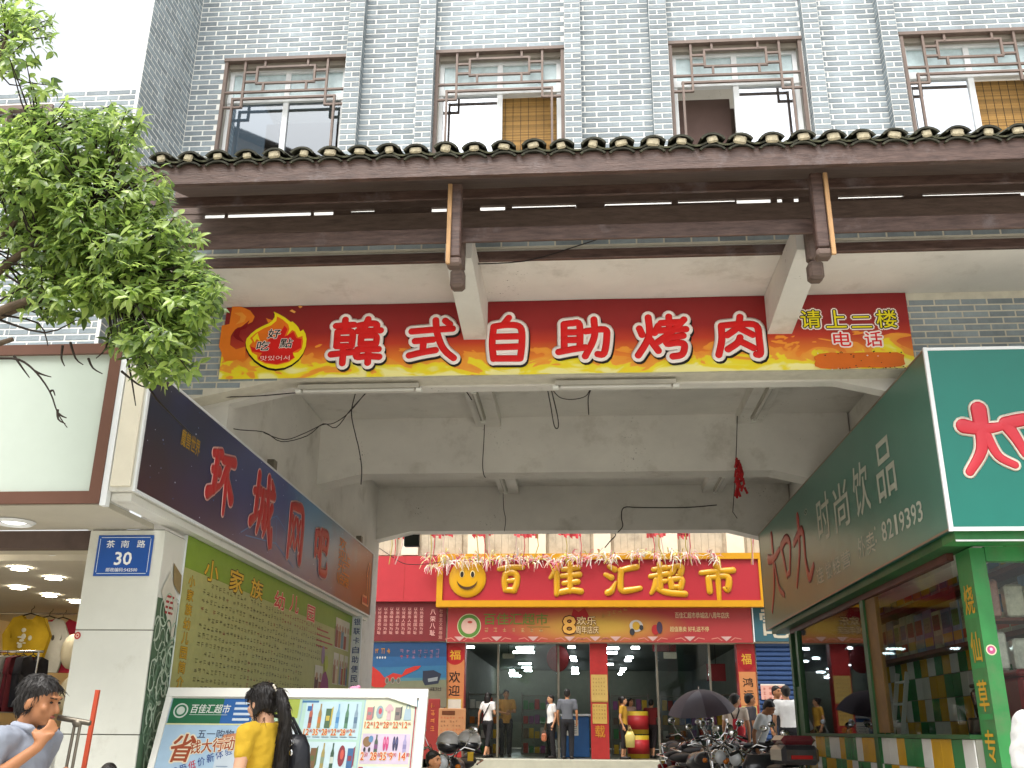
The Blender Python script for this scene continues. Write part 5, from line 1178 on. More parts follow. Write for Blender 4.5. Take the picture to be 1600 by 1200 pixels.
for i, c in enumerate(('#b8402c', '#d8d8d0', '#a83828', '#c8b8a8')): pr.rect(2.105 + i * .011, 0, 2.114 + i * .011, y_ - .06, c, 2 + .1 * i)
pr.build('flyer_print', fb_)
pr = Print(bpt(0, 0, .022), BU, BV, .001); pr.poly([(1.7, BH_ - .02), (2.08, BH_ - .14), (2.12, BH_ - .15), (2.11, BH_ - .03)], '#d0d0c6', 1); pr.build('peeled_corner', fb_)
MB().ell(bpt(1.58, BH_ + .01, 0), (.045, .02, .02), 10, 6).ell(bpt(1.61, BH_ + .022, 0), (.02, .015, .016), 8, 6).build('pink_wrapper', mat('pink wrapper', '#d890b0', .4), None, label='crumpled pink wrapper lying on the top edge of the flyer board', cat='wrapper')

# ================================================================== DRINKS SIGN (right, box with two faces)
XR, YR, ZR0, ZR1 = 3.0, 8.0, 2.925, 4.49
ds = thing('drinks_sign', 'large teal box sign on the corner of the drinks kiosk with a darker lettered side', 'sign', (3.0, 8.0, ZR0))
MB().box(XR + .012, XR + .2, YR + .012, 16.4, ZR0, ZR1).box(XR + .201, 6.2, YR + .012, YR + .2, ZR0, ZR1).build('sign_box', mat('teal box', '#1f5a50', .5, var=.05), ds)
def green_side():
    m = mat('dark teal face', '#487a6b', .3, var=.06, scale=1.2); return m
MB().add([(XR, 16.4, ZR0), (XR, YR + .02, ZR0), (XR, YR + .02, ZR1), (XR, 16.4, ZR1)], [(0, 1, 2, 3)]).build('side_face', green_side(), ds)
MB().add([(XR + .02, YR, ZR0), (6.2, YR, ZR0), (6.2, YR, ZR1), (XR + .02, YR, ZR1)], [(0, 1, 2, 3)]).build('front_face', mat('teal face', '#187063', .3, var=.05, scale=2), ds)
m = MB(); m.box(XR + .005, 6.2, YR - .006, YR + .01, ZR0 - .02, ZR0 + .012); m.box(XR + .005, 6.2, YR - .006, YR + .01, ZR1 - .012, ZR1 + .015); m.box(XR - .01, XR + .022, YR - .01, YR + .018, ZR0 - .022, ZR1 + .017); m.build('white_trim', M_alu, ds)
m = MB(); m.box(XR - .005, XR + .006, YR + .02, 16.4, ZR0 - .01, ZR0 + .008); m.box(XR - .005, XR + .006, YR + .02, 16.4, ZR1 - .008, ZR1 + .008); m.box(XR - .005, XR + .006, 16.39, 16.41, ZR0 + .009, ZR1 - .009); m.build('side_trim', mat('bronze trim', '#8a7866', .4, metal=.3), ds)
M_dred = mat('drinks red', '#c0303c', .4, var=.04); M_dpale = mat('drinks outline', '#cfc8b8', .4, var=.03); M_dthin = mat('drinks red dull', '#a83430', .4, var=.04)
for ch, a, b, c, d in (('大', 1497, 1572, 625, 742), ('口', 1567, 1640, 645, 725), ('九', 1660, 1740, 630, 735)):
    p0, p1 = at(a + 8, d - 6, Y=YR), at(b - 6, c + 8, Y=YR); m = MB(); o = (p0.x, YR - .004, p0.z)
    brush(m, CH[ch], o, (1, 0, 0), V, p1.x - p0.x, p1.z - p0.z, .095, .004, grow=.02, mi=1); brush(m, CH[ch], o, (1, 0, 0), V, p1.x - p0.x, p1.z - p0.z, .095, .008, lift=.003)
    m.build('character', [M_dred, M_dpale], ds)
U2 = (0, -1, 0)
def ysd(px, py): return at(px, py, X=XR - .002)
for ch, a, b, ty, by in (('大', 1199, 1221, 826, 950), ('口', 1221, 1238, 838, 910), ('九', 1239, 1268, 800, 912)):
    p0, p1 = ysd(a, (ty + by) / 2), ysd(b, (ty + by) / 2); z0, z1 = ysd((a + b) / 2, by).z, ysd((a + b) / 2, ty).z
    o = (XR - .003, p0.y, z0); m = MB(); brush(m, CH[ch], o, U2, V, p0.y - p1.y, z1 - z0, .11, .003, grow=.012, mi=1); brush(m, CH[ch], o, U2, V, p0.y - p1.y, z1 - z0, .11, .006, lift=.002)
    m.build('character', [M_dthin, mat('drinks side outline', '#a8685c', .4)], ds)
pr = Print((XR - .0015, 0, 0), U2, V)
def sidetext(ch, a, b, ty, by, col, off=.02):
    p0, p1 = ysd(a, (ty + by) / 2), ysd(b, (ty + by) / 2); mid = (a + b) / 2; z0, z1 = ysd(mid, by).z, ysd(mid, ty).z
    pr.text(ch, -p0.y + ((p0.y - p1.y) * .28 if ch == '1' else 0), z0, z1 - z0, col, 2, w=(p0.y - p1.y) * (.45 if ch == '1' else 1), off=off); pr.cut('character', ds)
CW = '#b8bcae'
sidetext('时', 1277, 1297, 770, 846, CW); sidetext('尚', 1303, 1326, 752, 828, CW); sidetext('饮', 1333, 1358, 720, 806, CW); sidetext('品', 1368, 1398, 682, 780, CW)
for ch, a, b, ty, by in (('连', 1276, 1287, 886, 912), ('锁', 1290, 1300, 877, 905), ('经', 1302, 1313, 869, 897), ('营', 1315, 1329, 860, 888), ('外', 1341, 1352, 838, 872), ('卖', 1354, 1367, 830, 866)): sidetext(ch, a, b, ty, by, CW, .015)
p = ysd(1370, 850); pr.ell(-p.y, p.z + .03, .02, .02, CW, 2); pr.ell(-p.y, p.z + .16, .02, .02, CW, 2)
for i, ch in enumerate('8219393'): a = 1378 + i * 9.2; sidetext(ch, a, a + 7.6 + .3 * i * .3, 814 - i * 5.4, 846 - i * 5.1, '#c2c6b8', .03)
p = ysd(1259, 800); pr.ell(-p.y, p.z, .09, .04, CW, 2); pr.ell(-p.y, p.z, .075, .032, '#265c50', 2.4); pr.text('R', -p.y, p.z - .02, .04, CW, 3, w=.06, anchor='c')
pr.build('round_mark', ds)

# ================================================================== SUPERMARKET SIGNS
YG = 23.7
ss = thing('supermarket_sign', 'red sign in a yellow frame with a smiling face and raised yellow characters', 'sign', (.4, YG, 4.17))
MB().box(-3.5, 4.39, YG + .02, YG + .25, 4.18, 5.42).build('sign_panel', mat('sign red', '#a3262f', .4, var=.04, scale=2), ss)
M_yel = mat('sign yellow', '#c08a14', .35, var=.05, scale=4)
m = MB(); m.box(-3.52, 4.41, YG - .04, YG + .2, 4.165, 4.315); m.box(-3.52, 4.41, YG - .04, YG + .2, 5.30, 5.445); m.box(-3.52, -3.375, YG - .038, YG + .2, 4.316, 5.299); m.box(4.265, 4.41, YG - .038, YG + .2, 4.316, 5.299); m.build('yellow_frame', M_yel, ss)
p = at(730.5, 904, Y=YG)
fc = MB().ell((p.x, YG + .0, p.z), (.46, .07, .46), 36, 12).build('smiley_face', mat('smiley yellow', '#c8940f', .3, var=.04), ss)
pr = Print((0, YG - .069, 0), (1, 0, 0), V, .004)
for s in (-1, 1): pr.ell(p.x + s * .13, p.z + .1, .055, .085, '#e8d8a0', 1); pr.ell(p.x + s * .13, p.z + .09, .042, .07, '#2c2420', 2)
up = [(p.x + .26 * math.cos(a), p.z - .02 + .26 * math.sin(a)) for a in [R(200 + k * 7) for k in range(21)]]; dn = [(p.x + .27 * math.cos(a), p.z + .03 + .24 * math.sin(a)) for a in [R(340 - k * 7) for k in range(21)]]
pr.poly(up + dn, '#4a3018', 1); pr.o.y = YG - .066; pr.build('smile', fc)
M_ych = mat('raised yellow letters', '#c4900f', .28, var=.06, coat=.3); M_ydk = mat('letter edge', '#7a3a10', .5)
for ch, a, b, c, d in (('百', 774, 821, 880, 928), ('佳', 854, 911, 876, 931), ('汇', 941, 1003, 877, 932), ('超', 1012, 1072, 877, 932), ('市', 1092, 1150, 880, 936)):
    p0, p1 = at(a + 4, d - 3, Y=YG), at(b - 4, c + 3, Y=YG); m = MB(); o = (p0.x, YG + .012, p0.z)
    brush(m, CH[ch], o, (1, 0, 0), V, p1.x - p0.x, p1.z - p0.z, .16, .042)
    m.build('character', M_ych, ss)
# paper garland over the sign, and the bunting above it
gcols = [mat('paper ' + c, c, .7, var=.05) for c in ('#d8cc98', '#d49aa0', '#d8d2c4', '#c8b458', '#c05c6c', '#dccec6', '#d4bca8')]
m = MB(); rn = random.Random(21)
tuft = [(668, 872), (672, 884), (683, 886), (692, 868), (700, 880), (712, 876), (722, 872), (733, 876), (745, 870), (755, 876), (766, 872), (776, 872), (787, 875), (798, 874), (808, 870), (818, 872), (830, 876), (845, 874), (862, 876), (874, 876), (888, 868), (897, 872), (908, 874), (920, 870), (938, 866), (948, 874), (958, 868), (990, 864), (1002, 866), (1015, 866), (1030, 868), (1050, 862), (1058, 872), (1070, 866), (1085, 868), (1112, 866), (1120, 872)]
for (px, py) in tuft:
    p = at(px, py, Y=YG - .12)
    for _ in range(17):
        a = rn.uniform(0, 6.28); L = rn.uniform(.08, .25); wdt = rn.uniform(.006, .02)
        d = Vector((math.cos(a) * .8, rn.uniform(-.5, .1), math.sin(a) - .35)).normalized(); s = d.cross(Vector((0, 1, 0))).normalized() * wdt
        st_ = p + Vector((rn.uniform(-.1, .1), rn.uniform(-.06, .03), rn.uniform(-.06, .06))); md = st_ + d * L * .5 + Vector((0, -.03, .02)); en = st_ + d * L + Vector((0, 0, -.05))
        m.add([st_ - s, st_ + s, md + s * .8, md - s * .8, en + s * .3, en - s * .3], [(0, 1, 2, 3), (3, 2, 4, 5)], rn.randrange(7))
prev = None
for (px, py) in tuft:
    p = at(px, py - 2, Y=YG - .1)
    if prev is not None: m.tube([prev, (prev + p) / 2 + Vector((0, 0, -.05)), p], .008, 4, mi=2)
    prev = p
m.build('paper_garland', gcols, None, label='ragged garland of pale and pink paper streamers along the top of the supermarket sign', cat='garland')
for i, (x0, x1, y, c) in enumerate(((612, 632, 834, '#c83c34'), (672, 708, 835, '#b8333a'), (738, 771, 833, '#cf4448'), (803, 841, 834, '#d0464a'), (872, 908, 834, '#cc4046'), (1010, 1040, 834, '#c8484a'), (1058, 1078, 836, '#c8444a'), (1168, 1186, 835, '#c83e48'))):
    a, b = at(x0, y - 3, Y=20.5 + .1 * i), at(x1, y - 3, Y=20.5 + .1 * i); m = MB(); rn = random.Random(i)
    m.tube([a, (a + b) / 2 + Vector((0, 0, -.03)), b], .006, 4)
    m2 = MB(); n = 8
    for k in range(n):
        q0, q1 = a.lerp(b, k / n), a.lerp(b, (k + 1) / n); h = rn.uniform(.07, .17)
        m2.add([q0, q1, q1 + Vector((0, rn.uniform(-.04, .04), -h)), q0 + Vector((0, rn.uniform(-.04, .04), -h * rn.uniform(.6, 1)))], [(0, 1, 2, 3)])
    t = thing('bunting', 'red paper bunting strip %s' % ['beside the black floodlight', 'just past the floodlight', 'over the smiling face', 'over the first raised character', 'over the second raised character', 'over the third raised character', 'over the fourth raised character', 'over the far end of the sign'][i], 'bunting', a, group='red bunting over the courtyard')
    m.build('cord', M_wire, t); m2.build('paper_flags', mat('bunting ' + c, c, .7, var=.1), t)
    for k in range(3):
        q = a.lerp(b, rn.random()); d = MB().tube([q, q + Vector((rn.uniform(-.05, .05), 0, -.3)), q + Vector((rn.uniform(-.12, .12), 0, -.7))], .012, 4); d.build('streamer', mat('streamer ' + str(k), ('#b84a50', '#a8984a', '#c8a8a0')[k], .7), t)
# anniversary banner under the sign
def anniv():
    m = bpy.data.materials.new('anniversary print'); m.use_nodes = True; n, l = m.node_tree.nodes, m.node_tree.links; b = n['Principled BSDF']; b.inputs['Roughness'].default_value = .5
    tc = n.new('ShaderNodeTexCoord'); mp = n.new('ShaderNodeMapping'); mp.inputs['Location'].default_value = (-.35, 0, -3.72); l.new(tc.outputs['Object'], mp.inputs[0])
    mp2 = n.new('ShaderNodeMapping'); mp2.inputs['Scale'].default_value = (.42, 0, 2.1); l.new(mp.outputs[0], mp2.inputs[0])
    ln = n.new('ShaderNodeVectorMath'); ln.operation = 'LENGTH'; l.new(mp2.outputs[0], ln.inputs[0])
    r = n.new('ShaderNodeValToRGB'); e = r.color_ramp.elements; e[0].position = .25; e[0].color = (*lin('#a8842e'), 1); e[1].position = .95; e[1].color = (*lin('#962a2a'), 1)
    l.new(ln.outputs['Value'], r.inputs['Fac']); l.new(r.outputs[0], b.inputs['Base Color']); return m
YA = 23.88
ab = thing('anniversary_banner', 'red and gold anniversary banner under the supermarket sign', 'banner', (.4, YA, 3.36))
MB().box(-3.25, 4.04, YA, YA + .03, 3.355, 4.163).build('banner_sheet', anniv(), ab)
pr = Print((0, YA - .002, 0), (1, 0, 0), V, .003); pr.tone = .75
q = at(733, 978, Y=YA); pr.ell(q.x, q.z, .29, .29, '#c8c89a', 1); pr.ell(q.x, q.z, .27, .27, '#5a8438', 2); pr.ell(q.x, q.z, .19, .19, '#d8b0a0', 3); pr.ell(q.x + .02, q.z + .09, .06, .03, '#b04a3c', 4)
pr.cut('round_logo', ab)
q = at(756, 976, Y=YA); pr.text('百佳汇超市', q.x, q.z, .27, '#6f7c34', 2, w=1.55, off=.04); pr.rect(q.x + 1.05, q.z - .06, q.x + 1.6, q.z - .045, '#7a7a3a', 2); q = at(757, 988, Y=YA)
for k in range(7): pr.scribble(q.x + k * .22, q.z, .11, '#c8a870', 2)
pr.cut('lettering', ab)
q = at(880, 990, Y=YA); pr.text('8', q.x, q.z, .40, '#e0a850', 4, w=.30, off=.06, out='#4a1c10', outw=.06); pr.text('欢乐', q.x + .33, q.z + .2, .2, '#e8c890', 4, w=.46, off=.03, out='#4a1c10', outw=.05); pr.text('周年店庆', q.x + .30, q.z + .0, .18, '#e8c890', 4, w=.55, off=.02, out='#4a1c10', outw=.05)
q = at(904, 955, Y=YA); pr.poly([(q.x - .22, q.z - .25), (q.x + .3, q.z - .2), (q.x + .15, q.z + .08), (q.x, q.z - .02), (q.x - .12, q.z + .06)], '#a01c20', 3)
pr.cut('anniversary_mark', ab)
q = at(940, 966, Y=YA)
for k in range(5): pr.scribble(q.x + k * .13, q.z + k * .04, .12, '#b0904a', 2)
q = at(994, 978, Y=YA); pr.ell(q.x, q.z, .16, .14, '#c0b8b0', 3); pr.ell(q.x, q.z, .09, .1, '#c49a34', 4); pr.ell(q.x - .1, q.z - .14, .06, .08, '#3a3a3c', 4); pr.ell(q.x + .12, q.z - .04, .05, .06, '#3a3a3c', 4); q = at(1024, 984, Y=YA); pr.ell(q.x, q.z, .09, .12, '#b03030', 3); pr.ell(q.x + .1, q.z + .05, .07, .14, '#4a3a4c', 4)
pr.cut('scooter_picture', ab)
q = at(1055, 966, Y=YA); pr.text('百佳汇超市恭城店八周年店庆', q.x, q.z, .14, '#e4c8a0', 2, w=1.28, off=.02); q = at(1047, 987, Y=YA); pr.text('超值惠卖 好礼送不停', q.x, q.z, .12, '#e0c48c', 2, w=.92, off=.02)
pr.cut('lettering', ab)
for px in (718, 776, 833, 890, 930, 962, 1020, 1078, 1135):
    q = at(px, 998, Y=YA); pr.poly([(q.x - .13, q.z + .05), (q.x + .13, q.z + .05), (q.x, q.z - .06)], '#d0a8a0', 2)
    for k in (-1, 1): pr.path([(q.x + k * .1, q.z - .05), (q.x + k * .2, q.z + .02), (q.x + k * .35, q.z - .01)], .02, '#d88878', 2)
pr.build('border_print', ab)
# notices left of the entrance
wn = thing('slogan_notice', 'dark red notice with columns of pale vertical text left of the entrance', 'notice', (-4.5, 23.9, 3.37))
MB().box(-5.75, -3.29, 23.9, 23.94, 3.372, 4.30).build('notice_board', mat('dark red notice', '#64191d', .5, var=.1), wn)
pr = Print((0, 23.898, 0), (1, 0, 0), V, .003)
lines = ['以热爱祖国为荣', '以危害祖国为耻', '以服务人民为荣', '以背离人民为耻', '以崇尚科学为荣', '以愚昧无知为耻', '以辛勤劳动为荣', '以好逸恶劳为耻', '以团结互助为荣', '以损人利己为耻', '以诚实守信为荣']
for i, ln_ in enumerate(lines):
    for k, ch in enumerate(ln_): pr.text(ch, -3.90 - i * .148, 4.10 - k * .094, .075, '#c8948a', 1, w=.085, anchor='c')
for k, ch in enumerate('八荣八耻'): pr.text(ch, -3.62, 4.0 - k * .165, .13, '#d0a098', 1, w=.13, anchor='c', off=.01)
for k, ch in enumerate('社会主义荣辱观'): pr.text(ch, -3.42, 4.05 - k * .105, .085, '#c0887c', 1, w=.09, anchor='c')
pr.build('notice_text', wn)
bp_ = thing('appliance_poster', 'blue poster with a red swoosh and a dark appliance left of the entrance', 'poster', (-4.5, 23.92, 1.8))
pr = Print((0, 23.93, 0), (1, 0, 0), V, .003); pr.tone = .72
def bq(zx, zy): p = at(550 + zx / 6.67, 930 + zy / 6.667, Y=23.93); return (p.x, p.z)
pr.poly([bq(0, 490), bq(985, 490), bq(985, 1170), bq(0, 1170)], '#24486f', 0)
for i, (ya, c) in enumerate(((640, '#2a5884'), (760, '#33688c'), (860, '#4a7884'), (910, '#75775f'), (960, '#7a7460'))): pr.poly([bq(0, ya), bq(985, ya - 30 * (i % 2)), bq(985, 1170), bq(0, 1170)], c, .3 + .2 * i)
pr.poly([bq(*q) for q in [(150,740),(200,730),(290,800),(340,860),(430,810),(520,830),(560,770),(650,740),(720,735),(690,770),(580,820),(480,870),(380,900),(330,960),(240,960),(150,920),(170,840)]], '#b8322a', 2)
pr.poly([bq(*q) for q in [(740,790),(850,780),(930,820),(900,920),(760,940),(735,890)]], '#2c3140', 2); pr.poly([bq(*q) for q in [(790,870),(895,850),(890,890),(795,905)]], '#8a8f90', 3); pr.poly([bq(*q) for q in [(70, 640), (130, 650), (120, 690), (60, 700)]], '#a8343a', 2)
for k in range(7): q = bq(500 + k * 62, 610); pr.scribble(q[0], q[1], .11, '#8f6a84', 2)
for k in range(7): q = bq(500 + k * 62, 660); pr.scribble(q[0], q[1], .09, '#8f6a84' if k > 1 else '#b04a4a', 2)
for k in range(3): q = bq(235 + k * 62, 610); pr.scribble(q[0], q[1], .13, '#b0742c', 3)
for k in range(4): q = bq(265 + k * 27, 650); pr.ell(q[0], q[1], .02, .028, '#b8b8b8', 3, 10)
for k in range(2): q = bq(60, 570 + k * 240); pr.scribble(q[0], q[1], .16, '#c08a2c', 3)
for k in range(3): q = bq(365 + k * 60, 890); pr.ell(q[0], q[1], .05, .08, '#8a8074', 4, 12); pr.ell(q[0], q[1], .03, .055, '#5a564c', 4.4, 12)
for k in range(5): q = bq(800 + k * 24, 1000); pr.scribble(q[0], q[1], .1, '#3a3430', 3)
pr.build('poster_sheet', bp_)
es = thing('electrical_sign', 'dark teal sign with one large pale character, cut off by the kiosk sign', 'sign', (4.7, 23.85, 3.38))
MB().box(4.075, 5.9, 23.86, 23.93, 3.385, 4.19).build('sign_panel', mat('dark teal sign', '#27505a', .5, var=.08), es); MB().box(4.06, 4.08, 23.84, 23.93, 3.37, 4.2).build('sign_edge', M_alu, es)
pr = Print((0, 23.858, 0), (1, 0, 0), V, .003); pr.text('電器', 4.24, 3.46, .66, '#b0a894', 1, w=1.4, off=.03); pr.build('sign_lettering', es)
sh = thing('roller_shutter', 'closed blue roller shutter right of the red entrance', 'shutter', (4.9, 23.95, .75))
m = MB()
for k in range(26):
    z = .56 + k * .108; m.add([(4.1, 24.0, z), (5.9, 24.0, z), (5.9, 23.96, z + .03), (4.1, 23.96, z + .03), (5.9, 23.96, z + .08), (4.1, 23.96, z + .08), (5.9, 24.0, z + .107), (4.1, 24.0, z + .107)], [(0, 1, 2, 3), (3, 2, 4, 5), (5, 4, 6, 7)])
m.build('slats', mat('blue shutter', '#2a426a', .45, var=.08), sh, kind='stuff')
a, b = at(1190, 1093, Y=23.94), at(1226, 1069, Y=23.94)
pp = thing('pink_poster', 'pale pink poster with red text stuck on the blue roller shutter', 'poster', (a.x, 23.94, a.z)); pr = Print((0, 23.945, 0), (1, 0, 0), V, .003); pr.rect(a.x, a.z, b.x, b.z, '#c8988a', 0); pr.rect(a.x, b.z - .03, b.x, b.z, '#d8cfc4', 1)
for k in range(3):
    for j in range(4): pr.scribble(a.x + .05 + j * .13, b.z - .14 - k * .11, .08, '#a84838', 1)
pr.build('poster_sheet', pp)
# papers on the three columns
def colprint(x0, x1, items, nm, label):
    t = thing('column_papers', label, 'notice', ((x0 + x1) / 2, YS - .01, ZF)); pr = Print((0, YS - .006, 0), (1, 0, 0), V, .002); pr.tone = .72; w = x1 - x0
    for it in items:
        if it[0] == 'r': pr.rect(x0 + w * it[1], it[2], x0 + w * it[3], it[4], it[5], it[6] if len(it) > 6 else 1)
        elif it[0] == 't': pr.text(it[1], x0 + w * .5, it[2], it[3], it[4], 3, w=w * .55, anchor='c', off=.03)
        elif it[0] == 'e': pr.ell(x0 + w * .5, it[1], w * .48, it[2], it[3], 1.6)
        elif it[0] == 's':
            z = it[1]
            while z > it[2]:
                for k in range(5): pr.scribble(x0 + w * (.14 + k * .15), z, .045, it[3], 3)
                z -= .085
    pr.build('paper_sheets', t)
colprint(-3.30, -2.82, [('r', .02, 1.75, .98, 2.95, '#c47a4a'), ('e', 3.05, .22, '#a81c20'), ('t', '福', 2.95, .22, '#d8a02c'), ('t', '欢', 2.42, .26, '#2c1c14'), ('t', '迎', 2.12, .24, '#2c1c14'), ('r', .1, 1.75, .9, 2.06, '#c8a04a', 1.5), ('r', .2, 1.72, .85, 2.04, '#d4c8b8', 2)], 'l', 'red and orange greeting papers on the entrance column nearest the orange board')
colprint(.18, .60, [('r', .05, 2.0, .97, 2.62, '#c8a860'), ('r', .05, 2.01, .97, 2.03, '#a8883c', 2), ('s', 2.5, 2.1, '#7a5a34'), ('r', .1, 1.52, .9, 1.96, '#c8a456'), ('s', 1.88, 1.6, '#7a5a34'), ('t', '载', 1.22, .26, '#c8862c')], 'm', 'yellow notices pasted on the middle red column')
colprint(3.66, 4.08, [('e', 2.98, .24, '#a01c22'), ('t', '福', 2.87, .24, '#d8a838'), ('r', .03, 1.95, .97, 2.7, '#cf8a56'), ('t', '鸿', 2.36, .2, '#33241c'), ('t', '运', 2.08, .2, '#33241c'), ('r', .05, 1.55, .9, 1.94, '#c8b070')], 'r', 'orange papers with black writing on the entrance column by the blue shutter')
a, b = at(684, 1160, Y=22.6), at(728, 1107, Y=22.6)
ob = thing('orange_notice_board', 'pale orange notice board standing by the first entrance column', 'notice board', ((a.x + b.x) / 2, 22.6, gz(22.6)))
MB().bbox(a.x, b.x, 22.6, 22.64, a.z - .1, b.z, .01).build('board', mat('orange board', '#a8764e', .6, var=.1), ob); m = MB(); m.beam((a.x + .08, 22.64, a.z), (a.x + .05, 22.8, gz(22.8)), .04, .04); m.beam((b.x - .08, 22.64, a.z), (b.x - .05, 22.8, gz(22.8)), .04, .04); m.build('leg', M_steel, ob)
pr = Print((0, 22.598, 0), (1, 0, 0), V, .003); W = b.x - a.x; pr.rect(a.x + W * .12, b.z - .14, a.x + W * .6, b.z - .05, '#5a3018', 1)
for k in range(8):
    for j in range(8):
        if rn.random() < .8: pr.scribble(a.x + .05 + j * W * .11, b.z - .22 - k * .085, .05, '#6a4a34' if k % 3 else '#b04a2c', 1, rng=rn)
pr.build('board_text', ob)
a, b = at(668, 1150, Y=22.9), at(688, 1092, Y=22.9)
rb = thing('red_notice_board', 'narrow red board with gold characters behind the orange notice board', 'notice board', (a.x, 22.9, gz(22.9))); MB().bbox(a.x - .1, b.x, 22.9, 22.94, gz(22.9), b.z, .01).build('board', mat('red board', '#84241f', .6, var=.1), rb)
pr = Print((0, 22.898, 0), (1, 0, 0), V, .003)
for k in range(4): pr.scribble(a.x + .05, b.z - .2 - k * .17, .12, '#c87a3c', 1, rng=rn)
pr.build('board_text', rb)
# ================================================================== LAMPS, WIRES AND THINGS UNDER THE CEILING
def batten(name, label, a, b, lit=False, wd=.07):
    a, b = Vector(a), Vector(b); t = thing('tube_lamp', label, 'lamp', (a + b) / 2, group='fluorescent lamps under the passage ceiling')
    d = (b - a).normalized()
    MB().beam(a + Vector((0, 0, .035)), b + Vector((0, 0, .035)), wd, .045).build('lamp_housing', mat('grey lamp housing', '#a8a498', .6, var=.12), t)  # housing in a slightly mottled grey
    MB().tube([a + d * .05, b - d * .05], .018, 10).build('lamp_tube', M_tube, t)
    m = MB()
    for p in (a, b): m.bbox(p.x - .03, p.x + .03, p.y - .03, p.y + .03, p.z - .022, p.z + .012, .006)
    m.build('lamp_holder', M_white, t); return t
zf = 4.55
a, b = at(467, 606, Y=9.0), at(655, 602, Y=9.0); batten('l', 'pale tube lamp under the front beam, below the flame logo half of the banner', (a.x, 9.0, zf), (b.x, 9.0, zf), wd=.075)
a, b = at(868, 601, Y=9.0), at(1056, 598, Y=9.0); batten('l', 'pale tube lamp under the front beam, at the middle of the passage mouth', (a.x, 9.0, zf), (b.x, 9.0, zf), wd=.075)
for lb, p, q in (('tube lamp on a ceiling rib, front bay, hung with loose wires', (740, 614), (755, 660)), ('tube lamp on a ceiling rib, front bay, on the kiosk side', (1207, 606), (1177, 659)), ('tube lamp on a ceiling rib, rear bay, above the supermarket sign', (782, 746), (790, 771)), ('tube lamp on a ceiling rib, rear bay, near the red firecracker string', (1132, 746), (1117, 771))):
    a, b = at(*p, Z=5.2), at(*q, Z=5.2); x = (a.x + b.x) / 2; batten('l', lb, (x, a.y, 5.215), (x, b.y, 5.215))
def wire(label, pts, Y, r=.006):
    P3 = [at(px, py, Y=Y) for px, py in pts]; s = smooth_path([tuple(p) for p in P3], 4)
    MB().tube([Vector(p) for p in s], r, 5).build('loose_wire', M_wire, None, label=label, cat='wire', group='loose wires under the passage ceiling')
wire('thin wire running along the front beam from the cafe sign to the first lamp', [(318, 626), (345, 621), (400, 619), (470, 613)], 9.05)
wire('drooping wire between the cafe sign and the first tube lamp', [(320, 623), (338, 635), (352, 655), (365, 670), (412, 675), (440, 690), (480, 681), (505, 662), (525, 668), (548, 640), (575, 611)], 9.35, .005)
wire('second drooping wire close under the first one', [(412, 676), (445, 687), (478, 676), (503, 664), (522, 661), (545, 645), (572, 613)], 9.38, .005)
wire('wire hanging straight down behind the first tube lamp', [(556, 612), (549, 645), (556, 682), (560, 698), (565, 730), (564, 757)], 9.4)
wire('short dark wire end hanging from the front rib lamp', [(725, 607), (733, 618), (737, 625)], 9.4)
wire('wire hanging from the front rib lamp to the middle beam', [(757, 662), (756, 690), (754, 725), (756, 742), (759, 746)], 12.5)
wire('looped wire hanging at the middle of the passage mouth', [(855, 606), (860, 632), (866, 665), (872, 668), (871, 650), (861, 607)], 9.32)
wire('wire sagging between the loop and the second lamp', [(862, 607), (875, 621), (895, 624), (915, 619), (922, 608)], 9.34, .005)
wire('short wire hanging below the second lamp', [(924, 607), (919, 622), (920, 648)], 9.34)
wire('wire hanging from the rear rib lamp over the sign', [(786, 771), (787, 795), (790, 812), (788, 830)], 16.5)
wire('wire stapled along the rear beam and curling at its end', [(1120, 789), (1070, 793), (1000, 793), (975, 793), (971, 808), (973, 822), (965, 832)], 16.57, .008)
wire('dark cable drooping over the courtyard wall', [(952, 818), (957, 830), (962, 836), (953, 846), (945, 856)], 17.2, .01)
wire('pale slack cord across the red fascia panel', [(583, 850), (610, 868), (630, 880), (655, 882), (690, 878)], 21.0, .008)
wire('thin cable along the parapet between the hanging posts', [(726, 413), (820, 408), (900, 385), (940, 372), (975, 362)], 7.9, .006)
fcs = thing('firecracker_string', 'red firecracker string hanging under the passage ceiling', 'decoration', at(1157, 712, Y=12.4))
P = [at(1152, 650, Y=12.4), at(1151, 690, Y=12.4), at(1150, 716, Y=12.4)]; MB().tube(P, .006, 5).build('cord', M_wire, fcs)
m = MB(); rn = random.Random(4)
for k in range(34):
    t_ = k / 33; c = at(1152 + 7 * t_, 716 + 52 * t_, Y=12.4); wd = .02 + .06 * t_
    q = c + Vector((rn.uniform(-wd, wd), rn.uniform(-wd, wd) * .6, 0)); d = Vector((rn.uniform(-.4, .4), rn.uniform(-.4, .4), -1)).normalized(); m.tube([q, q + d * .09], .016, 6)
m.build('firecrackers', mat('firecracker paper', '#a81c22', .6, var=.2), fcs)
P = [at(1150, 716, Y=12.42), at(1147, 770, Y=12.42), at(1145, 800, Y=12.42), at(1152, 810, Y=12.42)]; MB().tube(P, .005, 5).build('tail_cord', M_wire, fcs)
a, b = at(631, 854, Y=16.95), at(656, 834, Y=16.95)
fl_ = thing('floodlight', 'black floodlight fixed behind the last passage beam', 'lamp', ((a.x + b.x) / 2, 16.95, b.z))
MB().bbox(a.x, b.x, 16.92, 17.04, a.z, b.z, .015).build('lamp_case', M_blackp, fl_); MB().box(a.x + .02, b.x - .02, 16.915, 16.919, a.z + .02, b.z - .02).build('lamp_glass', mat('floodlight glass', '#2c3230', .12, var=.1), fl_)
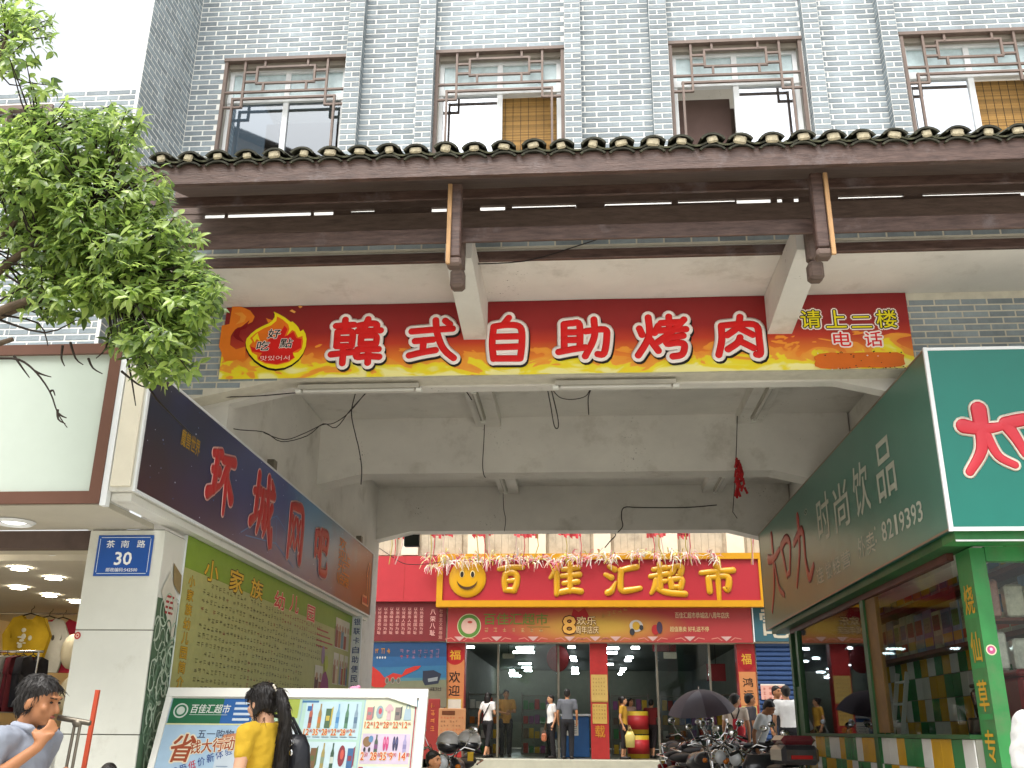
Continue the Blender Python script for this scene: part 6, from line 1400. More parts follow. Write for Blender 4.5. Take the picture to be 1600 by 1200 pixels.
m = MB(); m.tube([(a.x + .03, 16.98, b.z), (a.x + .03, 16.98, b.z + .05), (b.x - .03, 16.98, b.z + .05), (b.x - .03, 16.98, b.z)], .01, 6); m.build('bracket', M_steel, fl_)
m = MB()
for y in (10.35, 14.9): m.box(-3.52, -3.44, y, y + .12, 4.081, 4.22)
m.build('sign_bracket', M_steel, cafe)
# blue sky side opening details are left plain

# ================================================================== PEOPLE
M_skin = [mat('skin ' + str(i), c, .5, var=.06, scale=9, spec=.35) for i, c in enumerate(('#b58463', '#a87450', '#c4977a'))]
M_hair = mat('black hair', '#17120f', .42, var=.25, scale=50, stretch=(1, 1, .12), bump=.35, bscale=60)
M_hairg = mat('greying hair', '#2a2725', .5, var=.5, scale=70, stretch=(1, 1, .2), bump=.3, bscale=60)
M_eye = mat('eye', '#1a1412', .2, var=0); M_lip = mat('lip', '#8a4a42', .5, var=.05)
def remeshed(mb, name, voxel, sm=4):
    me = bpy.data.meshes.new('raw'); me.from_pydata([tuple(v) for v in mb.v], [], mb.f); o = bpy.data.objects.new('raw', me); COL.objects.link(o)
    a = o.modifiers.new('r', 'REMESH'); a.mode = 'VOXEL'; a.voxel_size = voxel
    if sm: b = o.modifiers.new('s', 'SMOOTH'); b.factor = .5; b.iterations = sm
    dg = bpy.context.evaluated_depsgraph_get(); r = bpy.data.meshes.new_from_object(o.evaluated_get(dg)); r.name = name
    bpy.data.objects.remove(o); bpy.data.meshes.remove(me); r.materials.clear()
    r.polygons.foreach_set('use_smooth', [True] * len(r.polygons)); return r
def human(label, loc, rotz, s=1.0, shirt='#dddddd', bottom='trousers', bcol='#1c1c20', hair='short', arms=None, lean=0, hyaw=0, hpitch=0, fine=False, female=False, skin=0, walk=0.0, hmat=None, sit=False, name='person'):
    arms = arms or {}; hmat = hmat or M_hair; vx = .0085 if fine else .019
    root = thing(name, label, 'person', loc, rotz); root.scale = (s, s, s)
    sh = .165 if female else .185
    L = {'sh': Vector((sh, .0, 1.375)), 'el': Vector((sh + .06, .03, 1.10)), 'wr': Vector((sh + .05, -.06, .87))}
    Rr = {'sh': Vector((-sh, .0, 1.375)), 'el': Vector((-sh - .06, .03, 1.10)), 'wr': Vector((-sh - .05, -.06, .87))}
    for side, d in (('L', L), ('R', Rr)):
        if side in arms: d['el'], d['wr'] = Vector(arms[side][0]), Vector(arms[side][1])
    if sit: legs = [(Vector((x * .1, 0, .88)), Vector((x * .16, -.40, .86)), Vector((x * .15, -.38, .46))) for x in (1, -1)]
    else: legs = [(Vector((x * .09, 0, .88)), Vector((x * .10, -.02 - x * walk * .5, .48)), Vector((x * .10, .03 - x * walk * .9, .09))) for x in (1, -1)]
    hc = Vector((0, -.02, 1.565))
    def bend(v):
        v = Vector(v)
        if (hyaw or hpitch) and v.z > 1.40:
            k = min(1, max(0, (v.z - 1.41) / .08)); k = k * k * (3 - 2 * k); c = Vector((0, .01, 1.45))
            v = c + Matrix.Rotation(R(hyaw) * k, 3, 'Z') @ (Matrix.Rotation(R(hpitch) * k, 3, 'X') @ (v - c))
        if lean and v.z > .82:
            k = min(1, (v.z - .82) / .25); c = Vector((0, 0, .9)); v = c + Matrix.Rotation(R(lean) * k, 3, 'X') @ (v - c)
        return v
    def fin(mb, nm, mt, vox, sm=4, parent=None):
        me = remeshed(mb, nm, vox, sm)
        for p in me.vertices: p.co = bend(p.co)
        me.materials.append(mt); me.update(); return link(nm, me, parent or root, local=True)
    def raw(mb, nm, mt, parent):
        mb.v = [tuple(bend(v)) for v in mb.v]; return link(nm, mb.mesh(nm, mt), parent, local=True)
    B = MB()
    B.ell(hc + Vector((0, .015, .02)), (.074, .094, .092), 16, 12).ell(hc + Vector((0, -.022, -.04)), (.060, .068, .074), 14, 10).ell(hc + Vector((0, -.06, -.092)), (.028, .022, .02), 8, 6)
    B.cap(hc + Vector((0, -.088, .012)), hc + Vector((0, -.107, -.025)), .010, .015)                       # nose
    B.ell(hc + Vector((0, -.082, .036)), (.05, .02, .011), 10, 6).ell(hc + Vector((0, -.083, -.058)), (.024, .014, .012), 10, 6)
    for x in (1, -1):
        B.ell(hc + Vector((x * .076, .012, -.015)), (.012, .022, .034), 8, 6); B.ell(hc + Vector((x * .042, -.062, -.022)), (.022, .02, .022), 8, 6)
    B.cap((0, .02, 1.36), (0, .002, 1.50), .056, .052)
    w_ = .86 if female else 1.0
    B.loft([(0, 0, .84, .13 * w_, .085), (0, .005, .93, .15, .10), (0, 0, 1.06, .125 * w_, .088), (0, -.005, 1.22, .15 * w_, .105), (0, .005, 1.33, .16 * w_, .098), (0, .012, 1.405, .11, .07), (0, .015, 1.43, .06, .05)])
    for side, d in (('L', L), ('R', Rr)):
        sg = 1 if d is L else -1
        B.cap(d['sh'] - Vector((sg * .05, 0, .0)), d['sh'], .06, .052).cap(d['sh'], d['el'], .050, .038).cap(d['el'], d['wr'], .039, .025)
        f = (d['wr'] - d['el']).normalized(); f = Vector(arms['hand' + side]).normalized() if 'hand' + side in arms else f; sd = f.cross(Vector((sg, 0, 0)))
        if sd.length < .2: sd = f.cross(Vector((0, 1, 0)))
        sd.normalize(); nm_ = f.cross(sd).normalized(); w0 = d['wr']
        B.cap(w0, w0 + f * .05, .026, .030); B.cap(w0 + f * .05 - sd * .025, w0 + f * .075 + sd * .028, .019, .018)
        curl = arms.get('curl' + ('L' if d is L else 'R'), .35)
        ax = arms.get('palm' + ('L' if d is L else 'R')); nn = Vector(ax).normalized() if ax else nm_ * -sg
        if ax: sd = f.cross(nn).normalized()
        for i, (off, ln_) in enumerate(((-.030, .060), (-.010, .072), (.011, .078), (.031, .072))):
            p0 = w0 + f * .078 + sd * off; d1 = (f + nn * curl * .6).normalized(); d2 = (f * (1 - curl) + nn * curl * 1.6).normalized(); p1 = p0 + d1 * ln_ * .55
            B.cap(p0 - f * .02, p1, .0105, .0095).cap(p1, p1 + d2 * ln_ * .6, .0095, .0075)
        t0 = w0 + f * .03 + sd * .028; B.cap(t0, t0 + (f * .6 + sd * .7 + nn * .5).normalized() * .035, .014, .0115); t1 = t0 + (f * .6 + sd * .7 + nn * .5).normalized() * .035; B.cap(t1, t1 + (f + nn * .5).normalized() * .03, .0115, .008)
    for h, k, a in legs:
        B.cap(h, k, .082, .054).cap(k, a, .055, .036).cap(a + Vector((0, .03, -.05)), a + Vector((0, -.14, -.055)), .036, .026)
    body = fin(B, 'body', M_skin[skin], vx, 3)
    # eyes, brows, mouth
    f = MB()
    for x in (1, -1): f.ell(hc + Vector((x * .033, -.082, .012)), (.013, .006, .006), 10, 6)
    raw(f, 'eyes', M_eye, body)
    f = MB()
    for x in (1, -1): f.cap(hc + Vector((x * .018, -.094, .032)), hc + Vector((x * .05, -.080, .034)), .0045, .003)
    raw(f, 'eyebrows', M_hair, body)
    f = MB(); f.ell(hc + Vector((0, -.095, -.056)), (.021, .006, .0065), 10, 6); raw(f, 'mouth', M_lip, body)
    # hair
    Hh = MB(); hk = .86
    Hh.ell(hc + Vector((0, .028, .045)), (.083, .097, .086), 18, 12).ell(hc + Vector((0, .06, -.005)), (.072, .062, .08), 14, 10)
    for x in (1, -1): Hh.ell(hc + Vector((x * .062, .03, .01)), (.02, .05, .06), 10, 8)
    if hair in ('short',): 
        for i in range(9): a = -1 + i * .25; Hh.cap(hc + Vector((a * .06, -.03, .105 - abs(a) * .03)), hc + Vector((a * .066 + .006, -.064, .084 - abs(a) * .02)), .013, .006)
    else:
        for i in range(7): a = -1 + i / 3; Hh.cap(hc + Vector((a * .06, -.03, .11 - abs(a) * .03)), hc + Vector((a * .078, -.06, .045)), .018, .008)
        for x in (1, -1): Hh.ell(hc + Vector((x * .068, .02, -.01)), (.018, .045, .075), 10, 8)
    if hair == 'bun': Hh.ell(hc + Vector((0, .13, .06)), (.05, .045, .05), 12, 8)
    if hair == 'long': Hh.loft([(0, .05, 1.30, .09, .04), (0, .05, 1.45, .10, .06), (0, .04, 1.56, .09, .08)])
    if hair == 'ponytail':
        pts = [Vector(p) for p in ((0, .10, 1.61), (0, .155, 1.59), (.0, .17, 1.50), (.0, .165, 1.36), (.0, .155, 1.22), (.0, .15, 1.08), (0, .15, .97))]; rr = [.026, .030, .042, .045, .040, .032, .010]
        for i in range(6): Hh.cap(pts[i], pts[i + 1], rr[i], rr[i + 1])
    ho = fin(Hh, 'hair', hmat, .008 if fine else .016, 3)
    if fine:
        for p in ho.data.vertices:
            q = p.co; k = mnoise.noise(Vector((q.x * 95, q.y * 60, q.z * 22))) * .0045 + mnoise.noise(q * 30) * .004; p.co = q + p.normal * k
        sr = random.Random(5); st = MB(); vs = ho.data.vertices; nv = len(vs)
        for _ in range(900):
            vtx = vs[sr.randrange(nv)]; q = vtx.co.copy(); nn = vtx.normal.copy(); dn = Vector((sr.uniform(-.25, .25), .25 if q.z > 1.5 else .0, -1)); dn = dn - nn * dn.dot(nn)
            if dn.length < .2: dn = Vector((0, -.6, 0)) - nn * (Vector((0, -.6, 0)).dot(nn))
            dn.normalize(); Lh = sr.uniform(.025, .06) if hair != 'ponytail' or q.z > 1.5 else sr.uniform(.08, .2)
            st.tube([q - nn * .002, q + dn * Lh * .5 + nn * .003, q + dn * Lh + nn * sr.uniform(-.001, .004)], [.0022, .002, .0006], 3)
        link('strands', st.mesh('strands', hmat), ho, local=True)
    # clothes
    sm_ = fabric('shirt ' + shirt, shirt); g = .016
    C = MB(); C.loft([(0, 0, .83 if not female else .90, .155, .118), (0, .0, .95, .152 * (1 if not female else .95), .115), (0, 0, 1.08, .142 * w_, .108), (0, -.007, 1.22, .166 * w_, .122), (0, .005, 1.33, .176 * w_, .114), (0, .012, 1.405, .125, .084), (0, .013, 1.432, .075, .066)])
    for d in (L, Rr):
        sg = 1 if d is L else -1; mid = d['sh'].lerp(d['el'], .62 if not female else .5)
        C.cap(d['sh'] - Vector((sg * .06, 0, .005)), d['sh'] + Vector((0, 0, .004)), .074, .067).cap(d['sh'], mid, .066, .062 if not female else .056)
    so_ = fin(C, "shirt", sm_, max(vx, .011), 3)
    if fine:
        for p in so_.data.vertices:
            q = p.co; k = mnoise.noise(Vector((q.x * 9 + q.z * 6, q.y * 9 + 3, q.z * 13))) * .010 + mnoise.noise(Vector((q.x * 24, q.y * 24, q.z * 30 + q.x * 18))) * .0045; p.co = q + p.normal * k
    bm = fabric('bottom ' + bcol, bcol); T = MB()
    T.loft([(0, 0, .80, .13, .10), (0, .008, .87, .165, .122), (0, .0, .97, .148 * w_, .112)])
    if bottom == 'skirt': T.loft([(0, 0, .52, .23, .19), (0, 0, .75, .18, .14), (0, 0, .97, .15, .112)])
    for h, k, a in legs:
        if bottom == 'trousers': T.cap(h, k, .098, .074).cap(k, a + Vector((0, .0, .0)), .074, .062)
        elif bottom == 'capri': T.cap(h, k, .095, .068).cap(k, k.lerp(a, .45), .068, .058)
        elif bottom == 'shorts': T.cap(h, h.lerp(k, .85), .10, .088)
    fin(T, {'skirt': 'skirt', 'shorts': 'shorts'}.get(bottom, 'trousers'), bm, max(vx, .012), 3)
    for h, k, a in legs:
        F_ = MB(); F_.cap(a + Vector((0, .035, -.052)), a + Vector((0, -.15, -.058)), .042, .033); F_.box(a.x - .04, a.x + .04, a.y - .19, a.y + .08, a.z - .093, a.z - .07); raw(F_, 'shoe', mat('shoe', '#26211e', .5, var=.2), root)
    root['_b'] = 1; del root['_b']
    return root, so_, bend, (L, Rr)

# man with a hand at his mouth, holding a T-shaped handle, in front of the slab pillar
pm = at(66, 1095, Y=4.9)
man, so_, bend, aa = human('middle aged man in a grey blue shirt raising one hand to his mouth', (pm.x - .085, 4.9, -.065), R(82), .985, '#8a909c', 'trousers', '#2c2f38', 'short',
    arms={'R': ((-.23, .01, 1.16), (-.115, -.165, 1.355)), 'handR': (.42, -.16, 1), 'L': ((.21, .08, 1.13), (.10, -.13, 1.21)), 'handL': (-.1, -1, .15), 'palmR': (.5, .8, .0), 'curlR': .3, 'palmL': (-1, 0, 0), 'curlL': .9}, lean=4, hyaw=4, hpitch=8, fine=True, skin=1, hmat=M_hairg)
m = MB(); m.cap((-.06, -.055, 1.435), (0, -.085, 1.385), .022, .016).cap((.06, -.055, 1.435), (0, -.085, 1.385), .022, .016).cap((-.065, .03, 1.44), (-.06, -.055, 1.435), .02, .022).cap((.065, .03, 1.44), (.06, -.055, 1.435), .02, .022).cap((-.065, .03, 1.44), (.065, .03, 1.44), .02, .02)
m.v = [tuple(bend(v)) for v in m.v]; link('collar', m.mesh('collar', fabric('collar', '#9298a4')), so_, local=True)
YT = 4.97; a, b, c, d, e = at(91, 1121, Y=YT), at(141, 1130, Y=YT), at(121, 1130, Y=YT), at(107, 1200, Y=YT), at(119, 1128, Y=YT)
t = thing('t_handle', 'brown metal T shaped cart handle held by the man', 'handle', (d.x, YT, 0))
MB().tube([a, b], .0135, 8).build('crossbar', M_steel, t); foot = c + (d - c) * 3.2; m = MB(); m.tube([c + Vector((-.013, 0, 0)), Vector((foot.x - .02, YT - .04, .02))], .008, 6); m.tube([c + Vector((.016, 0, 0)), Vector((foot.x + .02, YT - .04, .02))], .008, 6); m.build('twin_stem', M_steel, t); MB().ell(c, (.028, .02, .02), 10, 6).build('joint', M_steel, t)
MB().bbox(foot.x - .12, foot.x + .12, YT - .2, YT + .1, .0, .03, .005).build('base_plate', M_steel, t)
a, b = at(153, 1078, Y=5.2), at(131, 1200, Y=5.2); f_ = b + (b - a) * 2.2; f_.z = max(.0, min(f_.z, .02))
t_ = (a.z - .0) / (a.z - b.z); f_ = a + (b - a) * t_
MB().beam(f_, a, .021, .018, up=(0, 1, 0)).build('orange_pole', mat('orange pole', '#b5482c', .55, var=.18, scale=8), None, label='thin orange pole leaning beside the white slab pillar', cat='pole')

# woman in yellow reading the flyers
pw = at(393, 1095, Y=6.4)
wom, so_, bend, aa = human('woman in a yellow top with a long black ponytail looking at the flyer board', (pw.x + .10, 6.4, -.03), R(-112), .985, '#c09c26', 'skirt', '#b8907c', 'ponytail', arms={'L': ((.235, .02, 1.12), (.20, -.12, .90)), 'R': ((-.22, .04, 1.12), (-.20, -.10, .90))}, hyaw=-6, hpitch=14, fine=True, female=True, skin=2)
m = MB()
for i in range(9): m.ell(bend((.035 - i * .006, .135 + .004 * i, 1.64 - i * .016)), (.009, .007, .009), 8, 6)
link('hair_clip', m.mesh('hair_clip', mat('pearl clip', '#e0d8c8', .25, var=.05)), wom, local=True)
m = MB().loft([(0, 0, .925, .158, .122), (0, 0, .955, .156, .12)]); link('belt', m.mesh('belt', mat('black belt', '#1c1814', .4)), wom, local=True)
m = MB(); rn = random.Random(9)
for _ in range(46):
    a = rn.uniform(0, 6.28); z = rn.uniform(.6, .91); r0 = .235 - (z - .52) * .19; m.ell((math.cos(a) * r0, math.sin(a) * r0 * .82, z), (.022, .022, .02), 6, 4, rn.randrange(3))
link('flower_print', m.mesh('flower_print', [fabric('f1', '#b86a8a'), fabric('f2', '#6a5a9a'), fabric('f3', '#d8c4a0')]), wom, local=True)
hb = at(462, 1160, Y=6.55)
t = thing('handbag', 'black handbag hanging behind the woman in yellow', 'handbag', (hb.x, 6.55, hb.z - .25))
m = MB().loft([(hb.x, 6.55, hb.z - .25, .09, .07), (hb.x, 6.55, hb.z - .2, .115, .085), (hb.x - .005, 6.55, hb.z - .02, .10, .07), (hb.x - .01, 6.55, hb.z + .05, .07, .03)], 18); m.build('bag_body', mat('black leather', '#191a20', .32, var=.2, bump=.3, bscale=25), t)
s0, s1 = at(428, 1118, Y=6.42), at(462, 1142, Y=6.55)
MB().tube([s0 + Vector((-.03, 0, -.0)), s0.lerp(s1, .5) + Vector((.02, 0, .04)), s1 + Vector((.01, 0, -.02))], .011, 6).tube([s0 + Vector((-.03, .05, .0)), s0.lerp(s1, .5) + Vector((.04, .04, .03)), s1 + Vector((.04, .03, -.04))], .011, 6).build('strap', mat('black leather', '#191a20'), t)
MB().ell((hb.x - .01, 6.47, hb.z - .0), (.022, .012, .022), 10, 6).ell((hb.x + .0, 6.46, hb.z - .06), (.014, .01, .02), 10, 6).build('buckle', M_chrome, t)

# person at the right edge
pe = at(1584, 1140, Y=5.0)
human('person in a white shirt cut off by the edge of the view, before the kiosk', (pe.x + .265, 5.0, 0), R(165), 1.02, '#bcbcba', 'trousers', '#30343c', 'short', skin=1, fine=True)
# child heads at the lower edge
pc = at(172, 1190, Y=6.6); human('black haired child whose head just shows beside the slab pillar', (pc.x, 6.6, 0), R(30), pc.z / 1.70, '#a8463c', 'shorts', '#2c3a5a', 'short')
pc = at(677, 1171, Y=9.2); human('dark haired child by the parked chrome motorcycle', (pc.x, 9.2, 0), R(60), pc.z / 1.70, '#50606a', 'shorts', '#2c2c30', 'short', skin=1)
# people at the supermarket
def far(label, px, ptop, Y, rot, zfloor=None, **k):
    p = at(px, ptop, Y=Y); z0 = (ZF if Y > 23.8 else (ZF if Y > 22.95 else gz(Y))) if zfloor is None else zfloor
    return human(label, (p.x, Y, z0), R(rot), (p.z - z0) / 1.69, **k)
o, so_, bend, _ = far('woman in a white top with a black bag strap walking by the first door', 763, 1081, 24.3, 150, shirt='#d8d4d0', bottom='capri', bcol='#1a181a', hair='long', female=True, walk=.25, arms={'R': ((-.22, -.02, 1.12), (-.12, -.22, 1.10)), 'L': ((.24, .08, 1.12), (.26, .06, .90))})
m = MB(); m.tube([(-.13, .115, 1.36), (.0, .125, 1.15), (.16, .09, .92)], .014, 5); link('bag_strap', m.mesh('bag_strap', M_black), so_, local=True)
far('man in a mustard shirt facing out beside the woman in white', 791, 1077, 24.9, 10, shirt='#a8762a', bottom='trousers', bcol='#23222a', hair='short', skin=1, arms={'L': ((.23, -.04, 1.12), (.06, -.22, 1.12)), 'R': ((-.23, -.04, 1.12), (-.04, -.24, 1.08))})
far('woman in a white polo shirt standing sideways at the second door', 861, 1085, 24.2, -60, shirt='#d4d0cc', bottom='trousers', bcol='#191619', hair='short', female=True)
far('man in a dark grey shirt seen from behind', 886, 1076, 23.9, 175, shirt='#5a5c62', bottom='trousers', bcol='#17161a', hair='short', skin=1)
far('woman in a mustard top with dark capris carrying a bag', 973, 1088, 24.3, 70, shirt='#b08428', bottom='capri', bcol='#1e1a1c', hair='bun', female=True)
far('woman in a pale top half hidden behind the woman in mustard', 984, 1090, 25.2, 40, shirt='#b89a94', bottom='capri', bcol='#4a3a3c', hair='long', female=True)
far('person in a dark red shirt walking into the shop', 1017, 1092, 25.4, 160, shirt='#7c2426', bottom='capri', bcol='#2c2426', hair='short', walk=.3)
p = at(984, 1150, Y=24.2); t = thing('carrier_bag', 'pale yellow carrier bag held by the woman in mustard', 'bag', (p.x, 24.1, p.z)); MB().loft([(p.x, 24.1, p.z - .25, .10, .05), (p.x, 24.1, p.z, .12, .06), (p.x, 24.1, p.z + .1, .07, .03)]).build('bag_body', mat('yellow plastic', '#b8a860', .35), t); MB().tube([(p.x - .05, 24.1, p.z + .1), (p.x, 24.1, p.z + .24), (p.x + .05, 24.1, p.z + .1)], .008, 5).build('bag_handle', mat('yellow plastic', '#b8a860'), t)
p = at(850, 1150, Y=24.0); t = thing('hand_bag', 'small brown bag held by the woman in the white polo', 'handbag', (p.x, 24.0, p.z)); MB().bbox(p.x - .06, p.x + .06, 23.95, 24.05, p.z - .12, p.z + .06, .03).build('bag_body', mat('brown bag', '#9a5a3c', .5), t); MB().tube([(p.x - .04, 24, p.z + .05), (p.x, 24, p.z + .15), (p.x + .04, 24, p.z + .05)], .008, 5).build('bag_handle', mat('brown bag', '#9a5a3c'), t)
# riders and walkers by the motorcycles
o, so_, bend, _ = far('woman in a pale top with dark straps standing among the motorcycles', 1147, 1083, 18.6, 165, shirt='#d0c0b0', bottom='trousers', bcol='#7c1e28', hair='short', female=True, hyaw=-40)
m = MB()
for x in (-1, 1): m.tube([(x * .07, .04, 1.43), (x * .08, .10, 1.38), (x * .03, .128, 1.25), (0, .125, 1.2), (-x * .03, .118, .95)], .013, 5)
link('straps', m.mesh('straps', M_black), so_, local=True)
p = at(1152, 1138, Y=18.4); t = thing('shoulder_bag', 'long red bag hanging at the back of the woman with dark straps', 'bag', (p.x, 18.4, p.z)); MB().loft([(p.x + .02, 18.42, p.z - .26, .09, .06), (p.x + .02, 18.42, p.z, .10, .06), (p.x - .03, 18.42, p.z + .16, .035, .03)]).build('bag_body', fabric('red bag', '#9c1c28'), t)
far('man in a white shirt sitting astride a motorcycle, head lowered', 1179, 1089, 17.0, 60, shirt='#dcdcd8', bottom='trousers', bcol='#2c3038', hair='short', lean=18, hpitch=15, sit=True, skin=1, zfloor=.30)
far('young man in a black shirt facing the blue shutter', 1212, 1071, 21.6, 30, shirt='#1c1a1e', bottom='trousers', bcol='#1e2434', hair='short', skin=1)
far('young man in a plain white shirt seen from behind beside the man in black', 1227, 1071, 20.4, 170, shirt='#ececea', bottom='trousers', bcol='#1a1a1e', hair='short', hyaw=25)
far('dark haired person mostly hidden behind the man on the motorcycle', 1170, 1083, 20.0, 100, shirt='#4c4a50', bottom='trousers', bcol='#24242a', hair='short', skin=1)

# ================================================================== MOTORCYCLES
M_maroon = mat('maroon fairing', '#5a2228', .25, var=.15, coat=.6); M_glossb = mat('glossy black fairing', '#26262b', .28, var=.2, coat=.5, dirt=('#5a5650', 6, .55, .85)); M_seat = mat('black seat', '#17161a', .5, var=.15); M_lampg = mat('headlamp glass', '#c8ccd0', .08, var=.05, spec=.8); M_bluep = mat('blue fairing', '#2a4070', .22, var=.1, coat=.5); M_orange = mat('amber lens', '#c8701c', .2)
def wheel(parent, x, r=.29):
    w_ = MB(); n = 22
    def ring(R0, r0, k=8):
        V = []; f = []
        for i in range(n):
            a = 2 * math.pi * i / n
            for j in range(k): b = 2 * math.pi * j / k; q = R0 + r0 * math.cos(b); V.append((x + q * math.cos(a), r0 * 1.1 * math.sin(b), r + q * math.sin(a)))
        for i in range(n):
            for j in range(k): f.append((i * k + j, i * k + (j + 1) % k, ((i + 1) % n) * k + (j + 1) % k, ((i + 1) % n) * k + j))
        return V, f
    V, f = ring(r - .045, .045); wo = link('wheel', None, parent, local=True)
    link('tyre', MB().add(V, f, 0, True).mesh('tyre', M_black), wo, local=True)
    V, f = ring(r - .095, .016, 6); q = MB().add(V, f, 0, True)
    for i in range(10): a = 2 * math.pi * i / 10; q.tube([(x, 0, r), (x + (r - .1) * math.cos(a), 0, r + (r - .1) * math.sin(a))], .006, 4)
    q.tube([(x, -.06, r), (x, .06, r)], .045, 10); link('rim', q.mesh('rim', M_chrome), wo, local=True)
def motorcycle(label, loc, rot, paint, scooter=False, box=False):
    t = thing('motorcycle', label, 'motorcycle', loc, rot, group='motorcycles parked in the passage')
    wheel(t, .62); wheel(t, -.60)
    def P(nm, mb, mt, par=None): return link(nm, mb.mesh(nm, mt), par or t, local=True)
    m = MB()
    for s in (-.075, .075): m.tube([(.62, s, .29), (.46, s * .9, .80), (.42, s * .8, .90)], .022, 7)
    P('fork', m, M_chrome)
    hbm = MB(); hbm.tube([(.30, -.36, .99), (.38, -.22, 1.03), (.42, -.08, .93), (.42, .08, .93), (.38, .22, 1.03), (.30, .36, .99)], .012, 7); h = P('handlebar', hbm, M_chrome)
    m = MB()
    for s in (-1, 1): m.tube([(.33, s * .28, 1.015), (.28, s * .40, .975)], .019, 8)
    P('grips', m, M_black, h)
    m = MB()
    for s in (-1, 1): m.tube([(.37, s * .22, 1.03), (.36, s * .30, 1.18)], .006, 5); m.ell((.36, s * .32, 1.22), (.018, .058, .042), 12, 8)
    P('mirrors', m, M_chrome, h)
    m = MB().ell((.50, 0, .86), (.10, .095, .10), 16, 10); hl = P('headlight', m, M_chrome); P('lens', MB().ell((.56, 0, .86), (.05, .082, .085), 14, 8), M_lampg, hl)
    m = MB()
    for s in (-1, 1): m.ell((.46, s * .17, .82), (.035, .035, .03), 10, 6)
    P('indicator', m, M_orange)
    m = MB()
    for k in range(7):
        a0, a1 = R(35 + k * 18), R(35 + (k + 1) * 18)
        m.add([(.62 + .33 * math.cos(a0), -.06, .29 + .33 * math.sin(a0)), (.62 + .33 * math.cos(a0), .06, .29 + .33 * math.sin(a0)), (.62 + .33 * math.cos(a1), .06, .29 + .33 * math.sin(a1)), (.62 + .33 * math.cos(a1), -.06, .29 + .33 * math.sin(a1))], [(0, 1, 2, 3)])
    P('front_mudguard', m, paint)
    m = MB()
    if scooter:
        m.loft([(.36, 0, .30, .05, .20), (.34, 0, .60, .07, .26), (.36, 0, .85, .10, .24), (.40, 0, .98, .08, .16)]); P('leg_shield', m, paint)
        m = MB(); m.loft([(-.40, 0, .38, .34, .10), (-.42, 0, .58, .40, .17), (-.42, 0, .74, .38, .16)]); P('rear_body', m, paint)
        m = MB(); m.box(-.05, .36, -.13, .13, .27, .33); P('footboard', m, M_blackp)
    else:
        m.ell((.12, 0, .79), (.30, .135, .13), 18, 12).ell((.22, 0, .82), (.17, .145, .11), 14, 10); P('fuel_tank', m, paint)
        m = MB(); m.tube([(.40, 0, .82), (.30, 0, .5), (.05, 0, .30), (-.3, 0, .33), (-.55, 0, .62), (-.05, 0, .70), (.35, 0, .74)], .022, 6); P('frame', m, M_blackp)
        m = MB(); m.bbox(-.14, .18, -.12, .12, .26, .48, .03); m.cap((.06, 0, .45), (.14, 0, .62), .085, .075)
        for k in range(5): m.box(-.02 + k * .006, .2 + k * .006, -.1, .1, .47 + k * .028, .478 + k * .028)
        P('engine', m, M_steel)
        m = MB(); m.ell((-.46, 0, .66), (.28, .10, .07), 14, 8); P('tail_panel', m, paint)
    m = MB(); m.ell((-.28, 0, .83), (.36, .125, .065), 18, 8).ell((-.52, 0, .86), (.16, .11, .06), 14, 8); P('seat', m, M_seat)
    m = MB(); m.tube([(.12, -.13, .36), (.0, -.16, .24), (-.3, -.17, .25)], .02, 7); m.tube([(-.28, -.17, .25), (-.85, -.19, .33)], [.035, .042], 9); P('exhaust', m, M_chrome)
    m = MB()
    for k in range(6):
        a0, a1 = R(40 + k * 18), R(58 + k * 18)
        m.add([(-.60 + .34 * math.cos(a0), -.07, .29 + .34 * math.sin(a0)), (-.60 + .34 * math.cos(a0), .07, .29 + .34 * math.sin(a0)), (-.60 + .34 * math.cos(a1), .07, .29 + .34 * math.sin(a1)), (-.60 + .34 * math.cos(a1), -.07, .29 + .34 * math.sin(a1))], [(0, 1, 2, 3)])
    P('rear_mudguard', m, paint)
    m = MB(); m.tube([(-.45, -.14, .82), (-.75, -.13, .86), (-.80, 0, .87), (-.75, .13, .86), (-.45, .14, .82)], .012, 6); m.tube([(-.72, -.12, .82), (-.45, -.13, .5)], .01, 5); P('grab_rail', m, M_chrome)
    m = MB()
    for s in (-1, 1): m.tube([(.28, s * .10, .62), (.36, s * .27, .60), (.30, s * .28, .36), (.16, s * .13, .30)], .013, 6)
    P('crash_bar', m, M_chrome)
    m = MB()
    for s in (-1, 1): m.tube([(.33, s * .24, 1.01), (.48, s * .14, .98), (.46, s * .05, .80)], .006, 4); m.tube([(.31, s * .30, 1.0), (.43, s * .18, 1.06), (.40, s * .06, .72)], .005, 4)
    P('cables', m, M_black)
    P('number_plate', MB().bbox(-.875, -.865, -.09, .09, .50, .60, .003), mat('blank yellow plate', '#b89a3a', .5), None)
    m = MB(); m.bbox(-.86, -.78, -.07, .07, .66, .74, .02); P('tail_lamp', m, mat('red lens', '#8a1014', .2))
    if box:
        m = MB().bbox(-.92, -.50, -.21, .21, .90, 1.10, .045); tb = P('top_box', m, M_glossb)
        P('lid', MB().bbox(-.90, -.52, -.20, .20, 1.104, 1.20, .05), M_maroon, tb)
        P('reflector', MB().bbox(-.928, -.918, -.12, .12, .96, 1.0, .003), mat('red lens', '#8a1014', .2), tb)
    return t
def put(px, Y, rot, label, paint, **k): p = at(px, 1150, Y=Y); return motorcycle(label, (p.x, Y, gz(Y)), R(rot), paint, **k)
put(1068, 16.6, -75, 'maroon motorcycle under the umbrella, turned towards the street', M_maroon)
put(1104, 15.4, -60, 'black motorcycle beside the one under the umbrella', M_glossb)
put(1133, 16.2, -110, 'black motorcycle with amber lamps in front of the woman with straps', M_glossb)
put(1158, 17.0, 150, 'maroon motorcycle the man in white sits on', M_maroon)
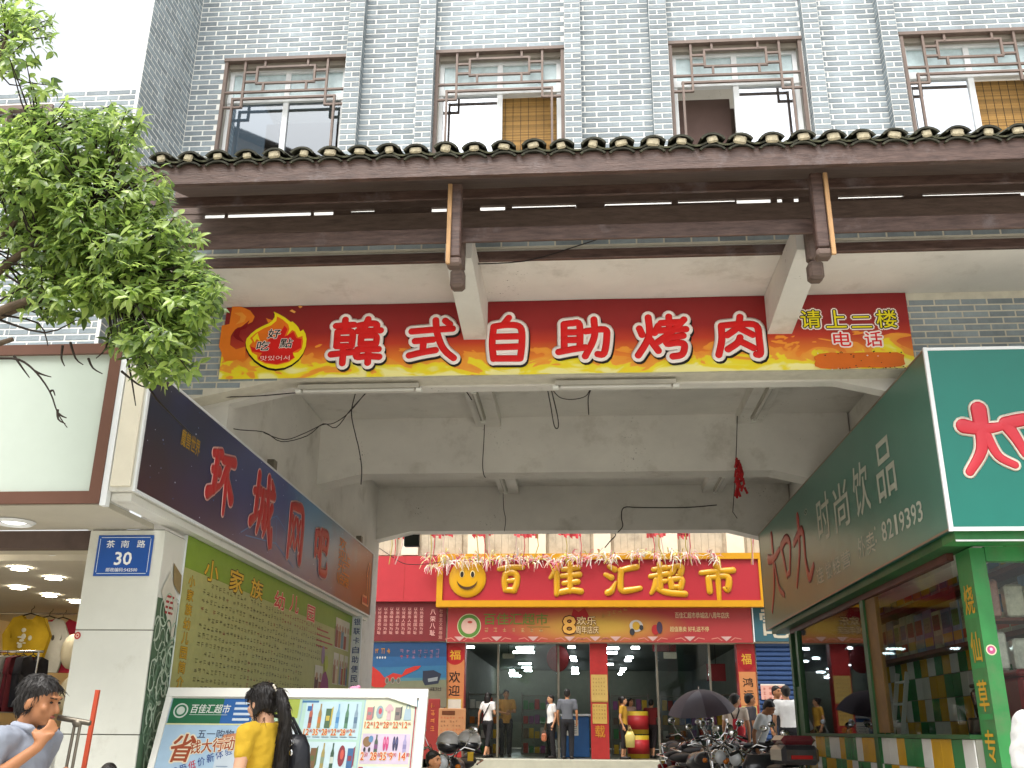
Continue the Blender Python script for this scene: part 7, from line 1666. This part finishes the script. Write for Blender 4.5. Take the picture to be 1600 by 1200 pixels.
put(1172, 13.6, -120, 'dark blue motorcycle parked close to the kiosk', M_bluep)
put(1203, 12.2, 100, 'large dark scooter with a rounded top box seen from behind', M_glossb, scooter=True, box=True)
put(1085, 13.9, -62, 'black motorcycle nearest the street at the lower edge of the cluster', M_glossb)
put(1226, 15.2, -80, 'blue motorcycle with a bright mirror half behind the kiosk post', M_bluep)
# chrome motorcycle by the flyer board with two bright helmets on it
put(713, 12.4, -100, 'motorcycle with two silver helmets by the flyer board', M_glossb)
M_helm = mat('silver helmet', '#c4c2c0', .25, metal=.0, var=.15, coat=.6)
for (px, py, lb) in ((701, 1160, 'silver helmet resting on the motorcycle by the flyer board, nearer the board'), (733, 1158, 'silver helmet resting on the motorcycle by the flyer board, nearer the shop door')):
    p = at(px, py, Y=12.2); t = thing('helmet', lb, 'helmet', p); m = MB().ell(p, (.145, .17, .135), 20, 12); m.build('helmet_shell', M_helm, t)
    MB().ell(p + Vector((0, -.065, -.045)), (.13, .115, .075), 16, 10).build('visor', M_glossb, t); m = MB(); m.tube([p + Vector((.14 * math.cos(R(a)), .165 * math.sin(R(a)), -.02 + .02 * math.sin(R(a) * 2))) for a in range(0, 361, 20)], .012, 6); m.build('rim_trim', M_chrome, t)
p = at(735, 1182, Y=12.0); t = thing('yellow_tag', 'small yellow plate hanging on the motorcycle with silver helmets', 'plate', p); MB().bbox(p.x - .035, p.x + .035, 12.0, 12.01, p.z - .05, p.z + .05, .003).build('tag_plate', mat('yellow plate', '#c8a01c', .4), t)
# umbrella fixed on the maroon motorcycle
tip, rimc = at(1092, 1078, Y=16.4), at(1090, 1112, Y=16.4)
um = thing('umbrella', 'open dark mauve umbrella shading a parked motorcycle', 'umbrella', rimc, 0)
M_umb = mat('mauve umbrella cloth', '#5a4d56', .6, var=.08); M_umb2 = mat('shiny umbrella cloth', '#6d6670', .4, var=.08)
ax = Vector((-.10, -.18, 1)).normalized(); e1 = ax.cross(Vector((0, 1, 0))).normalized(); e2 = ax.cross(e1); cen = tip - ax * .34; RR = .54
for k in range(8):
    m = MB(); rows_ = []
    for i in range(7):
        t_ = i / 6 * R(66); r0 = RR * math.sin(t_) / math.sin(R(66)); h0 = .34 * (math.cos(t_) - math.cos(R(66))) / (1 - math.cos(R(66)))
        rows_.append([cen + (e1 * math.cos(a) + e2 * math.sin(a)) * (r0 * (1 - .05 * math.sin(j / 4 * math.pi) * (i / 6))) + ax * h0 for j, a in enumerate([2 * math.pi * (k + jj / 4) / 8 for jj in range(5)])])
    for r_ in rows_: m.v += [tuple(p) for p in r_]
    for i in range(6):
        for j in range(4): m.f.append((i * 5 + j, i * 5 + j + 1, i * 5 + 6 + j, i * 5 + 5 + j)); m.mi.append(0); m.sm.append(True)
    m.build('canopy_panel', M_umb2 if k == 1 else M_umb, um)
m = MB()
for k in range(8): a = 2 * math.pi * k / 8; m.tube([cen + ax * .3, cen + (e1 * math.cos(a) + e2 * math.sin(a)) * RR * .6 + ax * .19, cen + (e1 * math.cos(a) + e2 * math.sin(a)) * RR], .006, 4)
m.build('ribs', M_steel, um); MB().tube([tip + ax * .05, cen - ax * .45], .010, 6).build('pole', M_chrome, um)

# ================================================================== TREE
M_leafs = []
def leafmat():
    m = bpy.data.materials.new('osmanthus leaf'); m.use_nodes = True; n, l = m.node_tree.nodes, m.node_tree.links; b = n['Principled BSDF']; out = n['Material Output']
    oi = n.new('ShaderNodeObjectInfo'); ge = n.new('ShaderNodeNewGeometry'); ad = n.new('ShaderNodeMath'); ad.operation = 'ADD'; l.new(oi.outputs['Random'], ad.inputs[0]); l.new(ge.outputs['Random Per Island'], ad.inputs[1]); fr = n.new('ShaderNodeMath'); fr.operation = 'FRACT'; l.new(ad.outputs[0], fr.inputs[0])
    r = n.new('ShaderNodeValToRGB'); e = r.color_ramp.elements; e[0].position = 0; e[0].color = (.075, .12, .035, 1); e[1].position = 1; e[1].color = (.40, .51, .14, 1)
    for p, c in ((.3, (.13, .21, .05, 1)), (.65, (.25, .35, .075, 1))): k = e.new(p); k.color = c
    l.new(fr.outputs[0], r.inputs[0]); l.new(r.outputs[0], b.inputs['Base Color']); b.inputs['Roughness'].default_value = .33; b.inputs['Specular IOR Level'].default_value = .5
    tr = n.new('ShaderNodeBsdfTranslucent'); hs_ = n.new('ShaderNodeHueSaturation'); hs_.inputs['Value'].default_value = 1.8; l.new(r.outputs[0], hs_.inputs['Color']); l.new(hs_.outputs[0], tr.inputs[0])
    mx = n.new('ShaderNodeMixShader'); mx.inputs[0].default_value = .42; l.new(b.outputs[0], mx.inputs[1]); l.new(tr.outputs[0], mx.inputs[2]); l.new(mx.outputs[0], out.inputs['Surface']); return m
M_leaf = leafmat(); M_bark = mat('tree bark', '#5a4c3c', .85, var=.3, scale=20, bump=.5, bscale=30); M_twig = mat('dark twig', '#2e261e', .85, var=.25)
tree = thing('leafy_tree', 'bushy evergreen tree with glossy yellow green leaves reaching in from the edge', 'tree', (-4.75, 5.6, 0))
rn = random.Random(12)
def leaf_geo(L, W, curl, fold):
    v = []
    for t_, w_ in ((0, .12), (.22, .8), (.5, 1.0), (.78, .62), (1, .02)):
        z = -curl * t_ * t_ * L; v += [(t_ * L, -w_ * W / 2, z + fold * w_ * W), (t_ * L, 0, z), (t_ * L, w_ * W / 2, z + fold * w_ * W)]
    f = []
    for i in range(4):
        for j in range(2): f.append((i * 3 + j, i * 3 + j + 1, i * 3 + 4 + j, i * 3 + 3 + j))
    return v, f
LV = [leaf_geo(.082, .036, .28, .16), leaf_geo(.072, .034, .5, .2), leaf_geo(.094, .037, .15, .1)]
LM = [MB().add(v, f, 0, True).mesh('leaf', M_leaf) for v, f in LV]
blobs = [(28, 55, 62, 62, 5.6, 30), (20, 20, 70, 40, 5.8, 14), (95, 215, 115, 66, 5.5, 95), (40, 250, 80, 80, 5.4, 60), (150, 300, 125, 70, 5.4, 120), (180, 370, 140, 62, 5.4, 130), (90, 350, 110, 80, 5.7, 70), (215, 430, 125, 62, 5.4, 120), (285, 470, 68, 45, 5.35, 46), (250, 520, 85, 42, 5.4, 50), (262, 568, 55, 34, 5.45, 22), (105, 450, 110, 55, 5.6, 60), (205, 225, 30, 22, 5.3, 6), (60, 135, 45, 18, 5.6, 5), (185, 190, 50, 36, 5.5, 22), (55, 300, 80, 90, 5.75, 60), (305, 440, 48, 40, 5.3, 18), (60, 410, 80, 60, 5.75, 30)]
tips = []
for px, py, rx, ry, Y, n in blobs:
    for _ in range(int(n * 2.7)):
        while True:
            a, b, c = rn.uniform(-1, 1), rn.uniform(-1, 1), rn.uniform(-1, 1)
            if .08 < a * a + b * b + c * c < 1: break
        p = at(px + a * rx, py + b * ry, Y=Y); p = Vector((0, 0, CZ)) + (p - Vector((0, 0, CZ))) * (1 + c * .085); tips.append((p, Vector((a, -.35 + c * .4, -b * .9))))
lv = []
for p, dv in tips:
    ax = (dv * .6 + Vector((rn.uniform(-.4, .6), rn.uniform(-.5, .2), rn.uniform(-.1, .6)))).normalized(); x = ax.orthogonal().normalized(); y = ax.cross(x)
    for i in range(rn.choice((4, 5, 6, 7))):
        a = i * 2.4 + rn.uniform(-.3, .3); out = (x * math.cos(a) + y * math.sin(a)); d = (out * rn.uniform(.75, 1.1) + ax * rn.uniform(.1, .7) + Vector((0, 0, -.30))).normalized()
        s = d.cross(ax + Vector((0, 0, .6))).normalized() if d.cross(ax + Vector((0, 0, .6))).length > .05 else d.orthogonal().normalized()
        nz = s.cross(d) * -1
        if nz.z < 0: nz = -nz; s = -s
        q = p - ax * rn.uniform(0, .07); sc = rn.uniform(.65, 1.15)
        lv.append((q, Matrix((d, nz.cross(d), nz)).transposed(), sc, rn.randrange(3)))
lv.sort(key=lambda q: (q[0] - Vector((0, 0, CZ))).length)
inview = [q for q in lv if True]
rest = MB()
for i, (q, M3, sc, k) in enumerate(inview):
    if i < 300:
        o = link('leaf', LM[k], tree, loc=q); o.rotation_euler = M3.to_euler(); o.scale = (sc, sc, sc)
    else:
        v, f = LV[k]; rest.add([q + M3 @ (Vector(p) * sc) for p in v], f, 0, True)
rest.build('foliage', M_leaf, tree, kind='stuff')
m = MB(); m.tube([(-4.75, 5.6, 0), (-4.72, 5.62, 1.0), (-4.62, 5.58, 2.2), (-4.5, 5.62, 3.2)], [.13, .11, .095, .08], 10); m.build('trunk', M_bark, tree)
hubs = []
m = MB()
for tx, ty, tY in ((60, 470, 5.6), (40, 330, 5.6), (60, 220, 5.6), (10, 60, 5.7), (170, 430, 5.5), (150, 320, 5.5), (20, 530, 5.5)):
    e = at(tx, ty, Y=tY); s_ = Vector((-4.5, 5.62, 3.2 if tx > 30 else 3.0)); mid = s_.lerp(e, .5) + Vector((-.1, rn.uniform(-.1, .1), .12))
    pts = smooth_path([tuple(s_), tuple(mid), tuple(e)], 4); m.tube([Vector(p) for p in pts], [.05 - .035 * i / (len(pts) - 1) for i in range(len(pts))], 7); hubs += [Vector(p) for p in pts[3:]]
m.build('branches', M_bark, tree)
m = MB()
for i, (p, dv) in enumerate(tips):
    if i % 4: continue
    h = min(hubs, key=lambda q: (q - p).length); md = h.lerp(p, .55) + Vector((0, 0, rn.uniform(-.08, .05)))
    m.tube([h, md, p], [.008, .006, .003], 4)
m.build('twigs', M_twig, tree)
m = MB()
for pts in ([(0, 560), (30, 562), (55, 580), (78, 612), (90, 645), (105, 668)], [(22, 556), (35, 575), (46, 590)], [(55, 580), (66, 585), (80, 589)], [(78, 612), (83, 610), (86, 618)], [(90, 645), (97, 650), (104, 653)], [(90, 640), (91, 655), (102, 662)], [(0, 492), (60, 505), (75, 540)], [(110, 535), (118, 560), (130, 570)], [(98, 540), (96, 560), (101, 572)], [(138, 560), (145, 575), (160, 584)],
            [(195, 540), (205, 590), (212, 634)], [(190, 580), (215, 600), (228, 605)], [(215, 555), (235, 610), (265, 645), (300, 680)], [(0, 470), (25, 455), (50, 440)], [(0, 500), (70, 520), (120, 500)], [(10, 430), (60, 460), (110, 480)], [(170, 520), (165, 545), (150, 560)]):
    P = [at(x, y, Y=5.5) for x, y in pts]; s_ = [Vector(p) for p in smooth_path([tuple(p) for p in P], 3)]; m.tube(s_, [.009 - .006 * i / (len(s_) - 1) for i in range(len(s_))], 5)
m.build('bare_twigs', M_twig, tree)
